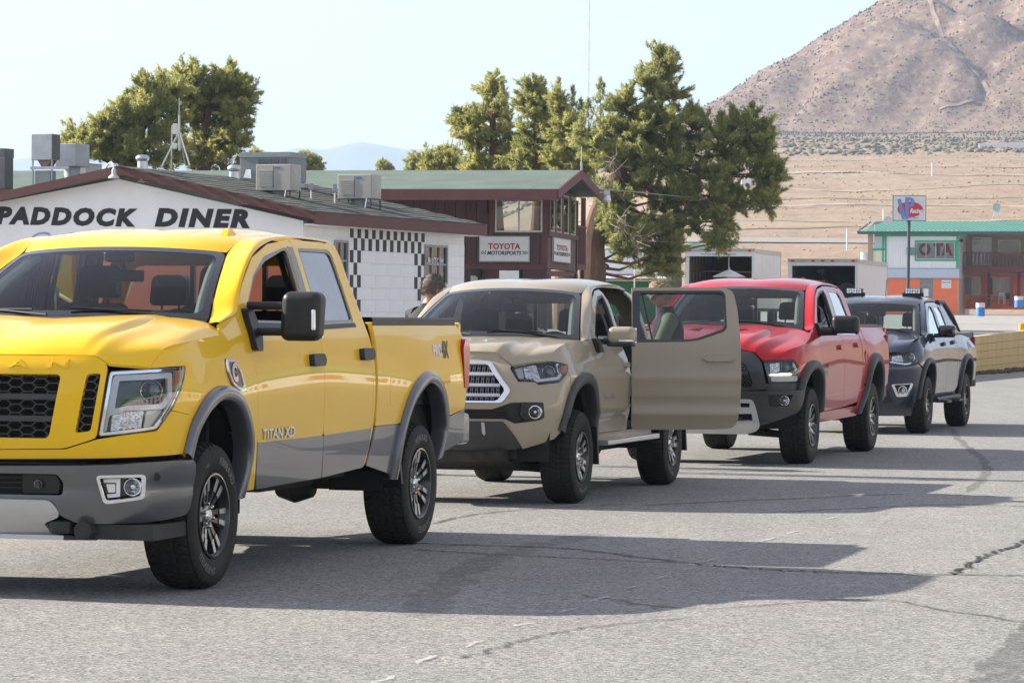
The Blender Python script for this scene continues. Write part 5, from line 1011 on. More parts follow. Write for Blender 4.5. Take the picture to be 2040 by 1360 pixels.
    for sg in (1,-1):
        y0,y1=.20*sg,.43*sg; P=[(.22,y0+.01*sg,1.405),(.22,y1-.03*sg,1.398),(-.06,y1,1.437),(-.06,y0,1.447)]; n=np.array([0,0,.028])
        V=[np.array(p)-n*.8 for p in P]+[np.array(P[0])+n*.75,np.array(P[1])+n*.65,np.array(P[2])+n*.1,np.array(P[3])+n*.1]
        hv=MB().add(V,[(0,3,2,1),(4,5,6,7),(0,1,5,4),(1,2,6,5),(2,3,7,6),(3,0,4,7)]).build('hood_vent',pm,root); MB().add([V[0]*.18+V[4]*.82+np.array([.003,0,-.004]),V[1]*.18+V[5]*.82+np.array([.003,0,-.004]),V[1]*.45+V[5]*.55+np.array([.004,0,0]),V[0]*.45+V[4]*.55+np.array([.004,0,0])],[(0,1,2,3)]).build('vent_mouth',M['liner'],hv)
        MB().add([V[4]+np.array([-.02,.02*sg,.001]),V[5]+np.array([-.02,-.02*sg,.001]),V[6]*.5+V[5]*.5+np.array([0,-.02*sg,.003]),V[7]*.5+V[4]*.5+np.array([0,.02*sg,.003])],[(0,1,2,3)]).build('vent_insert',M['liner'],hv)
    headlight(root,s,HL,[('projector','ball',(.90,1.03,.045),-.045,'lampglass'),('reflector','poly',[(.70,1.07),(.82,1.08),(.82,.99),(.71,.96)],-.045,'bulb'),('light_guide','poly',[(.71,.93),(1.06,.945),(1.075,.90),(1.05,.888),(.72,.885)],-.02,'whitestrip'),('bezel_trim','poly',[(.68,.96),(.86,.975),(1.06,.965),(1.065,.945),(.70,.935)],-.03,'chrome'),('turn_signal','poly',[(.99,1.09),(1.02,1.06),(1.06,.99),(1.03,.985),(1.0,1.03)],-.015,'bulb')],'gloss','gloss',.07)
    of=[(2.065,1.452),(2.12,1.231),(2.20,.87),(2.235,.54),(3.44,.56),(3.40,1.12),(3.40,1.34),(3.375,1.575),(3.40,1.912),(2.90,1.873),(2.60,1.788),(2.28,1.592)]
    fw=[(2.23,1.445),(2.40,1.60),(2.66,1.775),(2.90,1.84),(3.22,1.868),(3.25,1.57),(3.27,1.43)]
    door_set(root,s,'front_door',of,fw,pm,gl=None,handle=(3.10,3.32,1.205,1.255),tr=.03,frame_mat='black')
    orr=[(3.45,.56),(3.41,1.12),(3.41,1.34),(3.385,1.575),(3.41,1.912),(3.95,1.905),(4.16,1.89),(4.28,1.60),(4.40,1.42),(4.44,1.18),(4.44,.80),(4.30,.60)]
    rw=[(3.49,1.43),(3.47,1.60),(3.46,1.875),(3.94,1.872),(4.02,1.855),(4.17,1.56),(4.20,1.44)]
    door_set(root,s,'rear_door',orr,rw,pm,gl='dark_glass',handle=(4.10,4.32,1.225,1.275),tr=.03)
    for sg in (1,-1):
        fl=lambda o:(lambda a,b:s.P(a,b,o)*np.array([1,sg,1]))
        patch('door_pillar_trim',fl(.002),[(3.27,1.43),(3.25,1.57),(3.225,1.875),(3.39,1.88),(3.372,1.575),(3.395,1.41)],[],.06,M['gloss'],root,flange=.004,flip=sg<0)
        patch('cab_corner',fl(0),fillet([(4.45,.80),(4.45,1.18),(4.41,1.42),(4.29,1.60),(4.17,1.89),(4.24,1.90),(4.30,1.85),(4.37,1.60),(4.474,1.42),(4.49,1.18),(4.49,.75),(4.33,.59)],.01),[],.04,pm,root,flip=sg<0)
        bd=patch('bed_side',fl(0),[(4.52,1.45),(4.51,.85),(4.62,.80)]+[p for p in ri if p[1]>.78]+[(5.8,.70),(6.25,.77),(6.31,1.24),(6.30,1.385),(6.22,1.45)],[],.05,pm,root,flip=sg<0)
        patch('bed_lower_panel',fl(0),[(4.505,.84),(4.61,.79)]+[p for p in ri if p[1]<.78 and p[0]<5][::-1]+[(4.33,.52),(4.40,.60),(4.50,.72)],[],.05,pm,root,flip=sg<0)
        patch('storage_lid',fl(.004),fillet([(4.70,1.43),(5.95,1.435),(6.02,1.31),(4.78,1.275)],.03),[],.06,pm,bd,flange=.008,flip=sg<0)
        patch('rocker',fl(-.01),[(2.24,.53),(4.32,.55),(4.45,.47),(4.40,.44),(2.27,.42)],[],.06,pm,root,flip=sg<0)
        patch('door_moulding',fl(.010),fillet([(2.23,.70),(4.44,.745),(4.44,.725),(2.23,.68)],.005),[],.1,pm,root,flange=.012,flip=sg<0)
        rc=MB(); pp=np.array([fl(.004)(np.array([t]),np.array([1.455]))[0] for t in np.linspace(4.52,6.22,14)]); rc.grid(np.array([pp,pp+[0,0,.025],pp+[0,-.12*sg,.03],pp+[0,-.12*sg,0]])); rc.build('bed_rail_cap',M['black'],root,True)
        if sg>0:
            MB().lathe([(.085,0),(.085,.004),(.07,.006),(0,.006)],26,'y',tuple(s.P(np.array([4.72]),np.array([1.10]),.0)[0])).build('fuel_door',pm,bd,True)
    tc=MB().box(-4.6,-2.9,-.8,.8,1.455,1.475).build('bed_cover',M['black'],root)
    text_on(s,'RAM',M['gloss'],root,2.40,1.03,.20,.055,'badge_lettering',.006,bold=.03); text_on(s,'1500',M['gloss'],root,2.40,.955,.20,.06,'badge_lettering',.006,bold=.03); text_on(s,'HEMI',M['gloss'],root,2.20,1.01,.12,.035,'badge_lettering',.006,bold=.03)
    side_mirror(root,s,[(2.12,1.50),(2.30,1.50),(2.32,1.36),(2.14,1.36)],(-.62,1.22,1.475),(.15,.30,.21),.055,pm,M['black'],[((-.60,.93,1.405),(-.62,1.12,1.41),.045)],(.02,-.10,.20,.025),0.)
    tail_light(root,-4.66,[(-4.60,1.36),(-4.58,.98),(-4.70,.98),(-4.70,1.36)],.95,0); rbox((-4.76,0,.70),(.18,1.85,.2),.03,2).build('rear_bumper',M['black'],root,True)
    MB().prism(fillet([(-.08,0),(.08,0),(.0,.05),(-.05,.05)],.02),(-.02,.02),lambda a,b,c:(-2.2+a,.42+c,1.965+b)).build('antenna_fin',M['black'],root,True)
    root.matrix_world=place(3.225,34.49,16.67,1.0); return root
# ================================================================= dark grey crew cab with roof lights
def build_colo():
    s=SURF['colo']; root=thing('pickup_truck','dark blue grey pickup truck last in line with light bars on its roof','pickup truck',group='pickup trucks parked in line on the lane')
    pm=paint('slate_paint',(.020,.030,.056),.4,coat=1.); wbm=3.258
    q=dict(paint=pm,wb=wbm,R=.40,rim=.215,tw=.27,track=.925,ws_bc=(-.42,.735,1.36),ws_bm=(-.2,0,1.385),ws_tc=(-1.10,.60,1.765),ws_tm=(-.97,0,1.80),pillar_foot=(-.25,.82,1.335),
      roof_edge=[(-1.28,.615,1.815),(-1.8,.62,1.845),(-2.2,.61,1.835),(-2.5,.60,1.785)],roof_mid=[(-1.2,0,1.85),(-1.6,0,1.885),(-2.1,0,1.885),(-2.5,0,1.84)],
      cant=[(1.77,1.33),(1.87,1.34),(1.96,1.355),(2.2,1.55),(2.5,1.73),(2.8,1.79),(3.2,1.81),(3.7,1.81),(3.9,1.80)],xr=-2.60,belt=1.30,floor=.55,seat_x=-1.35,seat_h=1.42,bed=(-2.66,-4.28),rail=1.385,nose=.85,bay=1.1,frame=.46,
      spokes=spokes_dark,tread=(40,.5,220,.012),face_mat='gunmetal',lip_mat='gunmetal')
    cab(root,s,q); make_wheels(root,q)
    HL=[(.545,1.072),(.80,1.10),(1.03,1.122),(1.015,1.04),(.995,.967),(.772,.932),(.535,.97)]
    fa=[(2.07,.51),(2.02,.78),(1.85,.965),(1.58,1.03),(1.36,1.01),(1.21,.93),(1.10,.72),(1.07,.48)]; fh=(1.527,.42)
    ra=[(4.24,.50),(4.30,.78),(4.46,.985),(4.79,1.065),(5.10,1.0),(5.27,.80),(5.30,.60)]; rh=(4.785,.42)
    for pa,hb in ((fa,fh),(ra,rh)): both(sweep_flare(s,pa,hb,.075,.035),'wheel_arch_flare',M['trim'],root,True,50)
    fi=inner_arch(fa,fh,.04); ri=inner_arch(ra,rh,.04)
    patch('fender',s.P,[(.83,1.11),(.985,1.232),(1.4,1.318),(1.76,1.325),(1.94,1.34),(1.99,1.05),(2.08,.52)]+[p for p in fi if p[0]>1.2]+[(1.02,.97),(1.022,1.04),(1.038,1.128)],[],.05,pm,root,mirror=True)
    patch('front_fascia',s.P,sym([(0,1.112),(.526,1.106),(.535,1.07),(.525,.962),(.772,.924),(1.0,.957)]+[p for p in fi if p[0]<1.2]+[(1.06,.50),(1.05,.42),(.56,.38),(0,.38)]),[fillet([(-.50,1.04),(.50,1.04),(.47,.96),(-.47,.96)],.02),fillet([(-.48,.90),(.48,.90),(.42,.62),(-.42,.62)],.03)]+[fillet([(sg*.571,.672),(sg*.902,.69),(sg*.83,.514),(sg*.652,.506)],.025) for sg in (1,-1)],.05,pm,root,flange=.06)
    for o in ([(-.50,1.04),(.50,1.04),(.47,.96),(-.47,.96)],[(-.48,.90),(.48,.90),(.42,.62),(-.42,.62)]): patch('grille',lambda a,b:s.P(a,b,-.04),o,[],.1,M['black'],root,flange=0)
    for sg in (1,-1):
        fo=fillet([(sg*.571,.672),(sg*.902,.69),(sg*.83,.514),(sg*.652,.506)],.025); ct=np.mean(np.array(fo),0)
        rec=patch('fog_recess',lambda a,b:s.P(a,b,-.03),fo,[],.08,M['black'],root,flange=0); patch('fog_bezel',lambda a,b:s.P(a,b,.008),[tuple(p) for p in fo if p[1]<.68 or abs(p[0])>0],[[tuple(ct+(np.array(p)-ct)*np.array([.80,.74])+np.array([0,.016])) for p in fo]],.05,M['chrome'],rec,flange=.03)
        patch('lower_insert',lambda a,b:s.P(a,b,.012),[(sg*.45,.60),(sg*.52,.60),(sg*.60,.43),(sg*.45,.42)],[],.05,M['black'],root,flange=.02)
    foglamp(root,s,.735,.598,.05,.0)
    patch('air_dam',lambda a,b:s.P(a,b,-.015),sym([(0,.378),(.56,.378),(1.05,.415),(1.02,.25),(0,.25)]),[],.08,M['trim'],root,flange=.03)
    G=hood_half(s,[(0,1.118),(.4,1.114),(.526,1.111),(.83,1.112)],[(.83,1.112),(.985,1.237),(1.4,1.323),(1.76,1.331)],[(.55,0,1.22),(.3,0,1.28),(0,0,1.34),(-.18,0,1.37)],[(-.25,.35,1.368),(-.36,.6,1.35)],.75,4,lambda u,v:.025*(1-sstep(v,.45,.62))*np.sin(PI*np.clip(u,0,1))**.5); finish_hood(G,pm,root)
    headlight(root,s,HL,[('projector','ball',(.88,1.035,.055),-.03,'lampglass'),('reflector','poly',[(.59,1.05),(.74,1.07),(.76,.98),(.58,.99)],-.035,'bulb'),('bezel_trim','poly',[(.56,.985),(.77,.955),(.985,.985),(.985,.972),(.772,.94),(.55,.97)],-.008,'chrome')],'gloss','bulb',.06)
    of=[(1.95,1.352),(2.0,1.05),(2.09,.53),(3.10,.53),(3.12,1.0),(3.115,1.28),(3.10,1.50),(3.08,1.795),(2.8,1.778),(2.5,1.718),(2.2,1.54)]
    fw=[(2.10,1.325),(2.30,1.50),(2.56,1.675),(2.8,1.74),(2.98,1.752),(3.0,1.50),(3.02,1.325)]
    door_set(root,s,'front_door',of,fw,pm,gl='dark_glass',handle=(2.86,3.02,1.185,1.23),tr=.03,hm=M['black'],frame_mat='black')
    orr=[(3.11,.53),(3.13,1.0),(3.125,1.28),(3.11,1.50),(3.09,1.795),(3.6,1.797),(3.78,1.785),(3.86,1.55),(3.92,1.30),(3.95,1.0),(3.95,.75),(3.86,.53)]
    rw=[(3.18,1.325),(3.17,1.50),(3.155,1.755),(3.62,1.755),(3.72,1.50),(3.76,1.33)]
    door_set(root,s,'rear_door',orr,rw,pm,gl='dark_glass',handle=(3.70,3.86,1.205,1.25),tr=.03,hm=M['black'])
    for sg in (1,-1):
        fl=lambda o:(lambda a,b:s.P(a,b,o)*np.array([1,sg,1]))
        patch('cab_corner',fl(0),fillet([(3.96,.75),(3.96,1.0),(3.93,1.30),(3.87,1.55),(3.79,1.785),(3.88,1.795),(3.98,1.76),(4.06,1.55),(4.10,1.30),(4.12,1.0),(4.10,.6),(3.88,.53)],.01),[],.04,pm,root,flip=sg<0)
        patch('bed_side',fl(0),[(4.13,1.375),(4.13,.85)]+ri+[(5.32,.62),(5.75,.68),(5.80,1.1),(5.76,1.375)],[],.05,pm,root,flip=sg<0)
        patch('rocker',fl(-.02),[(2.10,.52),(4.08,.52),(4.12,.45),(2.08,.44)],[],.06,M['black'],root,flip=sg<0)
        st=MB().tube([(-.62,sg*.93,.44),(-2.55,sg*.93,.46)],.035,10)
        for x in (-1.0,-2.0): st.prism(fillet([(x-.22,.90),(x+.22,.90),(x+.18,1.06),(x-.18,1.06)],.03),(.40,.435),lambda a,b,c:(a,sg*b,c))
        st.build('side_step',M['black'],root,True)
        sb=MB().prism([(-2.45,1.80),(-2.62,1.80),(-3.35,1.37),(-2.70,1.37)],(sg*.62,sg*.66),lambda a,b,c:(a,c+ (1.8-b)*sg*.32,b)); sb.build('sport_bar_panel',pm,root)
        sb=MB().tube([(-2.40,sg*.63,1.80),(-2.75,sg*.66,1.80),(-3.1,sg*.73,1.60),(-3.42,sg*.78,1.37)],.035,10); sb.build('sport_bar',M['black'],root,True)
    text_obj('badge_lettering','Z71',M['black'],root,lambda V:np.stack([-2.92-V[:,0],np.full(len(V),.795),1.43+V[:,1]],-1),.22,.08,bold=.02,shear=.2)
    for y in (-.42,.42):
        lb=rbox((-1.62,y,1.955),(.07,.24,.075),.012,2); o=lb.build('light_bar',M['black'],root,True); le=MB()
        for i in range(6):
            for j in range(2): le.lathe([(.0,.0),(.014,-.004),(.017,.008)],10,'x',(-1.585,y-.09+i*.036,1.938+j*.034))
        le.build('light_bar_led',M['bulb'],o)['kind']='stuff'; MB().box(-1.64,-1.60,y-.15,y+.15,1.87,1.93).build('light_bar_bracket',M['black'],o)
    MB().tube([(-1.75,.0,1.88),(-1.85,.0,2.12)],.005,5).build('antenna',M['black'],root)
    side_mirror(root,s,[(2.05,1.36),(2.18,1.36),(2.2,1.25),(2.06,1.25)],(-.72,1.06,1.39),(.14,.25,.17),.05,pm,M['gloss'],[((-.70,.88,1.33),(-.72,1.0,1.335),.03)],None)
    tail_light(root,-4.28,[(-4.22,1.30),(-4.2,.95),(-4.31,.95),(-4.31,1.30)],.87,0); rbox((-4.4,0,.66),(.18,1.75,.2),.03,2).build('rear_bumper',M['black'],root,True)
    root.matrix_world=place(5.70,44.19,17.1,.93); return root
for _b in (build_titan,build_taco,build_ram,build_colo): _b()
# ---------------------------------------------------------------- building frames
class Fm:
    """a building's own axes: x to the right along the face, y away, z up, origin at the base of the corner seen at pixel u, distance d"""
    def __init__(s,u,d,ang,z0=0.):
        s.a=R(ang); s.o=at(u,600,d); s.o.z=z0; s.ex=Vector((math.cos(s.a),-math.sin(s.a),0)); s.ey=Vector((math.sin(s.a),math.cos(s.a),0)); s.mtx=Matrix(((s.ex.x,s.ey.x,0,s.o.x),(s.ex.y,s.ey.y,0,s.o.y),(0,0,1,s.o.z),(0,0,0,1)))
    def on(s,u,v,axis,val):
        c=Vector((0,0,CAMH))-s.o; d=at(u,v,1.)-Vector((0,0,CAMH)); lc=(c.dot(s.ex),c.dot(s.ey),c.z); ld=(d.dot(s.ex),d.dot(s.ey),d.z); k=(val-lc[axis])/ld[axis]; return np.array([lc[i]+k*ld[i] for i in range(3)])
    def y(s,u,v,val=0.): p=s.on(u,v,1,val); return p[0],p[2]      # on a face y=val: (x,z)
    def x(s,u,v,val=0.): p=s.on(u,v,0,val); return p[1],p[2]      # on a side x=val: (y,z)
    def __call__(s,p): return s.mtx@Vector(p)
def block_wall(mb_fn,root,name,a0,a1,z0,ztop,m,bw=.40,bh=.20,joint=.007,proud=.012,limit=300,rows=None):
    pass
def rect_window(root,P,u0,u1,v0,v1,m_frame,m_glass,cols=2,rows=1,fw=.05,depth=.06,name='window'):
    """P(a,b,c): a along, b up, c outward"""
    f=MB()
    def bx(a0,a1,b0,b1,c0,c1): f.prism([(a0,b0),(a1,b0),(a1,b1),(a0,b1)],(c0,c1),P)
    bx(u0,u0+fw,v0,v1,-.02,depth); bx(u1-fw,u1,v0,v1,-.02,depth); bx(u0+fw,u1-fw,v1-fw,v1,-.02,depth); bx(u0+fw,u1-fw,v0,v0+fw,-.02,depth)
    for i in range(1,cols): a=u0+(u1-u0)*i/cols; bx(a-fw*.4,a+fw*.4,v0+fw,v1-fw,-.01,depth*.7)
    for j in range(1,rows): b=v0+(v1-v0)*j/rows; bx(u0+fw,u1-fw,b-fw*.4,b+fw*.4,-.012,depth*.68)
    w=f.build(name,m_frame,root)
    for i in range(cols):
        for j in range(rows):
            a0=u0+(u1-u0)*i/cols; a1=u0+(u1-u0)*(i+1)/cols; b0=v0+(v1-v0)*j/rows; b1=v0+(v1-v0)*(j+1)/rows
            MB().add([P(a,b,.012) for a,b in ((a0,b0),(a1,b0),(a1,b1),(a0,b1))],[(0,1,2,3)]).build('pane',m_glass,w)
    return w
def wglass(name,col=(.02,.025,.028)): return mat(name,col,.03,0,1.,spec=.9,var=.25,vscale=1.3)
# ---------------------------------------------------------------- the white diner
def diner():
    D=66.; f=Fm(603,D,22,PAD(66)); root=thing('diner','white painted block diner with a low brown trimmed roof and big black slanted lettering','diner',mtx=f.mtx)
    wall=mat('white_block_paint',(.85,.85,.84),.7,var=.05,vscale=1.2,bump=.04,bscale=30); orange=mat('orange_paint',(.50,.115,.055),.7,var=.08,vscale=2.); fas=mat('maroon_fascia',(.105,.035,.032),.6,var=.22,vscale=3.,stretch=(.4,1,6)); sh=mat('grey_green_shingle',(.075,.085,.075),.95,var=.45,vscale=7.,stretch=(1,1,1))
    eave=f.y(627,437,-.35); rid=f.y(240,340,-.35); lft=f.y(-160,428,-.35); ez=f.y(603,440)[1]; rx,rz=f.y(236,352); zl=f.y(-120,425)[1]; xl=f.y(-120,425)[0]; L=f.x(925,480)[0]
    zc=f.y(300,512)[1]
    for nm,m,pts in (('wall',wall,[(xl,zc),(0,zc),(0,ez),(rx,rz-.05),(xl,zl)]),('wall_base',orange,[(xl,-1),(0,-1),(0,zc-.003),(xl,zc-.003)])):
        MB().prism(pts,(0,.2),lambda a,b,c:(a,c,b)).build(nm,m,root)
    # side wall of blocks laid in courses
    yw0,zw1=f.x(845,487); yw1,zw0=f.x(890,566); yv0,zv1=f.x(665,478); yv1,zv0=f.x(692,560)
    def solid(y0,y1,z0,z1): MB().box(-.2,-.012,y0,y1,z0,z1).build('wall',wall,root)
    solid(.2,yv0,-1,ez); solid(yv0,yv1,-1,zv0); solid(yv0,yv1,zv1,ez); solid(yv1,yw0,-1,ez); solid(yw0,yw1,-1,zw0); solid(yw0,yw1,zw1,ez); solid(yw1,L,-1,ez)
    bh=(f.x(770,483)[1]-f.x(770,507)[1]); ch=mat('black_checker_paint',(.035,.032,.030),.65,var=.25,vscale=5.); zt=f.x(700,449)[1]; y0=f.x(697,460)[0]; y1=f.x(846,460)[0]; nb=21; bw=(y1-y0)/nb; k=0; meshes={}
    nr=int((zt+1)/bh)+1
    rowz=[zt-bh*i for i in range(nr)]
    dark=set()
    for i in range(nb):
        for r in (0,1):
            if (i+r)%2==0: dark.add((r,i))
    for r in range(2,9):
        for i in (0,1,2):
            if (i+r)%2==0: dark.add((r,i))
    for r in range(2,6):
        for i in (nb-3,nb-2,nb-1):
            if (i+r+nb+1)%2==0: dark.add((r,i))
    def blockmesh(w,h):
        key=(round(w,3),round(h,3))
        if key not in meshes: meshes[key]=MB().box(-.012,.004,.003,w-.003,.003,h-.003,.003).mesh('block')
        return meshes[key]
    def put(y,z,w,m):
        me=blockmesh(w,bh)
        o=bpy.data.objects.new('block',me); link(o); o.parent=root; o.location=(0,y,z-bh)
        if not me.materials: me.materials.append(wall)
        o.material_slots[0].link='OBJECT'; o.material_slots[0].material=m
    W2=bw*4
    for r,z in enumerate(rowz):
        if z<.2: continue
        spans=[(.2,y0),(y1,L)] if r<9 else [(.2,L)]
        if r<9:
            i=0
            while i<nb:
                if (r,i) in dark: put(y0+i*bw,z,bw,ch); i+=1
                else:
                    j=i
                    while j<nb and (r,j) not in dark and j-i<4: j+=1
                    put(y0+i*bw,z,bw*(j-i),wall); i=j
        for a,b in spans:
            y=a; first=True
            while y<b-.02:
                w=min(W2*(.5 if first and r%2 else 1),b-y); first=False; cut=False
                for (p0,p1,q0,q1) in ((yw0,yw1,zw0,zw1),(yv0,yv1,zv0,zv1)):
                    if z-bh*.5>q0 and z-bh*.5<q1 and y+w>p0 and y<p1:
                        if y<p0-.05: w=p0-y
                        else: y=p1; cut=True
                        break
                if cut: continue
                put(y,z,w,wall); y+=w
    P=lambda a,b,c:(c-.03,a,b)
    fr=mat('grey_window_frame',(.30,.31,.33),.5,var=.1)
    w=rect_window(root,P,yw0,yw1,zw0,zw1,fr,wglass('diner_glass'),3,2,.05); rect_window(root,P,yv0,yv1,zv0,zv1,fr,wglass('diner_glass'),2,2,.05)
    po=text_obj('window_sticker','MOTOR',M['white'],w,lambda V:np.stack([np.full(len(V),-.005),(yw0+yw1)/2-V[:,0],zw1-.35+V[:,1]],-1),(yw1-yw0)*.7,.14,bold=.01)
    # roof slabs, shingles in courses
    def slab(ax,az,bx,bz,name,m,over): MB().prism([(ax,az-.14),(bx,bz-.14),(bx,bz),(ax,az)],(-.35,L+.25),lambda a,b,c:(a,c,b)).build(name,m,root)
    ex_,ezz=eave[0],eave[1]+.16; rxx,rzz=rid[0],rid[1]+.10
    slab(rxx,rzz-.03,ex_,ezz-.03,'roof_deck',sh,0); slab(lft[0],lft[1]+.13,rxx-.01,rzz-.03,'roof_deck',sh,0)
    n=15; sl=MB(); cm=[mat('shingle_%s'%a,c,.95,var=.3,vscale=5.) for a,c in (('dark',(.042,.05,.043)),('mid',(.054,.063,.054)),('pale',(.068,.076,.066)))]
    dx=(ex_-rxx); dz=(ezz-rzz); rng=random.Random(3); mesh_s={}
    cols=19; wd=(L+.6)/cols
    base=MB().prism([(0,0),(dx/n*1.15,dz/n*1.15),(dx/n*1.15,dz/n*1.15+.022),(0,.008)],(.006,wd-.006),lambda a,b,c:(a,c,b)).mesh('shingle')
    base.materials.append(cm[0])
    for i in range(n):
        for j in range(cols):
            if i<3 and False: continue
            if i*cols+j>=298: break
            o=bpy.data.objects.new('shingle',base); link(o); o.parent=root; o.location=(rxx+dx*i/n,-.35+wd*j+(wd*.5 if i%2 else 0)-wd*.25,rzz+dz*i/n-.012+rng.uniform(0,.008)); o.material_slots[0].link='OBJECT'; o.material_slots[0].material=rng.choice(cm)
    # fascia boards
    th=.17
    for (a,b) in (((lft[0],lft[1]+.08),(rxx,rzz-.0)),((rxx,rzz-.0),(ex_,ezz))):
        MB().prism([(a[0],a[1]-th),(b[0],b[1]-th),(b[0],b[1]+.01),(a[0],a[1]+.01)],(-.39,-.353),lambda p,q,c:(p,c,q)).build('fascia_board',fas,root)
    MB().box(ex_+.003,ex_+.04,-.39,L+.25,ezz-.26,ezz+.012).build('fascia_board',fas,root); MB().box(ex_-.38,ex_-.003,-.05,L+.2,ezz-.27,ezz-.235).build('soffit',wall,root)
    # lettering painted on the gable
    def lt(txt,u0,u1,v0,v1,m,h,**k):
        a=f.y(u0,v0,-.006); b=f.y(u1,v1,-.006); w=b[0]-a[0]; sl=(b[1]-a[1])/w; cx,cz=(a[0]+b[0])/2,(a[1]+b[1])/2
        text_obj('painted_lettering',txt,m,root,lambda V:np.stack([cx+V[:,0],np.full(len(V),-.006),cz+V[:,1]+sl*V[:,0]],-1),w,h,**k)
    bk=mat('black_sign_paint',(.012,.011,.012),.55,var=.2); bd_=.065; hgt=f.y(150,412)[1]-f.y(150,449)[1]
    lt('PADDOCK',-8,274,429,434,bk,hgt,shear=.2,bold=bd_,space=1.22); lt('DINER',308,498,433,436,bk,hgt,shear=.2,bold=bd_,space=1.22); lt('Cafe',58,165,478,480,mat('faded_blue_paint',(.30,.36,.50),.7),hgt*.9,shear=.3)
    # gooseneck lamp at the ridge
    lx,lz=f.y(228,342,-.5); lamp=MB().lathe([(.12,-.16),(.115,-.13),(.05,-.07),(.05,.0),(.03,.04)],16,'z',(lx,-.52,lz+.02)); lo=lamp.build('gable_lamp',mat('lamp_shade_grey',(.5,.51,.52),.5,var=.1),root,True)
    MB().tube([(lx,-.52,lz+.05),(lx-.02,-.50,lz+.14),(lx-.12,-.42,lz+.2),(lx-.25,-.3,lz+.17),(lx-.42,-.2,lz+.04)],.02,8).build('lamp_arm',mat('mint_conduit',(.42,.60,.56),.5),lo,True)
    mint=MATS['mint_conduit']
    MB().tube([f.mtx.inverted()@Vector(at(u,v,d)) for u,v,d in ((315,336,69),(440,370,68.6),(505,393,68.2),(600,412,67.6))],.022,6).build('roof_conduit',mint,root,True)
    return f,L,(rxx,rzz,ex_,ezz)
DF,DL,DR=diner()
def on_roof(u,v):   # the point of the diner roof's right slope seen at a pixel
    rx,rz,ex,ez=DR; c=Vector((0,0,CAMH)); d=at(u,v,1.)-c; p0=DF((rx,0,rz)); n=(DF((ex,0,ez))-p0).cross(DF.ey if False else Vector(DF.ey)).normalized(); k=(p0-c).dot(n)/d.dot(n); return c+d*k
GRP_C='metal cooler boxes on the diner roof'
def roof_box(name,label,cat,u0,u1,us,v0,v1,y,m,parts,grp=None,ang=22,legs=True,dep=None):
    """a box on a roof: front face u0..u1, side face to us"""
    f=Fm(u1,y,ang); f.o.z=0; f.mtx[2][3]=0; x0,z1=f.y(u0,v0); _,z0=f.y(u0,v1); zt=f.y(u1,v0)[1]; dp=dep or max(.35,f.x(us,v0)[0]); dp=min(dp,1.2)
    root=thing(name,label,cat,mtx=Matrix.Translation(f.o+Vector((0,0,z0)))@f.mtx.to_3x3().to_4x4(),group=grp); h=z1-z0; w=-x0
    b=rbox((-w/2,dp/2,h/2),(w,dp,h),.012,2); b.build('housing',m,root)
    return root,w,dp,h
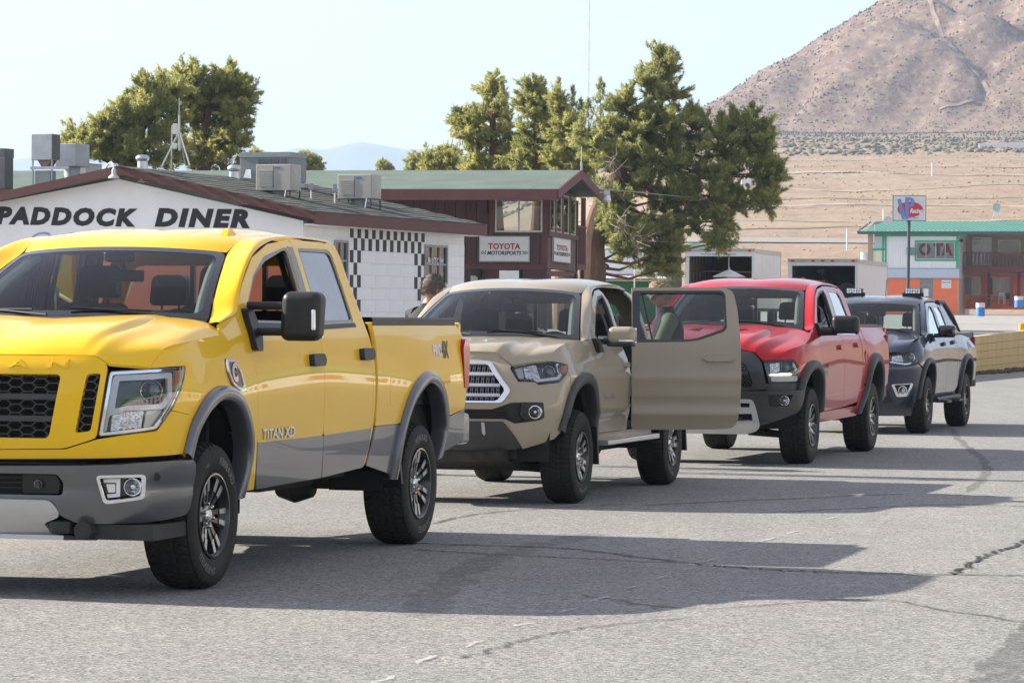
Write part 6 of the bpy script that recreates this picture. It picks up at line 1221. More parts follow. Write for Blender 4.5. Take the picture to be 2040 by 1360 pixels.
def rooftop():
    beige=mat('cooler_beige',(.42,.405,.365),.5,var=.12,vscale=2.5); gal=mat('duct_galvanised',(.36,.38,.41),.45,.5,var=.18,vscale=3.); acg=mat('air_unit_grey',(.20,.235,.245),.5,var=.1,vscale=2.); dk=mat('duct_dark',(.09,.095,.10),.6,var=.3,vscale=4.)
    for (u0,u1,us,v0,v1,y,lab) in ((510,577,600,328,380,68.2,'beige evaporative cooler box standing before the tall grey air unit'),(673,738,760,348,396,70.5,'beige evaporative cooler box alone near the eave of the diner roof')):
        r,w,dp,h=roof_box('evaporative_cooler',lab,'roof cooler',u0,u1,us,v0,v1,y,beige,None,GRP_C)
        p=MB()
        for k in range(7): p.box(-w+.06,-w*.52,-.012,.002,.1+k*(h-.2)/7,.1+k*(h-.2)/7+.03)
        p.build('louvre',beige,r)['kind']='stuff'; MB().add([(.004,.03,.03),(.004,dp-.03,.03),(.03,dp/2,h/2),(.004,dp-.03,h-.03),(.004,.03,h-.03)],[(0,1,2),(1,3,2),(3,4,2),(4,0,2)]).build('side_panel',beige,r)
        MB().box(-w*.5,-w*.49,-.006,.0,.03,h-.03).build('panel_seam',dk,r); MB().box(-w*.45,-w*.3,-.006,0,h-.09,h-.05).build('name_plate',mat('blue_label',(.10,.16,.35),.5),r); MB().box(-w*.85,-w*.77,-.02,0,h*.13,h*.17).build('latch',mat('brass',(.45,.36,.16),.4),r)
        for x in (-w+.02,-.02):
            for yy in (.02,dp-.02): MB().box(x-.012,x+.012,yy-.012,yy+.012,-.42 if x>-.1 else -.18,0).build('leg',mat('rusty_leg',(.10,.055,.045),.8,var=.3),r)
        MB().lathe([(.18,-.3),(.18,0),(0,0)],14,'z',(-w*.5,dp*.5,0)).build('duct',acg,r,True); MB().tube([(-.1,-.02,0),(-.12,-.05,-.2),(-.3,-.08,-.28)],.01,6).build('water_line',M['white'],r,True)
    r,w,dp,h=roof_box('air_unit','tall blue grey rooftop air unit with louvred panel behind the beige cooler','air conditioner',478,574,600,305,362,72.5,acg,None,None,22,dep=.9)
    MB().box(-w-.01,.01,-.015,dp+.01,h-.10,h+.01).build('top_band',mat('air_unit_band',(.27,.31,.30),.5,var=.1),r)
    for k in range(4): MB().box(-w*.62+k*w*.15,-w*.62+k*w*.15+w*.12,-.01,.002,h*.5,h*.78).build('louvre',dk,r)
    MB().prism([(0,0),(.12,0),(.16,-.2),(-.04,-.2)],(-.03,-.008),lambda a,b,c:(-w*.86+a,c-.06*(b<-.1),h*.42+b)).build('hood',M['steel'],r); MB().box(-w+.03,-.03,.03,dp-.03,-.5,.0).build('curb',mat('curb_metal',(.45,.47,.5),.5,var=.1),r)
    r,w,dp,h=roof_box('duct_box','large galvanised duct box raised on a stand at the left of the diner roof','roof duct',62,101,117,267,319,68.5,gal,None,None,22)
    MB().box(.0,.012,.02,dp-.02,.02,h-.02).build('side_panel',dk,r); MB().prism([(-w*.75,0),(-w*.1,0),(-w*.25,-.14),(-w*.55,-.14)],(.05,dp-.05),lambda a,b,c:(a,c,b)).build('duct_elbow',mat('rusty_duct',(.22,.15,.11),.7,.3,var=.4,vscale=6.),r)
    for x in (-w+.02,-.02): MB().box(x-.014,x+.014,.03,.06,-.75,0).build('leg',gal,r)
    MB().box(-w-.02,w*.8,.0,.05,-.2,-.14).build('stand_rail',gal,r); MB().box(-w*.9,-.1,.1,dp,-.9,-.22).build('curb',acg,r)
    r,w,dp,h=roof_box('duct_elbow_box','rounded galvanised duct elbow right beside the raised duct box','roof duct',110,149,150,286,332,69.5,gal,None,None,22,dep=.6); MB().lathe([(.17,-.7),(.17,0)],14,'z',(-w*.5,.3,0)).build('duct',gal,r,True)
    r,w,dp,h=roof_box('cooler_stack','dark cooler housing cut off by the left edge of the picture','roof cooler',-22,8,14,314,376,69,dk,None,None,22); MB().box(-w*.8,-.2*w,.1,.5,h,h+.2).build('vent_cap',dk,r)
    r,w,dp,h=roof_box('plywood_curb','pale low curb box right of the duct elbow','roof box',127,170,171,327,350,71,mat('pale_curb',(.48,.46,.41),.7,var=.1),None,None,22,dep=.7); MB().box(-w-.01,.01,-.01,.71,h,h+.02).build('lid',gal,r)
    tb=mat('turbine_metal',(.62,.64,.66),.35,.85,var=.12,vscale=12.)
    for u,v0,v1,y,lab in ((284,309,334,68.,'round turbine vent behind the gable ridge'),(467,329,355,71.5,'round turbine vent beside the tall grey air unit')):
        p=at(u,v1,y); s_=y/FPX; hh=(v1-v0)*s_; rt=thing('turbine_vent',lab,'roof vent',tuple(p),group='turbine vents on the diner roof'); MB().lathe([(hh*.42,-.3),(hh*.42,hh*.5),(hh*.36,hh*.5)],18,'z').build('base',tb,rt,True)
        b=MB(); n=20
        for k in range(n):
            a0=2*PI*k/n; pts=[]
            for q in np.linspace(0,1,7): rr=hh*(.40+.16*math.sin(PI*q)); pts.append((rr,hh*.48+hh*.5*q,a0+.35*q))
            V=[(rr*math.cos(a+d),rr*math.sin(a+d),z) for rr,z,a in pts for d in (0,.24)]; b.add(V,[(2*i,2*i+1,2*i+3,2*i+2) for i in range(6)])
        b.lathe([(0,hh*1.02),(hh*.3,hh*1.0),(hh*.42,hh*.97)],18,'z'); b.build('turbine',tb,rt,True)
    # aerial mast on a tripod
    A=lambda u,v,y=72.5:at(u,v,y); st=M['steel']; rt=thing('aerial_mast','slim antenna mast on a tripod with white radio boxes behind the diner ridge','antenna',tuple(A(357,330))); inv=Matrix.Translation(-A(357,330))
    Lp=lambda *q:[inv@A(*x) for x in q]
    MB().tube(Lp((357,196),(357,232)),.010,6).build('whip',st,rt); MB().tube(Lp((357,230),(358,300)),.022,8).build('mast',st,rt)
    for b in ((322,332,72.),(378,330,72.),(369,326,74.)): MB().tube(Lp((357,262),b),.018,6).build('tripod_leg',st,rt)
    MB().tube(Lp((343,250,71.8),(341,336,71.8)),.014,6).build('tripod_leg',st,rt); MB().tube(Lp((343,292,72),(366,294,72)),.012,6).build('brace',st,rt)
    for (u0,u1,v0,v1,nm) in ((345,354,247,268,'radio_box'),(345,352,286,297,'junction_box')):
        a,b=inv@A(u0,v1,71.8),inv@A(u1,v0,71.8); MB().box(a.x,b.x,a.y-.08,a.y+.02,a.z,b.z,.01).build(nm,mat('radio_white',(.8,.8,.72),.5,var=.05),rt)
    for u,v0,v1,y,lab in ((620,365,392,69.6,'small grey conduit box on a post between the two beige coolers'),(667,366,400,69.2,'slim white capped pipe left of the second beige cooler')):
        p=at(u,v1,y); h=(v1-v0)*y/FPX; rt=thing('vent_pipe',lab,'roof pipe',tuple(p)); MB().tube([(0,0,-.05),(0,0,h*.55)],.015,8).build('pipe',M['white'],rt,True); MB().box(-.045,.045,-.04,.04,h*.5,h,.008).build('cap',mat('cap_grey',(.38,.40,.43),.5),rt)
rooftop()
# ---------------------------------------------------------------- brown control tower with the two signs
def tower():
    f=Fm(1089,90.,10,PAD(90)); br=mat('brown_siding',(.095,.052,.050),.75,var=.12,vscale=2.,stretch=(8,8,.4)); tr=mat('maroon_trim',(.13,.047,.044),.6,var=.15,vscale=3.); rf=mat('green_roll_roofing',(.09,.13,.105),.9,var=.22,vscale=1.5,stretch=(.6,1,2.5)); root=thing('control_tower','dark brown two storey race control building with green roof and corner windows','building',mtx=f.mtx)
    rtop=f.x(1157,345,.7); e0=f.x(1112,384,.7); e1=f.x(1200,391,.7); zf=f.y(1000,527)[1]; Dp=f.x(1148,480)[0]; zE=f.y(1000,386)[1]; xl=-17.
    wx0,wz1=f.y(987,381); wx1,wz0=f.y(1081,463)
    # boards of the long face, one by one
    n=0; x=xl; bw=.30; mb={}
    def board(x0,x1,z0,z1,y=0.,nm='siding_board'):
        MB().box(x0+.006,x1-.006,y-.018,y+.05,z0,z1).build(nm,br,root)
    while x<-.01:
        x1=min(x+bw,0)
        if x1>wx0+.02 and x<wx1-.02:
            a0,a1=max(x,-99),x1; board(x,x1,zf,wz0-.02); board(x,x1,wz1+.02,zE)
        else: board(x,x1,zf,zE)
        x=x1
    MB().box(xl,0,.05,.16,zf,wz0).build('wall',br,root); MB().box(xl,wx0,.05,.16,wz0,zE+.1).build('wall',br,root); MB().box(wx1,0,.05,.16,wz0,zE+.1).build('wall',br,root); MB().box(wx0,wx1,.05,.16,wz1,zE+.1).build('wall',br,root)
    MB().box(xl,-.0,.02,.16,-1,zf-.004).build('lower_wall',br,root); MB().box(xl,.02,-.03,.1,zf-.14,zf-.003).build('belt_board',tr,root)
    for p in ((wx0-.16,wx0-.02),(-.14,.02),(wx0-.75,wx0-.70)): MB().box(p[0],p[1],-.045,.0,zf,zE).build('corner_board',tr,root)
    P=lambda a,b,c:(a,-c,b); wf=mat('pale_aluminium_frame',(.55,.55,.54),.45,.4,var=.05)
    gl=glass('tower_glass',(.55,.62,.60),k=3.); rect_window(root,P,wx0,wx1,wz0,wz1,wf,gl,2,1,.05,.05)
    # the room seen through the glass
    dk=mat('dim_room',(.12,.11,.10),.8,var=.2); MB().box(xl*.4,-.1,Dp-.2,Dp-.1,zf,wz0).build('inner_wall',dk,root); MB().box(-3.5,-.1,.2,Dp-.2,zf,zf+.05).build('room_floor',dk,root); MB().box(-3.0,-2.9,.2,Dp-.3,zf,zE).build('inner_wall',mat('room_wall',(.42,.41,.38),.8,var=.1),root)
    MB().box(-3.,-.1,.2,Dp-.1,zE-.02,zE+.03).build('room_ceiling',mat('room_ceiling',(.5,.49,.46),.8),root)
    # end wall: four tall narrow windows between posts, sign below
    us=(1093,1105,1119,1133,1147); zt=f.x(1120,388)[1]; zb=f.x(1120,465)[1]
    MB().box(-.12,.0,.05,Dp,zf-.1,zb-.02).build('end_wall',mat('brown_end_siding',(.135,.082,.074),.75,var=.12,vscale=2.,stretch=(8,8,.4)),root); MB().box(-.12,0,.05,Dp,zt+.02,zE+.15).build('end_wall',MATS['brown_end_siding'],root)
    ys=[f.x(u,430)[0] for u in us]
    for a,b in zip(ys[:-1],ys[1:]):
        rect_window(root,lambda a_,b_,c:(c,a_,b_),a+.16,b-.10,zb,zt,wf,gl,1,1,.035,.03); MB().box(-.1,.045,a-.08,a+.14,zb,zt).build('window_post',tr,root)
    MB().box(-.1,.05,Dp-.1,Dp+.06,zf-.1,zE).build('window_post',tr,root); MB().box(.003,.06,0,Dp+.05,zb-.14,zb-.003).build('sill_board',tr,root)
    yb,zb2=f.x(1093,548); MB().box(-2.6,-.05,.3,Dp,zf-.25,zf-.145).build('floor_beam',tr,root)
    # gable above the end wall, roof
    ym=(e0[0]+e1[0])/2; za=rtop[1]
    MB().prism([(e0[0]+.4,zE+.1),(ym,za-.18),(e1[0]-1.2,zE+.1)],(-.1,-.02),lambda a,b,c:(c,a,b)).build('gable',MATS['brown_end_siding'],root)
    for (y0,z0,y1,z1) in ((e0[0],e0[1],ym,za),(e1[0],e1[1],ym,za)):
        k=20
        MB().prism([(y0,z0-.03),(y1,z1-.03),(y1,z1+.09),(y0,z0+.09)],(xl,.66),lambda a,b,c:(c,a,b)).build('roof_slope',rf,root)
        MB().prism([(y0,z0-.16),(y1,z1-.16),(y1,z1+.10),(y0,z0+.10)],(.663,.72),lambda a,b,c:(c,a,b)).build('barge_board',tr,root)
    MB().box(xl,.66,e0[0]-.05,e0[0]-.003,e0[1]-.2,e0[1]+.1).build('fascia_board',tr,root); MB().box(xl,.6,e0[0],.0,e0[1]-.06,e0[1]-.034).build('soffit',tr,root)
    # balcony on the right end
    yb0,yb1=Dp+.1,f.x(1168,480,.0)[0]; zr=f.x(1160,455)[1]; zd=f.x(1160,527)[1]
    bal=MB().box(-1.6,.0,yb0,yb1,zd-.15,zd).build('balcony',tr,root); n=9
    for k in range(n): y=yb0+.12+(yb1-yb0-.15)*k/(n-1); MB().box(-.06,-.01,y-.035,y+.035,zd,zr).build('baluster',tr,bal)
    MB().box(-.08,.01,yb0,yb1,zr,zr+.07).build('rail',tr,bal); MB().box(-.12,.0,yb1-.32,yb1-.12,zd,e1[1]).build('post',br,bal); MB().box(-.1,.0,yb1-.5,yb1-.35,-1,zd-.16).build('post',br,bal)
    MB().prism([(yb0+.3,-1),(yb0+.6,-1),(yb1-.3,zd-.3),(yb1-.6,zd-.3)],(-.3,-.2),lambda a,b,c:(c,a,b)).build('brace',br,bal)
    # ground floor recess, its shade painted as a flat dark panel; light boxes
    a0,b1=f.y(1009,530); a1,b0=f.y(1041,556); MB().box(a0,a1,-.01,.018,-.8,b1).build('doorway',mat('recess_shade',(.012,.011,.011),.9,var=.3),root); a0,b1=f.y(1010,540); a1,b0=f.y(1048,556); tb=MB().box(a0,a1,-1.2,-1.15,b0-.5,b1).build('white_board',M['white'],root)
    a0,b1=f.y(953,532); MB().box(a0-.02,a0+.1,-.22,.0,b1-.28,b1-.05,.02).build('wall_lantern',M['black'],root)
    a0,b1=f.y(938,549); MB().box(a0,a0+.2,-.03,.0,b1-.3,b1).build('notice',mat('cream_notice',(.6,.57,.5),.7),root)
    lv0,lz1=f.y(964,425); lv1,lz0=f.y(980,449); g=MB()
    for k in range(6): g.box(lv0,lv1,-.04,-.018,lz0+k*(lz1-lz0)/6,lz0+k*(lz1-lz0)/6+.05)
    g.build('vent_grille',br,root)['kind']='stuff'
    # the two signs
    def sign(P,x0,x1,z0,z1,label,w_):
        s=thing('wall_sign',label,'sign',mtx=f.mtx,group='white motorsports sign boards on the brown building'); MB().prism([(x0,z0),(x1,z0),(x1,z1),(x0,z1)],(.02,.06),P).build('board',mat('sign_white',(.78,.78,.76),.5,var=.03),s)
        fr=MB()
        for a in ((x0-.02,x1+.02,z1,z1+.025),(x0-.02,x1+.02,z0-.025,z0),(x0-.025,x0,z0,z1),(x1,x1+.025,z0,z1)): fr.prism([(a[0],a[2]),(a[1],a[2]),(a[1],a[3]),(a[0],a[3])],(.015,.075),P)
        fr.build('frame',mat('sign_frame',(.45,.44,.42),.5),s); cx=(x0+x1)/2; h=z1-z0; W=x1-x0
        fn=lambda zc:(lambda V:np.array([P(cx+v[0],zc+v[1],.066) for v in V])); rd=mat('sign_red',(.45,.015,.02),.5); bk=mat('sign_black',(.02,.022,.03),.5)
        text_obj('lettering','TOYOTA',rd,s,fn(z0+h*.61),W*.66,h*.255,bold=.035,space=1.05); text_obj('lettering','MOTORSPORTS',bk,s,fn(z0+h*.33),W*.70,h*.17,bold=.03,shear=.25)
        for sg in (-1,1):
            ck=MB()
            for i in range(4):
                for j in range(3):
                    if (i+j)%2==0: a=cx+sg*(W*.37+i*W*.028); b=z0+h*(.27+.05*j); ck.prism([(a,b),(a+sg*W*.026,b),(a+sg*W*.03,b+h*.045),(a+sg*W*.004,b+h*.045)][::sg],(.062,.066),P)
            ck.build('checker_mark',bk,s)['kind']='stuff'
    x0,z1=f.y(957,472); x1,z0=f.y(1054,520); sign(P,x0,x1,z0,z1,'wide white sign with red and black lettering on the long brown wall',1); a=f.x(1099,474); b=f.x(1132,523); sign(lambda p,q,c:(c,p,q),a[0],b[0],b[1],a[1],'narrow looking white sign on the end wall under the corner windows',1)
    # megaphone speaker, flood light, aerial, wire
    p=f((f.y(891,373,-.3)[0],-.35,f.y(891,373,-.3)[1])); s=thing('megaphone','round grey horn loudspeaker fixed under the long eave','loudspeaker',tuple(p),rz=-R(12)); s.rotation_euler=(0,0,R(-10)); MB().lathe([(.17,-.12),(.165,-.10),(.10,.0),(.05,.12),(.05,.2)],20,'y').build('horn',mat('horn_grey',(.5,.5,.47),.5,var=.1),s,True); MB().lathe([(0,-.06),(.05,-.06),(.06,0)],14,'y').build('driver',M['black'],s,True)
    p=at(1208,392,93.); s=thing('flood_light','white flood light hanging at the end of the brown roof','flood light',tuple(p)); MB().box(-.08,.10,-.1,.1,.05,.17,.02).build('housing',M['steel'],s,True); MB().lathe([(.09,.05),(.12,-.1),(.10,-.14),(0,-.15)],16,'z',(.02,0,0)).build('lamp_cover',mat('frosted_cover',(.75,.77,.80),.3,coat=.5),s,True); MB().tube([(-.2,0,.12),(-.05,0,.12)],.02).build('bracket',M['steel'],s)
    p0,p1=at(1159,346,92.),at(1158,322,92.); s=thing('roof_aerial','short grey pipe aerial on the apex of the brown roof','antenna',tuple(p0)); MB().tube([(0,0,-.1),tuple(p1-p0)],.03,8).build('pipe',M['steel'],s,True); MB().tube([tuple(p1-p0),tuple(at(1159,292,92.)-p0)],.008,5).build('whip',M['steel'],s)
    pts=[at(u,v,d) for u,v,d in ((1193,376,93),(1260,382,97),(1340,390,101),(1420,396,106),(1490,401,112))]; w=MB().tube([tuple(p) for p in pts],.012,5).build('overhead_wire',M['steel']); tag(w,'thin overhead wire from the brown roof across the big pine','wire')
tower()
# ---------------------------------------------------------------- restaurant with green metal roof
def restaurant():
    z0=float(PAD(255.)); f=Fm(1908,255.,14,z0); root=thing('restaurant','two storey orange and white building with green ribbed metal roof','building',mtx=f.mtx)
    og=mat('restaurant_orange',(.86,.19,.075),.7,var=.07,vscale=1.5); ws=mat('white_siding',(.78,.79,.80),.7,var=.05,vscale=1.2,stretch=(6,6,.3)); gn=mat('green_trim',(.03,.36,.20),.5,var=.06); bw=mat('tan_wall',(.42,.30,.21),.75,var=.1); mr=mat('maroon_timber',(.17,.04,.038),.6,var=.2); cr=mat('cream_trim',(.72,.55,.42),.6)
    gz=lambda v,u=1850:f.y(u,v)[1]; gx=lambda u,v=560:f.y(u,v)[0]; zg=f.y(1908,628)[1]; zA=gz(553.5); zB=gz(535); zT=gz(466); xL=gx(1732); xw=gx(1765)
    # orange block base, one block at a time
    mesh_b={}
    dx0,dx1,dz1=gx(1832),gx(1859),gz(555)
    rows=12; bh=(zA-zg)/rows
    for r in range(rows):
        x=xL
        while x<-.01:
            w=min(.8 if not(r%2 and x==xL) else .4,-x)
            if not (x+w>dx0 and x<dx1): MB().box(x+.006,x+w-.006,-.012,.1,zg+r*bh+.005,zg+(r+1)*bh-.005).build('block',og,root)
            else:
                if x<dx0-.05: MB().box(x+.006,dx0,-.012,.1,zg+r*bh+.005,zg+(r+1)*bh-.005).build('block',og,root)
                if x+w>dx1+.05: MB().box(dx1,x+w-.006,-.012,.1,zg+r*bh+.005,zg+(r+1)*bh-.005).build('block',og,root)
            x+=w
    MB().box(xL,0,.02,.3,zg-.5,zA-.004).build('wall_base',og,root); MB().box(dx0,dx1,-.005,.03,zg,dz1).build('door',mat('grey_steel_door',(.22,.22,.22),.5,.3,var=.2,vscale=4.),root); a,b=gx(1840),gx(1850); MB().box(a,b,-.016,-.006,gz(590),gz(575)).build('notice',M['white'],root)
    rw=f.x(1922,600)[0]; MB().box(-.02,.03,.0,rw,zg-.4,zA).build('corner_wall',cr,root); MB().box(.0,.04,-.0,rw,zA,zT).build('side_wall',ws,root)
    # upper storey boards
    nb=30; xs=np.linspace(xw,0,nb+1); wx0,wx1,wz0,wz1=gx(1825),gx(1905),gz(517),gz(482)
    for a,b in zip(xs[:-1],xs[1:]):
        if b>wx0+.03 and a<wx1-.03: MB().box(a+.004,b-.004,-.03,.05,zB,wz0).build('siding_board',ws,root); MB().box(a+.004,b-.004,-.03,.05,wz1,zT).build('siding_board',ws,root)
        else: MB().box(a+.004,b-.004,-.03,.05,zB,zT).build('siding_board',ws,root)
    MB().box(xw,wx0,.05,.3,zA,zT+.3).build('wall',ws,root); MB().box(wx1,0,.05,.3,zA,zT+.3).build('wall',ws,root); MB().box(wx0,wx1,.05,.3,zA,wz0).build('wall',ws,root); MB().box(wx0,wx1,.05,.3,wz1,zT+.3).build('wall',ws,root)
    MB().box(xL+.3,.12,-.09,.02,zA,zB-.003).build('band_board',mat('grey_band',(.52,.55,.63),.6,var=.04),root)
    tm=mat('teal_edge',(.05,.40,.40),.5)
    for z in (zA-.03,zB): MB().box(xL+.3,.14,-.11,.02,z-.02,z+.02).build('edge_strip',tm,root)
    for (u0,u1,v0,v1) in ((1762,1766,470,535),(1905,1910,470,535),(1742,1926,464,471)): MB().box(gx(u0),gx(u1),-.09,-.031,gz(v1),gz(v0)).build('trim_board',gn,root)
    fr=MB()
    P=lambda a,b,c:(a,-c,b)
    for a in ((wx0-.12,wx1+.0,wz1,wz1+.12),(wx0-.12,wx1,wz0-.12,wz0),(wx0-.12,wx0,wz0,wz1),(wx1-.1,wx1+.02,wz0,wz1)): fr.prism([(a[0],a[2]),(a[1],a[2]),(a[1],a[3]),(a[0],a[3])],(.031,.07),P)
    fr.build('window_trim',gn,root); rect_window(root,P,wx0+.02,wx1-.13,wz0+.02,wz1-.02,mat('cream_frame',(.62,.62,.55),.5),glass('restaurant_glass',(.75,.8,.8)),4,1,.05,.04)
    bd=MB().box(wx0,wx1,.12,.15,wz0,wz1).build('reflection_board',mat('reflection_white',(.62,.62,.62),.7,var=.05),root); text_obj('reflected_lettering','O TA',mat('reflection_red',(.38,.03,.03),.6),bd,lambda V:np.stack([(wx0+wx1)/2-.05+V[:,0],np.full(len(V),.115),(wz0+wz1)/2+.12+V[:,1]],-1),(wx1-wx0)*.85,(wz1-wz0)*.75,bold=.06)  # board and letters added to stand for a sign's reflection in the panes
    MB().box(gx(1807),gx(1824),-.25,.0,gz(507),gz(494)).build('wall_air_conditioner',mat('ac_olive',(.18,.22,.2),.6,var=.1),root); MB().box(gx(1806),gx(1826),-.12,-.031,gz(508),gz(493)).build('trim_board',gn,root)
    # left bay with brown post
    MB().box(gx(1729),gx(1739),-.12,.1,zA,zT+.05).build('post',bw,root); MB().box(gx(1741),gx(1761),.0,.06,gz(498),zT).build('screen',mat('pale_screen',(.55,.56,.60),.6,var=.1),root); MB().box(gx(1733),gx(1761),-.02,.05,zA,gz(499)).build('panel',mat('cream_panel',(.70,.75,.52),.6),root)
    for a in ((1730,1762,495,499),(1730,1734,499,522),(1757,1761,466,522)): MB().box(gx(a[0]),gx(a[1]),-.06,-.021,gz(a[3]),gz(a[2])).build('trim_board',gn,root)
    x0,zz=gx(1876),gz(574); x1=gx(1895); s=thing('vendors_sign','small white VENDORS notice on the orange block wall','sign',mtx=f.mtx); MB().box(x0,x1,-.04,-.016,gz(574),gz(558)).build('board',M['white'],s); cx=(x0+x1)/2
    T=lambda txt,v,w,h:text_obj('lettering',txt,MATS['sign_black'],s,lambda V:np.stack([cx+V[:,0],np.full(len(V),-.043),gz(v)+V[:,1]],-1),w,h,bold=.03)
    T('VENDORS',562.5,(x1-x0)*.9,.105); T('MUST REGISTER AT',567.5,(x1-x0)*.85,.03); T('TOWER OFFICE',571.5,(x1-x0)*.7,.03)
    # balcony wing, set back
    yb=rw; W=lambda u,v:f.y(u,v,yb); zF=W(1980,545)[1]; xr=W(2140,560)[0]; zgb=W(1990,606)[1]
    MB().box(.04,xr,yb,yb+.3,zF,zT+.3).build('upper_wall',bw,root); MB().box(.03,xr,yb,yb+.3,zgb-.4,zF-.01).build('lower_wall',og,root)
    for (u0,u1,v0,v1,c) in ((1921,1953,550,588,2),(1970,2015,552,589,2)): rect_window(root,lambda a,b,c_:(a,yb-c_,b),W(u0,v0)[0],W(u1,v0)[0],W(u0,v1)[1],W(u0,v0)[1],MATS['pale_aluminium_frame'],wglass('shop_glass',(.16,.15,.12)),c,1,.05,.04)
    rect_window(root,lambda a,b,c_:(a,yb-c_,b),W(1937,473)[0],W(1976,473)[0],W(1937,528)[1],W(1937,473)[1],M['white'],wglass('sky_reflection_glass',(.35,.42,.48)),2,1,.07,.04); rect_window(root,lambda a,b,c_:(a,yb-c_,b),W(1988,478)[0],W(2033,478)[0],W(1988,505)[1],W(1988,478)[1],M['white'],wglass('green_glass',(.12,.18,.13)),1,1,.05,.04)  # sliding door: pale sky reflection put into the glass colour
    yf=yb-2.6; Bq=lambda u,v:f.y(u,v,yf); zd=Bq(1980,537)[1]; zr=Bq(1980,502)[1]; bx0=Bq(1919,520)[0]; bal=MB().box(bx0,xr,yf,yb-.01,zd-.16,zd).build('balcony',mr,root); MB().box(bx0,xr,yf-.03,yf+.06,zr-.08,zr).build('rail',mr,bal); MB().box(bx0,xr,yf-.04,yf-.003,zd-.2,zd+.22).build('rim_board',mr,bal)
    x=bx0+.05; k=0
    while x<xr-.1: MB().box(x-.05,x+.05,yf-.02,yf+.02,zd+.222,zr-.082).build('baluster',mr,bal); x+=.30 if k%5 else .33; k+=1
    for u in (1958,1966,2014,2026): px=Bq(u,560)[0]; MB().box(px-.11,px+.11,yf+.1 if u in (1958,2014) else yf+1.6,yf+.32 if u in (1958,2014) else yf+1.82,zgb-.2,zd-.16).build('post',mr,bal)
    MB().lathe([(.0,.1),(.14,.05),(.16,-.1),(.1,-.16),(0,-.17)],14,'z',(.25,-.05,gz(478))).build('porch_lantern',M['black'],root,True)
    # roof: sheets and standing ribs
    ze=gz(462); rd=2.2; ya=6.0; zr_=f.y(1850,441,ya)[1]; xa=gx(1710); xb=xr
    gr=mat('green_metal_roof',(.10,.34,.235),.45,.25,var=.08,vscale=1.); gd=mat('green_metal_rib',(.008,.05,.045),.5,.2)
    MB().prism([(-.55,ze-.02),(ya,zr_-.02),(ya,zr_),(-.55,ze)],(xa+.55,xb),lambda a,b,c:(c,a,b)).build('roof_deck',gd,root)
    n=0; x=xa; w=.36; sl=(zr_-ze)/(ya+.55)
    while x<xb-.1:
        off=max(0,(xa+.5-x)*.9) if x<xa+.5 else 0
        MB().add([(x+.085,-.55,ze+.03),(x+w-.06,-.55,ze+.03),(x+w-.06+1.4,ya,zr_+.03),(x+.085+1.4,ya,zr_+.03),(x+.05,-.55,ze+.002),(x+w-.05,-.55,ze+.002),(x+w-.05+1.4,ya,zr_+.002),(x+.05+1.4,ya,zr_+.002)],[(0,1,2,3),(4,7,6,5),(0,4,5,1),(1,5,6,2),(2,6,7,3),(3,7,4,0)]).build('roof_panel',gr,root); x+=w; n+=1
    MB().box(xa,xb,-.60,-.553,ze-.2,ze+.03).build('eave_board',mat('eave_dark',(.06,.10,.09),.6),root); MB().prism([(-.55,ze-.1),(ya,zr_-.1),(ya,zr_+.04),(-.55,ze+.04)],(xa-.06,xa-.003),lambda a,b,c:(c+.18*(a>0),a,b)).build('barge_board',MATS['eave_dark'],root)
    MB().prism([(ya,zr_),(ya+4,ze-.3),(ya+4,ze-.5),(ya,zr_-.2)],(xa+.7,xb),lambda a,b,c:(c,a,b)).build('rear_slope',gr,root); MB().box(gx(1745),0,.3,ya+3.,zg-.4,zT).build('wall_core',ws,root)
    return f,zg,zgb,rw
RF,RZ,RZB,RWID=restaurant()
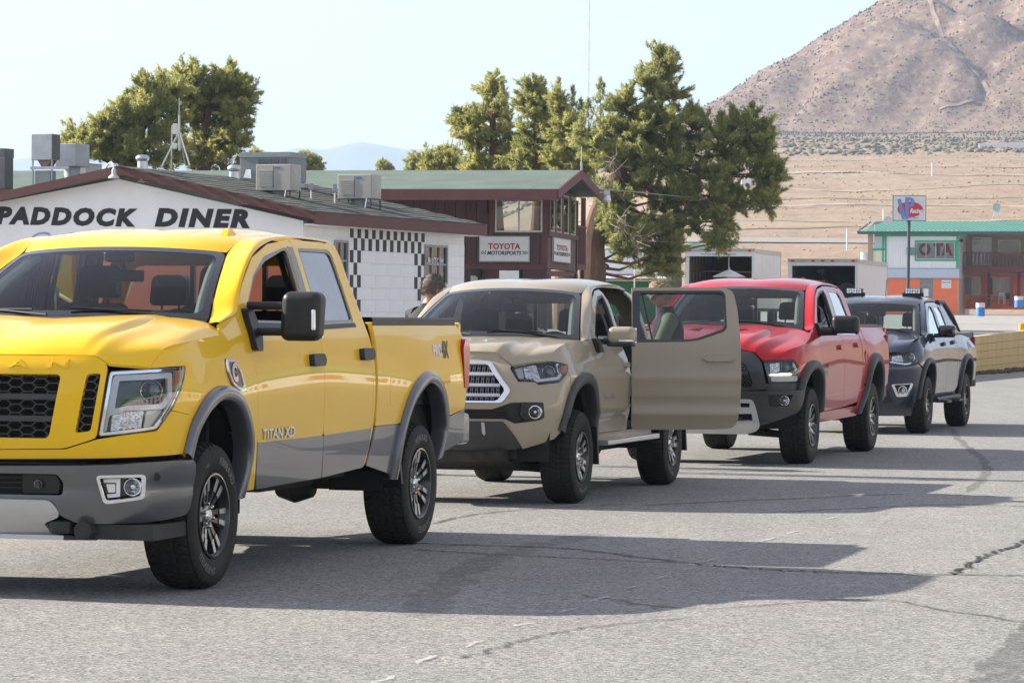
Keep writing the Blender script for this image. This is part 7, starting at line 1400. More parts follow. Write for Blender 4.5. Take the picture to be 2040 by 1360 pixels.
def by_restaurant():
    f=RF; ps=thing('pole_sign','white roadside sign with blue letters and a red oval on a tall dark pole','sign',tuple(gp_at(1808,170.)))
    D=170.; A=lambda u,v:at(u,v,D); base=A(1808,640); base.z=float(PAD(D)); ps.location=base; dkb=mat('pole_dark',(.055,.06,.075),.5,.3,var=.1); inv=lambda p:p-base
    MB().tube([(0,0,-.2),tuple(inv(A(1811,440)))],0.085,12).build('pole',dkb,ps,True)
    p0,p1=inv(A(1778,440)),inv(A(1845,389.5)); w=p1.x-p0.x; h=p1.z-p0.z; cx=(p0.x+p1.x)/2; cz=(p0.z+p1.z)/2
    MB().box(p0.x,p1.x,-.10,.10,p0.z,p1.z,.02).build('cabinet',dkb,ps); face=MB().box(p0.x+.035,p1.x-.035,-.112,-.101,p0.z+.035,p1.z-.035).build('face',mat('sign_face_grey',(.62,.63,.64),.45,var=.03),ps)
    el=[(cx+.02*w+w*.385*math.cos(a),cz-.05*h+h*.30*math.sin(a)) for a in np.linspace(0,2*PI,40)[:-1]]; MB().prism(el,(-.116,-.1125),lambda a,b,c:(a,c,b)).build('red_oval',mat('sign_oval_red',(.50,.03,.035),.45),face)
    fn=lambda px,pz,y:(lambda V:np.stack([px+V[:,0],np.full(len(V),y),pz+V[:,1]],-1)); bl=mat('sign_blue',(.13,.22,.52),.45); wt=M['white']
    v=[(-.39,.33),(-.28,.37),(-.165,-.16),(-.15,-.16),(-.15,-.44),(-.235,-.44)]
    MB().prism([(cx+a*w*.95,cz+b*h) for a,b in v],(-.121,-.1175),lambda a,b,c:(a,c,b)).build('letter_v',bl,face)
    MB().prism([(cx+a*w,cz+b*h) for a,b in [(-.13,.42),(.02,.42),(.11,.37),(.15,.25),(.12,.1),(.03,.03),(-.02,.03),(-.02,.13),(.02,.14),(.05,.22),(.02,.31),(-.03,.31),(-.03,-.44),(-.13,-.44)]],(-.123,-.1215),lambda a,b,c:(a,c,b)).build('letter_p',bl,face)
    text_obj('lettering','Racing',wt,face,fn(cx+.20*w,cz-.13*h,-.124),w*.38,h*.24,shear=.35,bold=.03); text_obj('lettering','FUELS',bl,face,fn(cx+.13*w,cz-.38*h,-.124),w*.28,h*.06,bold=.02)
    # barrels
    for u,v0,v1,y,lab in ((1953,603,630,205,'blue and white trash barrel standing alone on the yard'),(2030,590,612,250,'blue and white trash barrel at the right picture edge by the posts')):
        b=at(u,v1,y); s=y/FPX; h=(v1-v0)*s; r_=9.*s; t=thing('trash_barrel',lab,'barrel',tuple(b),group='painted barrels in the yard'); MB().lathe([(0,0),(r_,0),(r_,h*.30),(r_*1.03,h*.32),(r_,h*.34),(r_,h*.655)],24,'z').build('lower_drum',mat('barrel_blue',(.06,.20,.50),.5,var=.35,vscale=7.),t,True); MB().lathe([(r_*1.03,h*.66),(r_,h*.68),(r_,h*.97),(r_*1.03,h),(r_*.94,h),(r_*.94,h*.6)],24,'z').build('upper_drum',mat('barrel_white',(.66,.62,.70),.5,var=.1),t,True)
    # picnic table, chairs
    tim=mat('weathered_timber',(.42,.27,.10),.8,var=.2,vscale=4.); b=f((f.y(1957,606,RWID-.6)[0],RWID-1.2,RZB)); t=thing('picnic_table','weathered timber picnic table in front of the orange shop wall','picnic table',tuple(b),rz=-f.a); Wd=f.y(1987,600,RWID)[0]-f.y(1925,600,RWID)[0]
    for k in range(4): MB().box(-Wd/2,Wd/2,-.34+k*.17,-.19+k*.17,.72,.76).build('table_board',tim,t)
    for y in (-.72,.5): MB().box(-Wd/2,Wd/2,y,y+.22,.41,.45).build('bench_board',tim,t)
    for x in (-Wd*.32,Wd*.32):
        MB().box(x-.03,x+.03,-.7,.7,.35,.41).build('brace',tim,t)
        for s_ in (-1,1): MB().prism([(s_*.2,.72),(s_*.28,.72),(s_*.5,0),(s_*.42,0)],(x-.05,x-.01),lambda a,b_,c:(c,a,b_)).build('leg',tim,t)
    wc=mat('white_plastic',(.75,.75,.73),.5); b=f((f.y(1995,606,RWID-.5)[0],RWID-.6,RZB)); t=thing('folding_chair','white folding chair by the orange wall, right of the picnic table','chair',tuple(b),rz=-f.a)
    for x in (-.2,.2): MB().box(x-.02,x+.02,-.2,-.16,0,.5).build('leg',wc,t); MB().prism([(.15,0),(.19,0),(.24,.95),(.20,.95)],(x-.02,x+.02),lambda a,b_,c:(c,a,b_)).build('leg',wc,t)
    MB().box(-.2,.2,-.2,.2,.44,.48).build('seat',wc,t); MB().box(-.2,.2,.2,.22,.62,.72).build('slat',wc,t); MB().box(-.2,.2,.2,.22,.80,.92).build('slat',wc,t)
    b=f((f.y(2009,606,RWID-.5)[0],RWID-.6,RZB)); t=thing('patio_chair','dark chair with pale armrests beside the white folding chair','chair',tuple(b),rz=-f.a); MB().box(-.22,.22,-.22,.22,.40,.45).build('seat',M['black'],t); MB().box(-.22,.22,.2,.24,.45,.9).build('backrest',M['black'],t)
    for x in (-.24,.24): MB().tube([(x,-.24,0),(x,-.24,.62),(x,.24,.62),(x,.24,0)],.016,6).build('leg',wc,t,True)
    # dishes and vents on the roof
    for u,v,y,lab,hh in ((1985,413,258.,'satellite dish on a tall tripod above the balcony roof',.9),(1769,439,256.,'satellite dish low at the left end of the green roof',.2)):
        p=at(u,v,y); t=thing('satellite_dish',lab,'satellite dish',tuple(p),group='dishes on the green roof'); dm=mat('dish_grey',(.55,.57,.58),.5,var=.05); V=MB().lathe([(.0,.1),(.20,.07),(.34,0),(.34,.024),(.20,.1),(0,.13)],20,'y'); V.build('dish',dm,t,True)
        MB().tube([(0,.0,-.1),(0,-.5,-.02)],.02,6).build('feed_arm',dm,t)
        for a in (-.14,.14,.02): MB().tube([(0,.05,-.02),(a*2,.2,-hh-.1)],.025,6).build('leg',dm,t)
    for u,v0,v1,y,lab in ((1730,443,455,253.,'small pale vent pipe at the left tip of the green roof'),(1743,449,458,253.,'shorter pale vent pipe right of the one at the roof tip')):
        p=at(u,v1,y); t=thing('roof_vent',lab,'roof vent',tuple(p),group='vent pipes on the green roof'); MB().tube([(0,0,-.05),(0,0,(v1-v0)*y/FPX)],.03,8).build('pipe',M['steel'],t); MB().lathe([(.06,0),(.06,.05),(0,.07)],10,'z',(0,0,(v1-v0)*y/FPX)).build('cap',M['steel'],t,True)
    # step of the pavement
    P=[(f.y(1880,629,-.0)[0],-.0),(f.y(1934,632,-1.0)[0],-1.0)]
    a=f((-4,-1.2,RZ)); k=MB(); k.box(-12,1.8,-2.6,-.02,-.3,.12); o=k.build('pavement',mat('pale_concrete',(.34,.325,.30),.85,var=.15,vscale=1.5)); o.matrix_world=Matrix.Translation(Vector((0,0,RZ)))@Matrix.Translation(Vector((f.o.x,f.o.y,0)))@f.mtx.to_3x3().to_4x4(); o['kind']='structure'
    k=MB().box(1.9,32,-2.0,RWID,-.3,.10).build('pavement',MATS['pale_concrete']); k.matrix_world=o.matrix_world.copy(); k.location.z=RZB-.0; k['kind']='structure'
def gp_at(u,y): p=at(u,600,y); p.z=float(PAD(y)); return p
by_restaurant()
# ---------------------------------------------------------------- box trailers
def trailers():
    wt=mat('trailer_white',(.72,.73,.75),.4,coat=.3,var=.04,dust=.1); al=mat('trailer_rail',(.50,.49,.46),.4,.5,var=.12); rdl=mat('marker_red',(.45,.02,.02),.2,coat=.8); pl=mat('plywood_liner',(.22,.10,.045),.7,var=.25,vscale=3.); dk=mat('trailer_dark',(.03,.022,.018),.8,var=.3)
    for idx,(u0,u1,us,vt,D,lab,inner) in enumerate(((1365,1503,1556,495.5,115.,'white box truck body with blue lettering above its open roller door',0),(1570,1709,1768,516,110.,'white box truck body with a dark round tank inside its open rear',1))):
        f=Fm(u1,D,15.5,float(PAD(D))); t=thing('box_truck',lab,'box truck',mtx=f.mtx,group='white box trucks parked with open rear ends'); x0,zt=f.y(u0,vt); zt=(zt+f.y(u1,vt+5)[1])/2; W=-x0; Ln=f.x(us,vt+12)[0]; Ln=max(4.,min(Ln,7.)); zb=.75
        ox0,oz=f.y(u0+8,vt+14 if idx==0 else vt+12)[0],f.y(u0,vt+(15 if idx==0 else 13))[1]; ox1=-(.10)
        rf=MB(); rf.box(-W,ox0,-.02,.08,zb,zt-.06); rf.box(ox1,0,-.02,.08,zb,zt-.06); rf.box(ox0,ox1,-.02,.08,oz,zt-.06); rf.build('rear_frame',wt,t); MB().box(-W-.01,.01,-.035,.1,zt-.06,zt+.05).build('top_rail',al,t)
        for q in (.07,.36,.5,.64,.93): MB().box(-W+W*q-.06,-W+W*q+.06,-.065,-.036,zt-.045,zt+.015,.012).build('marker_light',rdl,t)
        for k in range(7):
            y0=.1+(Ln-.1)*k/7; MB().box(-.03,-.004,y0+.006,y0+(Ln-.1)/7-.006,zb,zt-.12).build('side_panel',wt,t)
        MB().box(-.04,-.03,.08,Ln,zb,zt).build('side_wall',al,t); MB().box(-.035,.012,.08,Ln+.02,zt-.12,zt+.04).build('side_rail',al,t); MB().box(-W,-W+.04,.08,Ln,zb,zt).build('side_wall',pl if idx==0 else al,t); MB().box(-W,0,Ln-.05,Ln,zb,zt).build('front_wall',pl if idx==0 else mat('dirty_cream',(.25,.225,.17),.7,var=.2),t); MB().box(-W+.04,-.04,.08,Ln,zt-.06,zt-.02).build('roof_sheet',wt,t); MB().box(-W+.04,-.04,.0,Ln,zb-.1,zb).build('floor',dk,t)
        if idx==0:
            for k in range(9): MB().box(-W+.041,-W+.06,.15+k*.5,.42+k*.5,zb,zt-.2).build('liner_rib',M['steel'],t)
            for z in (zt-.75,zt-1.45): MB().box(-W+.061,-W+.09,.1,Ln-.2,z,z+.25).build('liner_plank',mat('liner_plank',(.30,.14,.05),.7,var=.2),t)
            MB().tube([(-W*.38,.15,zt-.2),(-W*.385,.12,zt-.95)],.012,6).build('pull_cord',M['white'],t); MB().tube([(-W+.1,Ln*.5,zt-.72),(-.1,Ln*.5,zt-.75)],.02,6).build('load_bar',M['steel'],t)
            cg=MB().lathe([(.0,0),(.28,0),(.30,.5),(.22,1.1),(0,1.25)],14,'z',(-W*.66,2.0,zb)); cg.build('cargo_roll',mat('cargo_green',(.025,.035,.03),.8,var=.4,vscale=5.),t,True)
            text_obj('lettering','MARATHON',mat('trailer_blue',(.08,.14,.33),.5),t,lambda V:np.stack([-W*.52+V[:,0],np.full(len(V),-.024),(oz+zt-.08)/2+V[:,1]],-1),W*.37,.075,space=1.2)
            for s_ in (-1,1): MB().box(-W*.52+s_*W*.225-.08,-W*.52+s_*W*.225+.08,-.026,-.021,(oz+zt-.08)/2-.012,(oz+zt-.08)/2+.012).build('stripe',MATS['trailer_blue'],t)
        else:
            tk=MB().lathe([(0,-.5),(.4,-.48),(.42,-.3),(.42,.5)],24,'y',(-W*.22,1.2,zt-1.15)); tk.build('round_tank',mat('tank_dark',(.02,.026,.028),.6,var=.3,vscale=5.),t,True); MB().box(-W*.6,-W*.5,.3,.5,zt-.45,zt-.3,.02).build('winch',M['black'],t); MB().box(-W+.1,-W*.5,.4,2.,zb+.9,zb+1.0).build('shelf',pl,t); MB().lathe([(.0,0),(.13,0),(.13,.3),(0,.3)],16,'z',(-.2,2.5,zt+.03)).build('roof_can',mat('can_pale',(.6,.62,.68),.5),t,True); MB().box(-.09,-.005,-.03,-.021,zb,zt-1.1).build('hinge_post',M['black'],t)
        for y in (1.2,Ln-.6):
            for x in (-W+.2,-.2): MB().lathe([(.15,-.12),(.42,-.11),(.45,0),(.42,.11),(.15,.12),(.15,-.12)],22,'x',(x,y,.45)).build('wheel',M['rubber'],t,True)
        MB().box(-W*.7,-W*.3,.2,Ln,zb-.3,zb-.1).build('chassis',M['under'],t)
    p=gp_at(1452,104.); t=thing('parasol','small white canvas parasol top behind the red roof','parasol',tuple(p)); c=[(1420,551),(1437,545),(1452,536.5),(1470,543),(1484,550)]; ap=at(1453,536,104.)-p; V=[tuple(ap)]; n=10
    for k in range(n): a=2*PI*k/n; V.append((.55*math.cos(a)+ap.x,.55*math.sin(a),ap.z-.26+.02*(k%2)))
    MB().add(V,[(0,1+k,1+(k+1)%n) for k in range(n)]).build('canopy',mat('canvas_white',(.78,.78,.76),.8,var=.08),t); MB().tube([(ap.x,0,0),(ap.x,0,ap.z+.05)],.025,8).build('pole',M['steel'],t)
    p=gp_at(1390,121.); p.x=at(1390,600,128.).x; p.y=128.; t=thing('canopy_tent','green pyramid canopy tent behind the first box truck','canopy tent',tuple(p)); ap=at(1385,484,128.)-p; w=1.45
    cz=at(1385,499,128.).z-p.z; V=[tuple(ap)]+[(ap.x+sx*w,sy*w,cz) for sx,sy in ((-1,-1),(1,-1),(1,1),(-1,1))]; MB().add(V,[(0,1,2),(0,2,3),(0,3,4),(0,4,1)]).build('canopy',mat('canvas_green',(.05,.13,.10),.8,var=.1),t)
    for sx,sy in ((-1,-1),(1,-1),(1,1),(-1,1)): MB().tube([(ap.x+sx*w,sy*w,cz),(ap.x+sx*w,sy*w,0)],.025,6).build('leg',M['steel'],t)
trailers()
# ---------------------------------------------------------------- white workshop behind the pine, lane wall, posts, mast
def more():
    D=134.; f=Fm(1345,D,6,float(PAD(D))); t=thing('workshop','white building with a red stripe and green lower wall behind the big pine','building',mtx=f.mtx); gx=lambda u,v=550:f.y(u,v)[0]; gz=lambda v:f.y(1280,v)[1]; x0=gx(1165)
    MB().box(x0,0,0,.2,gz(547),gz(498)).build('fascia_panel',M['white'],t); MB().box(x0,0,-.03,.2,gz(549),gz(546.3)).build('red_stripe',mat('stripe_red',(.55,.08,.06),.6),t); cm=mat('corrugated_pale',(.50,.55,.60),.6,var=.2,vscale=3.)
    x=x0
    while x<-.05: MB().prism([(-.05,gz(549.2)),(-1.2,gz(556)),(-1.2,gz(556)+.03),(-.05,gz(549.2)+.02)],(x+.01,min(x+.29,0)),lambda a,b,c:(c,a,b)).build('roof_panel',cm,t); x+=.30
    MB().box(x0,0,-1.25,-1.2,gz(560),gz(556)).build('gutter',mat('gutter_brown',(.25,.20,.15),.7,var=.15),t); MB().box(x0,0,-.4,-.3,-1,gz(560)).build('lower_wall',mat('workshop_green',(.025,.16,.055),.6,var=.1),t)
    text_obj('painted_lettering','S',MATS['sign_black'],t,lambda V:np.stack([gx(1206)+V[:,0],np.full(len(V),-.01),gz(527)+V[:,1]],-1),.33,.40,bold=.03)
    # yellow lane wall of long blocks
    yl=mat('yellow_block_paint',(.62,.44,.17),.75,var=.12,vscale=1.5,stretch=(1,1,.35),bump=.05,bscale=20); ang=math.atan2(WD[0],WD[1]); root=thing('lane_wall','low yellow painted block wall along the far edge of the lane','wall',(WA[0],WA[1],0),rz=-ang)
    # local y runs along the wall, x to the lane
    nrow=5; L0,L1=-14.,34.; bl=.98; zr=lambda s_:1.075+.0132*s_
    me={}
    for r in range(nrow):
        s_=L0-(bl/2 if r%2 else 0)
        while s_<L1:
            a,b=max(s_,L0),min(s_+bl,L1); za0,za1=zr(a)*r/nrow,zr(a)*(r+1)/nrow; zb0,zb1=zr(b)*r/nrow,zr(b)*(r+1)/nrow; g=.006; w=.1
            V=[(x,y,z) for x in (-w,w) for (y,z) in ((a+g*.5,za0+g),(b-g*.5,zb0+g),(b-g*.5,zb1-g),(a+g*.5,za1-g))]
            MB().add(V,[(0,1,2,3),(7,6,5,4),(0,4,5,1),(1,5,6,2),(2,6,7,3),(3,7,4,0)]).build('block',yl,root); s_+=bl
    MB().prism([(L0,-.1),(L1,-.1),(L1,zr(L1)-.012),(L0,zr(L0)-.012)],(-.09,.088),lambda a,b,c:(c,a,b)).build('mortar_core',mat('dark_mortar',(.13,.085,.035),.9,var=.2),root); MB().prism([(L0,zr(L0)-.004),(L1,zr(L1)-.004),(L1,zr(L1)+.03),(L0,zr(L0)+.03)],(-.105,.105),lambda a,b,c:(c,a,b)).build('coping',mat('pale_coping',(.62,.46,.25),.75,var=.12),root)  # coping slightly paler than the block paint
    b=at(2036,664,108.); t=thing('bollard','short yellow post standing on the end of the lane wall','bollard',(b.x,b.y,float(PAD(108))-.1)); MB().lathe([(.12,0),(.12,.42),(.0,.47)],14,'z').build('post',mat('bollard_yellow',(.62,.33,.03),.5,var=.12),t,True); MB().lathe([(.124,.0),(.124,.1)],14,'z',cap=False).build('band',M['white'],t,True)
    P=[];S=[]
    for k in range(420):
        s_=rnd.choice((1.5,3.2,7.2,8.0))+rnd.gauss(0,.8); d=.16+abs(rnd.gauss(0,.22)); q=WA+WD*s_+np.array([WD[1],-WD[0]])*d; P.append((q[0],q[1],.02)); S.append(rnd.uniform(.03,.10))
    scatter('dry_weeds',P,S,mat('weed_brown',(.085,.065,.04),.9,var=.3),flat=.9)
    for u,v0,v1,y,lab in ((1857,326,365,640,'white marker post far up the desert slope'),(1687,458,512,390,'white marker post left of the restaurant roof'),(1760,418,438,480,'thin white post just above the restaurant roof'),(1264,528,575,112,'thin pale pole in front of the white workshop')):
        b=at(u,v1,y); h=(v1-v0)*y/FPX; r_=max(.03,1.4*y/FPX) if u!=1264 else .02; t=thing('marker_post',lab,'post',tuple(b)); MB().tube([(0,0,-1.5),(0,0,h)],r_,8).build('post',M['white'],t); MB().lathe([(r_*1.2,h),(r_*1.2,h+.1),(0,h+.12)],8,'z').build('cap',M['white'],t)
    Y=2400.; b=at(1172,330,Y); mrd=mat('mast_red',(.62,.33,.33),.6); mwh=mat('mast_white',(.7,.7,.7),.6); t=thing('radio_mast','very thin red and white lattice radio mast in the distant sky','radio mast',(b.x,b.y,b.z-60)); H=(330+40)*Y/FPX+60; w=.55; n=26
    for k in range(n):
        z0,z1=H*k/n,H*(k+1)/n; m=MB(); c=[(w*math.cos(a),w*math.sin(a)) for a in (.3,2.4,4.5)]
        for i in range(3): p,q=c[i],c[(i+1)%3]; m.tube([(p[0],p[1],z0),(p[0],p[1],z1)],.09,4); m.tube([(p[0],p[1],z0),(q[0],q[1],(z0+z1)/2)],.09,4); m.tube([(q[0],q[1],(z0+z1)/2),(p[0],p[1],z1)],.09,4)
        m.build('lattice_section',mrd if k%2 else mwh,t)
    p=at(1500,361,520); o=thing('far_trailer','white trailer far off on the desert beyond the big pine','trailer',(p.x,p.y,p.z-1.)); MB().box(-1.9,1.6,-1,1,.3,1.35,.1).build('body',M['white'],o,True)
    for x in (-1,.9): MB().lathe([(0,-.1),(.35,-.1),(.35,.1),(0,.1)],12,'y',(x,-1.05,.3)).build('wheel',M['rubber'],o,True)
    # long white barrier on the foothill
    p0=at(1950,291.5,880); p1=at(2100,287,880); o=MB().box(0,(p1-p0).length,-.2,.2,-1.,.75).build('far_barrier',M['white']); o.location=p0; o.rotation_euler=(0,-math.atan2(p1.z-p0.z,p1.x-p0.x),0); tag(o,'long white barrier on the foot of the brown hill','barrier')
    # grandstand and pit wall across the lane, outside the picture, mirrored in the truck sides
    rb=mat('stand_red',(.42,.08,.06),.7,var=.1); gs=mat('stand_green',(.05,.26,.13),.6); cw=mat('stand_white',(.74,.74,.72),.6,var=.05); t=thing('pit_building','long low white building with green eave across the lane','building',(15.5,16.,0),rz=-R(16.4))
    MB().box(0,5,-30,78,0,2.4).build('wall',cw,t); MB().box(-.5,5.3,-30,78,2.4,2.75).build('eave',gs,t); MB().box(-.012,.0,-30,78,.0,.8).build('plinth',mat('stand_plinth',(.24,.20,.16),.8,var=.1),t)
    for k in range(40): MB().box(-.03,-.013,-29+k*2.7,-28+k*2.7,1.25,1.85).build('panel',rb,t)
more()
# ---------------------------------------------------------------- trees
def needle_mat(name,dark,light):
    m=bpy.data.materials.new(name); m.use_nodes=True; t=m.node_tree; b=t.nodes['Principled BSDF']; b.inputs['Roughness'].default_value=.6; b.inputs['Specular IOR Level'].default_value=.3
    a=t.nodes.new('ShaderNodeAttribute'); a.attribute_name='tint'; r=t.nodes.new('ShaderNodeValToRGB'); e=r.color_ramp.elements; e[0].color=(*dark,1); e[1].color=(*light,1); t.links.new(a.outputs['Fac'],r.inputs[0]); t.links.new(r.outputs[0],b.inputs['Base Color'])
    tr=t.nodes.new('ShaderNodeBsdfTranslucent'); t.links.new(r.outputs[0],tr.inputs[0]); mx=t.nodes.new('ShaderNodeMixShader'); mx.inputs[0].default_value=.56; t.links.new(b.outputs[0],mx.inputs[1]); t.links.new(tr.outputs[0],mx.inputs[2]); t.links.new(mx.outputs[0],t.nodes['Material Output'].inputs[0]); return m
PINE=needle_mat('pine_needles',(.165,.20,.08),(.50,.50,.19)); PINE2=needle_mat('pine_needles_olive',(.19,.22,.085),(.58,.56,.21)); BARK=mat('pine_bark',(.13,.075,.05),.95,var=.35,vscale=7.,stretch=(1,1,.25),bump=.4,bscale=20); TWIG=mat('dead_twigs',(.30,.25,.20),.9,var=.2)
def tufts(C,Dn,L,tint,per=17,wid=.017):
    n=len(C); d=nrs.normal(0,1,(n,per,3)); d/=np.linalg.norm(d,axis=2)[...,None]; d=d*.78+Dn[:,None]*.95; d/=np.linalg.norm(d,axis=2)[...,None]
    ln=L[:,None]*nrs.uniform(.6,1.15,(n,per)); base=C[:,None]+Dn[:,None]*(nrs.uniform(-.5,.55,(n,per))*L[:,None])[...,None]; tip=base+d*ln[...,None]; s=np.cross(d,nrs.normal(0,1,(n,per,3))); s/=np.linalg.norm(s,axis=2)[...,None]; w=wid*(L[:,None]/.2)
    V=np.stack([base+s*w[...,None],base-s*w[...,None],tip],2).reshape(-1,3); F=np.arange(len(V)).reshape(-1,3); T=np.repeat(np.clip(tint[:,None]+nrs.normal(0,.10,(n,per)),0,1).ravel(),3); return V,F,T
def pine(name,label,group,base_u,D,lobes,trunk,dens=1.,L=.21,mt=None,seed=0,dead=None,deep=1.,leaders=(),bare=()):
    mt=mt or PINE; b=at(base_u,600,D); b.z=float(PAD(D)) if D<140 else float(land(np.array([b.x]),np.array([b.y]))[0]); t=thing(name,label,'tree',tuple(b),group=group); s=D/FPX; Cs=[];Ds=[];Ts=[];Ls=[]; br=MB()
    tops=[np.array(at(u,v,D)-b) for u,v in trunk]; tp=[np.array([0,0,-.3])]+tops; n=len(tp); rad0=.055*tp[-1][2]+.03
    tr=MB().tube([tuple(p) for p in crom(tp,5)],[max(.03,rad0*(1-.9*i/(5*(n-1)))) for i in range(5*(n-1)+1)],10); tr.build('trunk',BARK,t,True)
    tc=crom(tp,8)
    for (u,v,ru,rv) in lobes:
        ru*=.79; rv*=.83
        c=np.array(at(u,v,D)-b); rx,rz=ru*s,rv*s; ry=min(rx,rz)*1.15*deep+.2; c[1]+=nrs.uniform(-1,1)*.55*deep
        i=np.argmin(np.linalg.norm((tc-c)*np.array([1,1,1.5])+np.array([0,0,.9*rz]),axis=1)); p0=tc[i]; mid=(p0+c)/2+np.array([0,0,-.12*np.linalg.norm(c-p0)])
        br.tube([tuple(p0),tuple(mid),tuple(c)],[.06,.045,.02],6)
        nsub=int(12+7*rx*rz); sub=[]
        for k in range(nsub):
            q=nrs.normal(0,1,3); q/=np.linalg.norm(q); q*=nrs.uniform(.15,1.)**.6; sub.append(c+q*np.array([rx,ry,rz])*.92)
        for q in sub:
            rr=(.20+.30*nrs.uniform())*min(1.25,max(.5,(rx*rz)**.5)); m=int(dens*rr*rr*100)+6; w=nrs.normal(0,1,(m,3)); w/=np.linalg.norm(w,axis=1)[:,None]; w[:,2]=np.abs(w[:,2])*.9-.25; P=q+w*rr*nrs.uniform(.35,1.05,(m,1))*np.array([1.15,1.15,.75]); out=w*.55+(P-c)/np.array([rx,ry,rz])*.5+np.array([0,0,.55]); out/=np.linalg.norm(out,axis=1)[:,None]
            Cs.append(P);Ds.append(out);Ts.append(np.full(m,nrs.uniform(.15,.75))+w[:,2]*.12);Ls.append(nrs.uniform(.7,1.2,m)*L)
            if nrs.uniform()<.8:
                oq=(q-c)/np.array([rx,ry,rz]); oq/=np.linalg.norm(oq)+1e-6
                for e_ in range(3):
                    d_=oq*.7+np.array([0,0,.55])+nrs.normal(0,.38,3); d_/=np.linalg.norm(d_); ln=nrs.uniform(.25,.58); kk=nrs.uniform(0,1,12)**.8; P=q+d_*(rr*.35+ln*kk)[:,None]+nrs.normal(0,.045,(12,3)); dd=d_+nrs.normal(0,.3,(12,3)); dd/=np.linalg.norm(dd,axis=1)[:,None]; Cs.append(P);Ds.append(dd);Ts.append(np.full(12,nrs.uniform(.45,.95)));Ls.append(np.full(12,L*.72))
            br.tube([tuple(c),tuple((c+q)/2+[0,0,-.05]),tuple(q)],[.022,.014,.008],4,False)
    for (u,v0,v1,wd) in leaders:    # slim upright shoots at the crown's top
        z0,z1=np.array(at(u,v1,D)-b),np.array(at(u,v0,D)-b); z0[1]=z1[1]=nrs.uniform(-.6,.6); m=int(26*(z1[2]-z0[2])/.5)+8; k=nrs.uniform(0,1,m); P=z0+(z1-z0)*k[:,None]+nrs.normal(0,1,(m,3))*np.array([1,1,.3])*(wd*s*(1-k)[:,None]**.8+.01); o=nrs.normal(0,.35,(m,3))+np.array([0,0,1.]); o/=np.linalg.norm(o,axis=1)[:,None]
        Cs.append(P);Ds.append(o);Ts.append(np.full(m,.55));Ls.append(np.full(m,L*.75)); br.tube([tuple(z0-[0,0,.3]),tuple(z1)],[.02,.006],4,False)
    V,F,T=tufts(np.concatenate(Cs),np.concatenate(Ds),np.concatenate(Ls),np.clip(np.concatenate(Ts),0,1)); o=fastmesh('crown',V,F,mt,t); a=o.data.attributes.new('tint','FLOAT','POINT'); a.data.foreach_set('value',T.astype(np.float32))
    br.build('branches',BARK,t,True)['kind']='stuff'
    if dead:
        dm=MB()
        for (u,v,r_) in dead:
            c=np.array(at(u,v,D)-b); c[1]-=1.6*deep
            for k in range(14): q=nrs.normal(0,1,3)*[1,.5,.9]; q[2]-=.5; q/=np.linalg.norm(q); e=c+q*r_*s*nrs.uniform(.5,1); dm.tube([tuple(c+nrs.normal(0,.15,3)),tuple((c+e)/2+nrs.normal(0,.05,3)),tuple(e)],[.012,.008,.004],3,False)
        dm.build('dead_twigs',TWIG,t)['kind']='stuff'
    return t
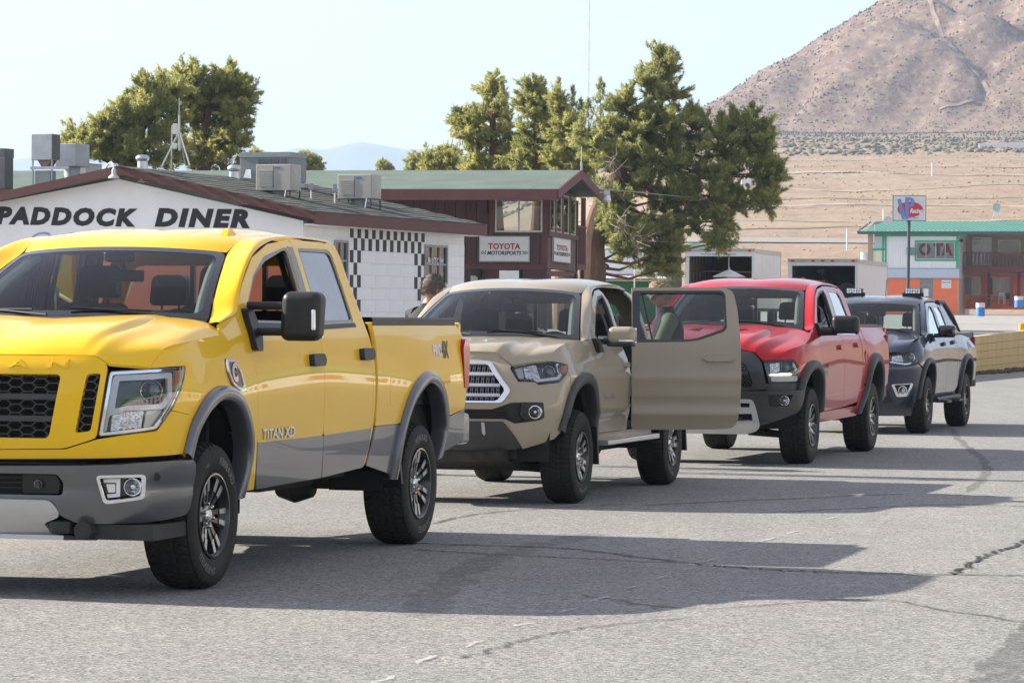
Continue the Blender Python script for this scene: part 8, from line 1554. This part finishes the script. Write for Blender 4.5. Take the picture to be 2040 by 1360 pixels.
def forest():
    G='pines behind the race buildings'
    pine('pine_tree','big leaning pine spreading to the right over the brown control tower',G,1180,104.,
      [(1318,125,22,24),(1308,160,36,26),(1332,190,22,22),(1285,175,30,22),(1250,215,48,32),(1310,225,36,28),(1338,252,20,18),(1215,255,46,42),(1275,265,60,45),(1185,285,38,40),(1240,320,65,55),(1310,320,60,50),(1375,265,55,38),(1430,285,58,45),(1490,262,42,40),(1520,300,26,40),(1390,330,70,50),(1460,335,60,45),(1520,350,30,26),(1250,385,60,60),(1330,395,75,60),(1410,390,62,50),(1475,395,52,32),(1525,405,26,20),(1240,450,50,60),(1310,460,70,55),(1378,440,52,40),(1440,440,36,20),(1235,500,36,36),(1290,515,52,30),(1330,500,40,36),(1210,400,32,60),(1430,484,18,7),(1325,535,26,16),(1545,345,16,12)],
      [(1180,540),(1182,480),(1195,420),(1230,350),(1262,290),(1292,220),(1318,120)],1.0,.20,PINE,1,[(1205,370,70),(1230,440,60),(1265,480,60),(1215,330,50)],1.25,[(1196,160,230,10),(1215,190,240,10),(1172,200,270,12),(1248,170,215,8),(1336,98,130,10),(1375,205,250,12),(1395,222,255,10),(1460,215,260,14),(1498,205,250,14),(1525,240,290,12),(1437,225,262,10)])
    pine('pine_tree','left pine of the middle clump, with a pointed double top',G,985,112.,[(978,185,18,26),(985,225,32,32),(945,262,26,34),(990,270,44,40),(945,315,42,36),(1005,318,52,36),(925,245,10,22),(1030,300,30,30),(960,345,60,25)],[(985,500),(985,400),(984,300),(978,170)],1.,.19,PINE2,2,None,.9,[(974,145,195,10),(999,165,215,8),(921,225,270,9),(944,210,260,9),(1007,195,240,8)])
    pine('pine_tree','middle pine of the clump with a broad forked top',G,1075,110.,[(1062,190,20,24),(1060,225,32,30),(1085,225,20,30),(1070,270,46,38),(1050,315,46,36),(1100,312,45,38),(1070,350,60,25)],[(1075,500),(1076,400),(1070,290),(1064,180)],1.,.19,PINE,3,None,.9,[(1064,160,200,10),(1083,175,225,9),(1040,195,235,9)])
    pine('pine_tree','slim pine with a thin spire between the clump and the big leaning pine',G,1128,108.,[(1112,212,10,32),(1116,258,24,30),(1142,285,30,40),(1120,320,36,36),(1160,320,30,40),(1140,350,50,30)],[(1128,500),(1126,400),(1120,300),(1113,190)],1.,.19,PINE2,4,None,.9,[(1113,158,225,8),(1141,175,265,10),(1158,195,280,8)])
    pine('pine_tree','low bushy pine left of the middle clump above the tower roof',G,882,118.,[(880,318,26,20),(905,320,22,20),(855,328,18,14),(890,335,40,14)],[(882,450),(882,380),(882,320)],1.,.18,PINE2,5,None,.8,[(874,295,325,8),(852,308,330,6),(907,298,325,8)])
    pine('pine_tree','left olive pine behind the diner ridge',G,255,98.,[(300,190,36,34),(330,185,28,34),(282,225,44,34),(320,232,46,38),(258,245,28,28),(215,265,40,36),(250,285,50,36),(180,278,36,30),(165,300,30,28),(215,310,50,32),(285,300,55,42),(330,290,46,46),(150,285,20,16)],[(255,480),(258,380),(275,300),(300,180)],1.,.20,PINE2,6,None,1.,[(293,150,200,10),(325,148,200,10),(251,180,245,8),(217,225,260,8),(310,165,205,8),(182,245,270,8)])
    pine('pine_tree','right olive pine behind the diner, taller and rounder',G,405,100.,[(382,165,30,28),(400,180,44,32),(455,165,30,34),(470,195,28,40),(425,205,50,40),(380,225,48,40),(495,205,14,30),(475,240,30,30),(440,260,56,46),(385,280,58,46),(470,285,26,40),(430,315,60,36),(370,320,50,30),(362,190,20,26)],[(405,480),(405,380),(410,280),(420,150)],1.,.20,PINE2,7,None,1.,[(384,138,185,12),(456,132,180,10),(470,140,190,8),(430,140,185,8),(495,175,225,8),(404,145,185,8)])
    for u,v,r_,D,lab in ((500,322,20,150,'small dark tree showing beside the tall grey air unit'),(604,322,20,190,'small dark cypress on the skyline above the tower roof'),(625,330,8,190,'tiny bush right of the small dark cypress'),(765,333,7,260,'tiny far tree on the skyline left of the low bushy pine'),(828,326,6,200,'thin tiny spire tree on the skyline beside the low bushy pine'),(1340,300,30,150,'dark tree glimpsed behind the big leaning pine')):
        pine('far_tree',lab,'small trees on the skyline',u,D,[(u,v,r_,r_*.75),(u-r_*.3,v+r_*.6,r_*.9,r_*.6),(u+r_*.3,v+r_*.8,r_,r_*.6),(u,v+r_*1.5,r_*1.1,r_*.9)],[(u,v+80),(u,v)],.55,.26,PINE,11,None,.6,[(u,v-r_*.9,v,r_*.3),(u-r_*.6,v-r_*.6,v+2,r_*.3)])
forest()
# ---------------------------------------------------------------- people
def skin_mesh(name,joints,edges,root_i,levels=2):
    me=bpy.data.meshes.new(name); me.from_pydata([j[0] for j in joints],edges,[]); o=bpy.data.objects.new(name,me); link(o); mo=o.modifiers.new('skin','SKIN'); mo.use_smooth_shade=True
    for i,j in enumerate(joints): v=me.skin_vertices[0].data[i]; v.radius=(j[1],j[2] if len(j)>2 else j[1]); v.use_root=(i==root_i)
    s=o.modifiers.new('sub','SUBSURF'); s.levels=levels; s.render_levels=levels
    dg=bpy.context.evaluated_depsgraph_get(); ev=o.evaluated_get(dg); m=ev.to_mesh(); V=[tuple(v.co) for v in m.vertices]; F=[tuple(p.vertices) for p in m.polygons]; ev.to_mesh_clear(); bpy.data.objects.remove(o); bpy.data.meshes.remove(me); return V,F
def head_geo(mt,hair_len=.019):
    n,mm=26,32; V=[]; H=[]; rg=random.Random(4)
    def pt(th,ph,k=1.):
        x,y,z=math.sin(th)*math.cos(ph),math.sin(th)*math.sin(ph),math.cos(th); X,Y,Z=x*.098,y*.076,z*.122
        if z<0: Y*=1-.30*(-z)**1.5; X=X*(1-.12*(-z))+.012*(-z)
        g=lambda ay,az,s:math.exp(-((y-ay)/s)**2-((z-az)/s)**2)*(x>0)
        d=.026*math.exp(-(y/.16)**2-((z+.12)/.22)**2)*(x>0)-.010*(g(.38,.05,.16)+g(-.38,.05,.16))+.006*math.exp(-(y/.6)**2-((z-.25)/.1)**2)*(x>0)+.006*math.exp(-(y/.25)**2-((z+.52)/.07)**2)*(x>0)-.004*math.exp(-(y/.3)**2-((z+.58)/.03)**2)*(x>0)+.008*math.exp(-(y/.3)**2-((z+.85)/.15)**2)*(x>0)
        return (X+d+0*k,Y,Z)
    for i in range(n+1):
        for j in range(mm): V.append(pt(PI*i/n,2*PI*j/mm))
    F=[(i*mm+j,i*mm+(j+1)%mm,(i+1)*mm+(j+1)%mm,(i+1)*mm+j) for i in range(n) for j in range(mm)]; hb=MB().add(V,F)
    for sy in (-1,1): hb.lathe([(0,-.012),(.018,-.01),(.026,0),(.018,.012),(0,.008)],10,'y',(-.008,sy*.078,-.008)); k=len(hb.v)-50; hb.v[k:]=[(x,y,(z+.008)*1.35-.008) for x,y,z in hb.v[k:]]
    hv=[];hf=[]
    for i in range(n+1):
        for j in range(mm):
            th,ph=PI*i/n,2*PI*j/mm; p=np.array(pt(th,ph)); x,z=math.sin(th)*math.cos(ph),math.cos(th); line=.30 if x>.55 else (.30-1.15*(.55-x)); ins=z>max(-.55,line); r=1+(hair_len/.1)*(1 if ins else -.6)*(1+.5*rg.uniform(-1,1)*(z>.2)); hv.append(tuple(p*r+np.array([-.003,0,.004 if ins else 0])))
    hair=MB().add(hv,F); return hb,hair
def person(label,loc,rz,scale,lean,shirt,trouser,hairc,vest=None,glasses=False,head_turn=0.,arms=((.1,.35),(.1,.35)),head_tilt=0.,sleeve='short'):
    t=thing('person',label,'person',loc,rz); t.scale=(scale,)*3; sk=mat('skin_tone',(.46,.25,.17),.55,var=.08,vscale=20)
    def tor(z,x=0.):       # trunk bends forward from the hips
        q=max(0,z-.95); return (x+q*math.sin(lean),0,min(z,.95)+q*math.cos(lean))
    J=[];E=[]
    def add(p,r,par=None,r2=None):
        J.append((p,r,r2 or r)); i=len(J)-1
        if par is not None: E.append((par,i))
        return i
    pel=add(tor(.95),.13,None,.16); wai=add(tor(1.10),.115,pel,.15); che=add(tor(1.30),.125,wai,.175); sh=add(tor(1.44),.085,che,.12); ne=add(tor(1.52,.01),.055,sh); hd=add(tor(1.60,.02),.055,ne)
    arm=[];leg=[]
    for sy,(fw,bend) in zip((1,-1),arms):
        s0=tor(1.43); s0=(s0[0],sy*.19,s0[2]); e=(s0[0]+math.sin(fw)*.29,sy*.245,s0[2]-math.cos(fw)*.29); w=(e[0]+math.sin(fw+bend)*.26,sy*.235,e[2]-math.cos(fw+bend)*.26); h=(w[0]+math.sin(fw+bend)*.07,sy*.23,w[2]-math.cos(fw+bend)*.07)
        a=add(s0,.048,sh); b=add(e,.042,a); c=add(w,.030,b); d=add(h,.034,c,.022); arm.append((s0,e,w,h))
    for sy in (1,-1):
        p0=(0,sy*.095,.90); k=(.02,sy*.11,.50); an=(-.02,sy*.115,.09); to=(.15,sy*.13,.035); a=add(p0,.088,pel); b=add(k,.062,a); c=add(an,.042,b); add((.0,sy*.12,.045),.045,c); add(to,.035,len(J)-1); leg.append((p0,k,an,to))
    J=[(p,r*(.6 if i<4 else 1.),r*(.6 if i<4 else 1.)) for i,(p,r,r2) in enumerate(J)]; V,F=skin_mesh('body',J,E,pel); mb=MB().add(V,F)
    for (s0,e,w,h) in arm:    # fingers
        dr=np.array(h)-np.array(w); dr/=np.linalg.norm(dr); side=np.array([dr[2],0,-dr[0]])
        for k,ln in enumerate((.07,.08,.074,.06)): o=np.array(h)+side*(k-1.5)*.02; sgn=-.03 if h[1]>0 else .03; mb.tube([tuple(o),tuple(o+dr*ln*.55),tuple(o+dr*ln*.9+np.array([0,sgn*.7,0]))],[.0095,.009,.007],6)
        o=np.array(h)+side*.035-dr*.03; mb.tube([tuple(o),tuple(o+side*.02+dr*.03),tuple(o+side*.02+dr*.06)],[.012,.011,.008],6)
    hb,hair=head_geo(None); hm=Matrix.Translation(Vector(tor(1.672,.035+.02*math.sin(lean))))@Matrix.Rotation(head_turn,4,'Z')@Matrix.Rotation(lean*.5+head_tilt,4,'Y'); mb.add([hm@Vector(v) for v in hb.v],hb.f); mb.build('body',sk,t,True,80)
    hr=MB().add([hm@Vector(v) for v in hair.v],hair.f).build('hair',mat('hair_%s'%hairc[0],hairc[1],.7,var=.35,vscale=60,bump=.4,bscale=150),t,True,80)
    st=MB()
    for k in range(900):
        th=math.acos(nrs.uniform(-.45,1)); ph=nrs.uniform(0,2*PI); x,z=math.sin(th)*math.cos(ph),math.cos(th)
        if not z>max(-.55,.30 if x>.55 else .30-1.15*(.55-x)): continue
        n=np.array([x,math.sin(th)*math.sin(ph),z]); p=n*np.array([.110,.088,.138]); d=n*.5+np.array([-.5*nrs.uniform(.2,1.4),.3*nrs.normal(),-.45*nrs.uniform(.2,1.6)]); d/=np.linalg.norm(d); w=np.cross(n,d)*.005; st.add([hm@Vector(p+w),hm@Vector(p-w),hm@Vector(p+d*nrs.uniform(.025,.06))],[(0,1,2)])
    sto=st.build('hair_strands',mat('strand_%s'%hairc[0],tuple(min(1,c*1.5) for c in hairc[1]),.6,var=.4,vscale=90),hr); sto['kind']='stuff'
    for sy in (1,-1): e=MB().lathe([(0,-.011),(.011,0),(0,.011)],8,'z',(.083,sy*.03,.006)); e.v=[tuple(hm@Vector(v)) for v in e.v]; e.build('eye',mat('eye_dark',(.03,.02,.02),.2),t,True)
    if glasses:
        g=MB()
        for sy in (1,-1): g.add([tuple(hm@Vector(v)) for v in rbox((.098,sy*.033,.006),(.012,.052,.036),.008,2).v],rbox((0,0,0),(.012,.052,.036),.008,2).f); g.tube([tuple(hm@Vector(v)) for v in ((.095,sy*.06,.012),(.0,sy*.082,.012))],.004,5)
        g.build('sunglasses',M['gloss'],t)
    def cloth(name,js,es,m,root): V,F=skin_mesh(name,js,es,root); return MB().add(V,F).build(name,m,t,True,80)
    def loft(name,rings,m,sl):
        mb=MB(); G=[]
        for (z,rx,ry) in rings:
            c=np.array(tor(z)); q=lean if z>.95 else 0; ax=np.array([math.cos(q),0,-math.sin(q)])
            G.append([c+ax*rx*math.cos(a)+np.array([0,1.,0])*ry*math.sin(a)*(1-.10*abs(math.cos(a)))+nrs.normal(0,.0035,3) for a in np.linspace(0,2*PI,29)[:-1]])
        mb.grid(np.array(G),False,True)
        for pts,rad in sl: mb.tube(pts,rad,14)
        return mb.build(name,m,t,True,80)
    sl=[]
    for (s0,e,w,h) in arm:
        s0=np.array(s0); e=np.array(e); i0=s0*np.array([1,.62,1])+np.array([0,0,.0]); end=s0*.22+e*.78
        if sleeve=='short': sl.append(([tuple(i0),tuple(s0),tuple(s0*.6+e*.4),tuple(end)],[.078,.076,.070,.068]))
        else: sl.append(([tuple(i0),tuple(s0),tuple(s0*.5+e*.5),tuple(e),tuple(w)],[.078,.076,.064,.056,.042]))
    sm=mat('cloth_%s'%shirt[0],shirt[1],.85,var=.12,vscale=14,bump=.3,bscale=18)
    loft('shirt',[(.86,.135,.175),(.95,.132,.175),(1.08,.125,.165),(1.22,.130,.18),(1.33,.132,.196),(1.40,.118,.198),(1.445,.096,.165),(1.475,.075,.105),(1.505,.062,.068),(1.53,.058,.062)],sm,sl)
    if vest: loft('vest',[(.84,.155,.195),(.95,.150,.19),(1.10,.142,.182),(1.22,.147,.196),(1.33,.149,.208),(1.40,.134,.19),(1.445,.110,.15),(1.478,.088,.108),(1.515,.078,.083),(1.56,.074,.080)],mat('cloth_%s'%vest[0],vest[1],.85,var=.12,vscale=14,bump=.3,bscale=18),[])
    tj=[((0,0,.97),.14,.172),((0,0,.90),.14,.17)]; te=[(0,1)]
    for (p0,k,an,to) in leg: i=len(tj); tj+= [(p0,.10),(k,.078),((an[0],an[1],.10),.062)]; te+=[(1,i),(i,i+1),(i+1,i+2)]
    cloth('trousers',tj,te,mat('cloth_%s'%trouser[0],trouser[1],.85,var=.15,vscale=14),0)
    for (p0,k,an,to) in leg: V,F=skin_mesh('shoe',[((-.06,an[1],.05),.048),((.03,an[1]+.0,.05),.05),((to[0]+.02,to[1],.04),.04)],[(0,1),(1,2)],1); MB().add(V,F).build('shoe',mat('shoe_black',(.02,.02,.02),.5),t,True,80)
    return t
def people():
    p=at(829,700,31.5); person('man with greying hair and dark shirt, his back to us, left of the tan truck',(p.x,p.y,.05),R(40),1.06,.22,('charcoal',(.020,.022,.026)),('jeans',(.03,.04,.07)),('greying',(.11,.09,.072)),head_tilt=.15)
    p=at(1338,700,32.2); person('man in dark vest and olive shirt with sunglasses, behind the open tan door',(p.x,p.y,0.),R(188),1.06,.10,('olive',(.10,.125,.075)),('khaki',(.2,.16,.11)),('light_brown',(.24,.165,.095)),vest=('black',(.016,.016,.018)),glasses=True,head_turn=R(8),arms=((.45,.7),(.35,.9)),head_tilt=.28)
    p=at(1100,700,33.6); person('man in pale grey shirt bending forward behind the cab of the tan truck',(p.x+.25,p.y,0.),R(172),1.0,.75,('pale',(.45,.48,.52)),('jeans',(.03,.04,.07)),('dark',(.02,.017,.015)),arms=((.5,.5),(.6,.5)))
people()
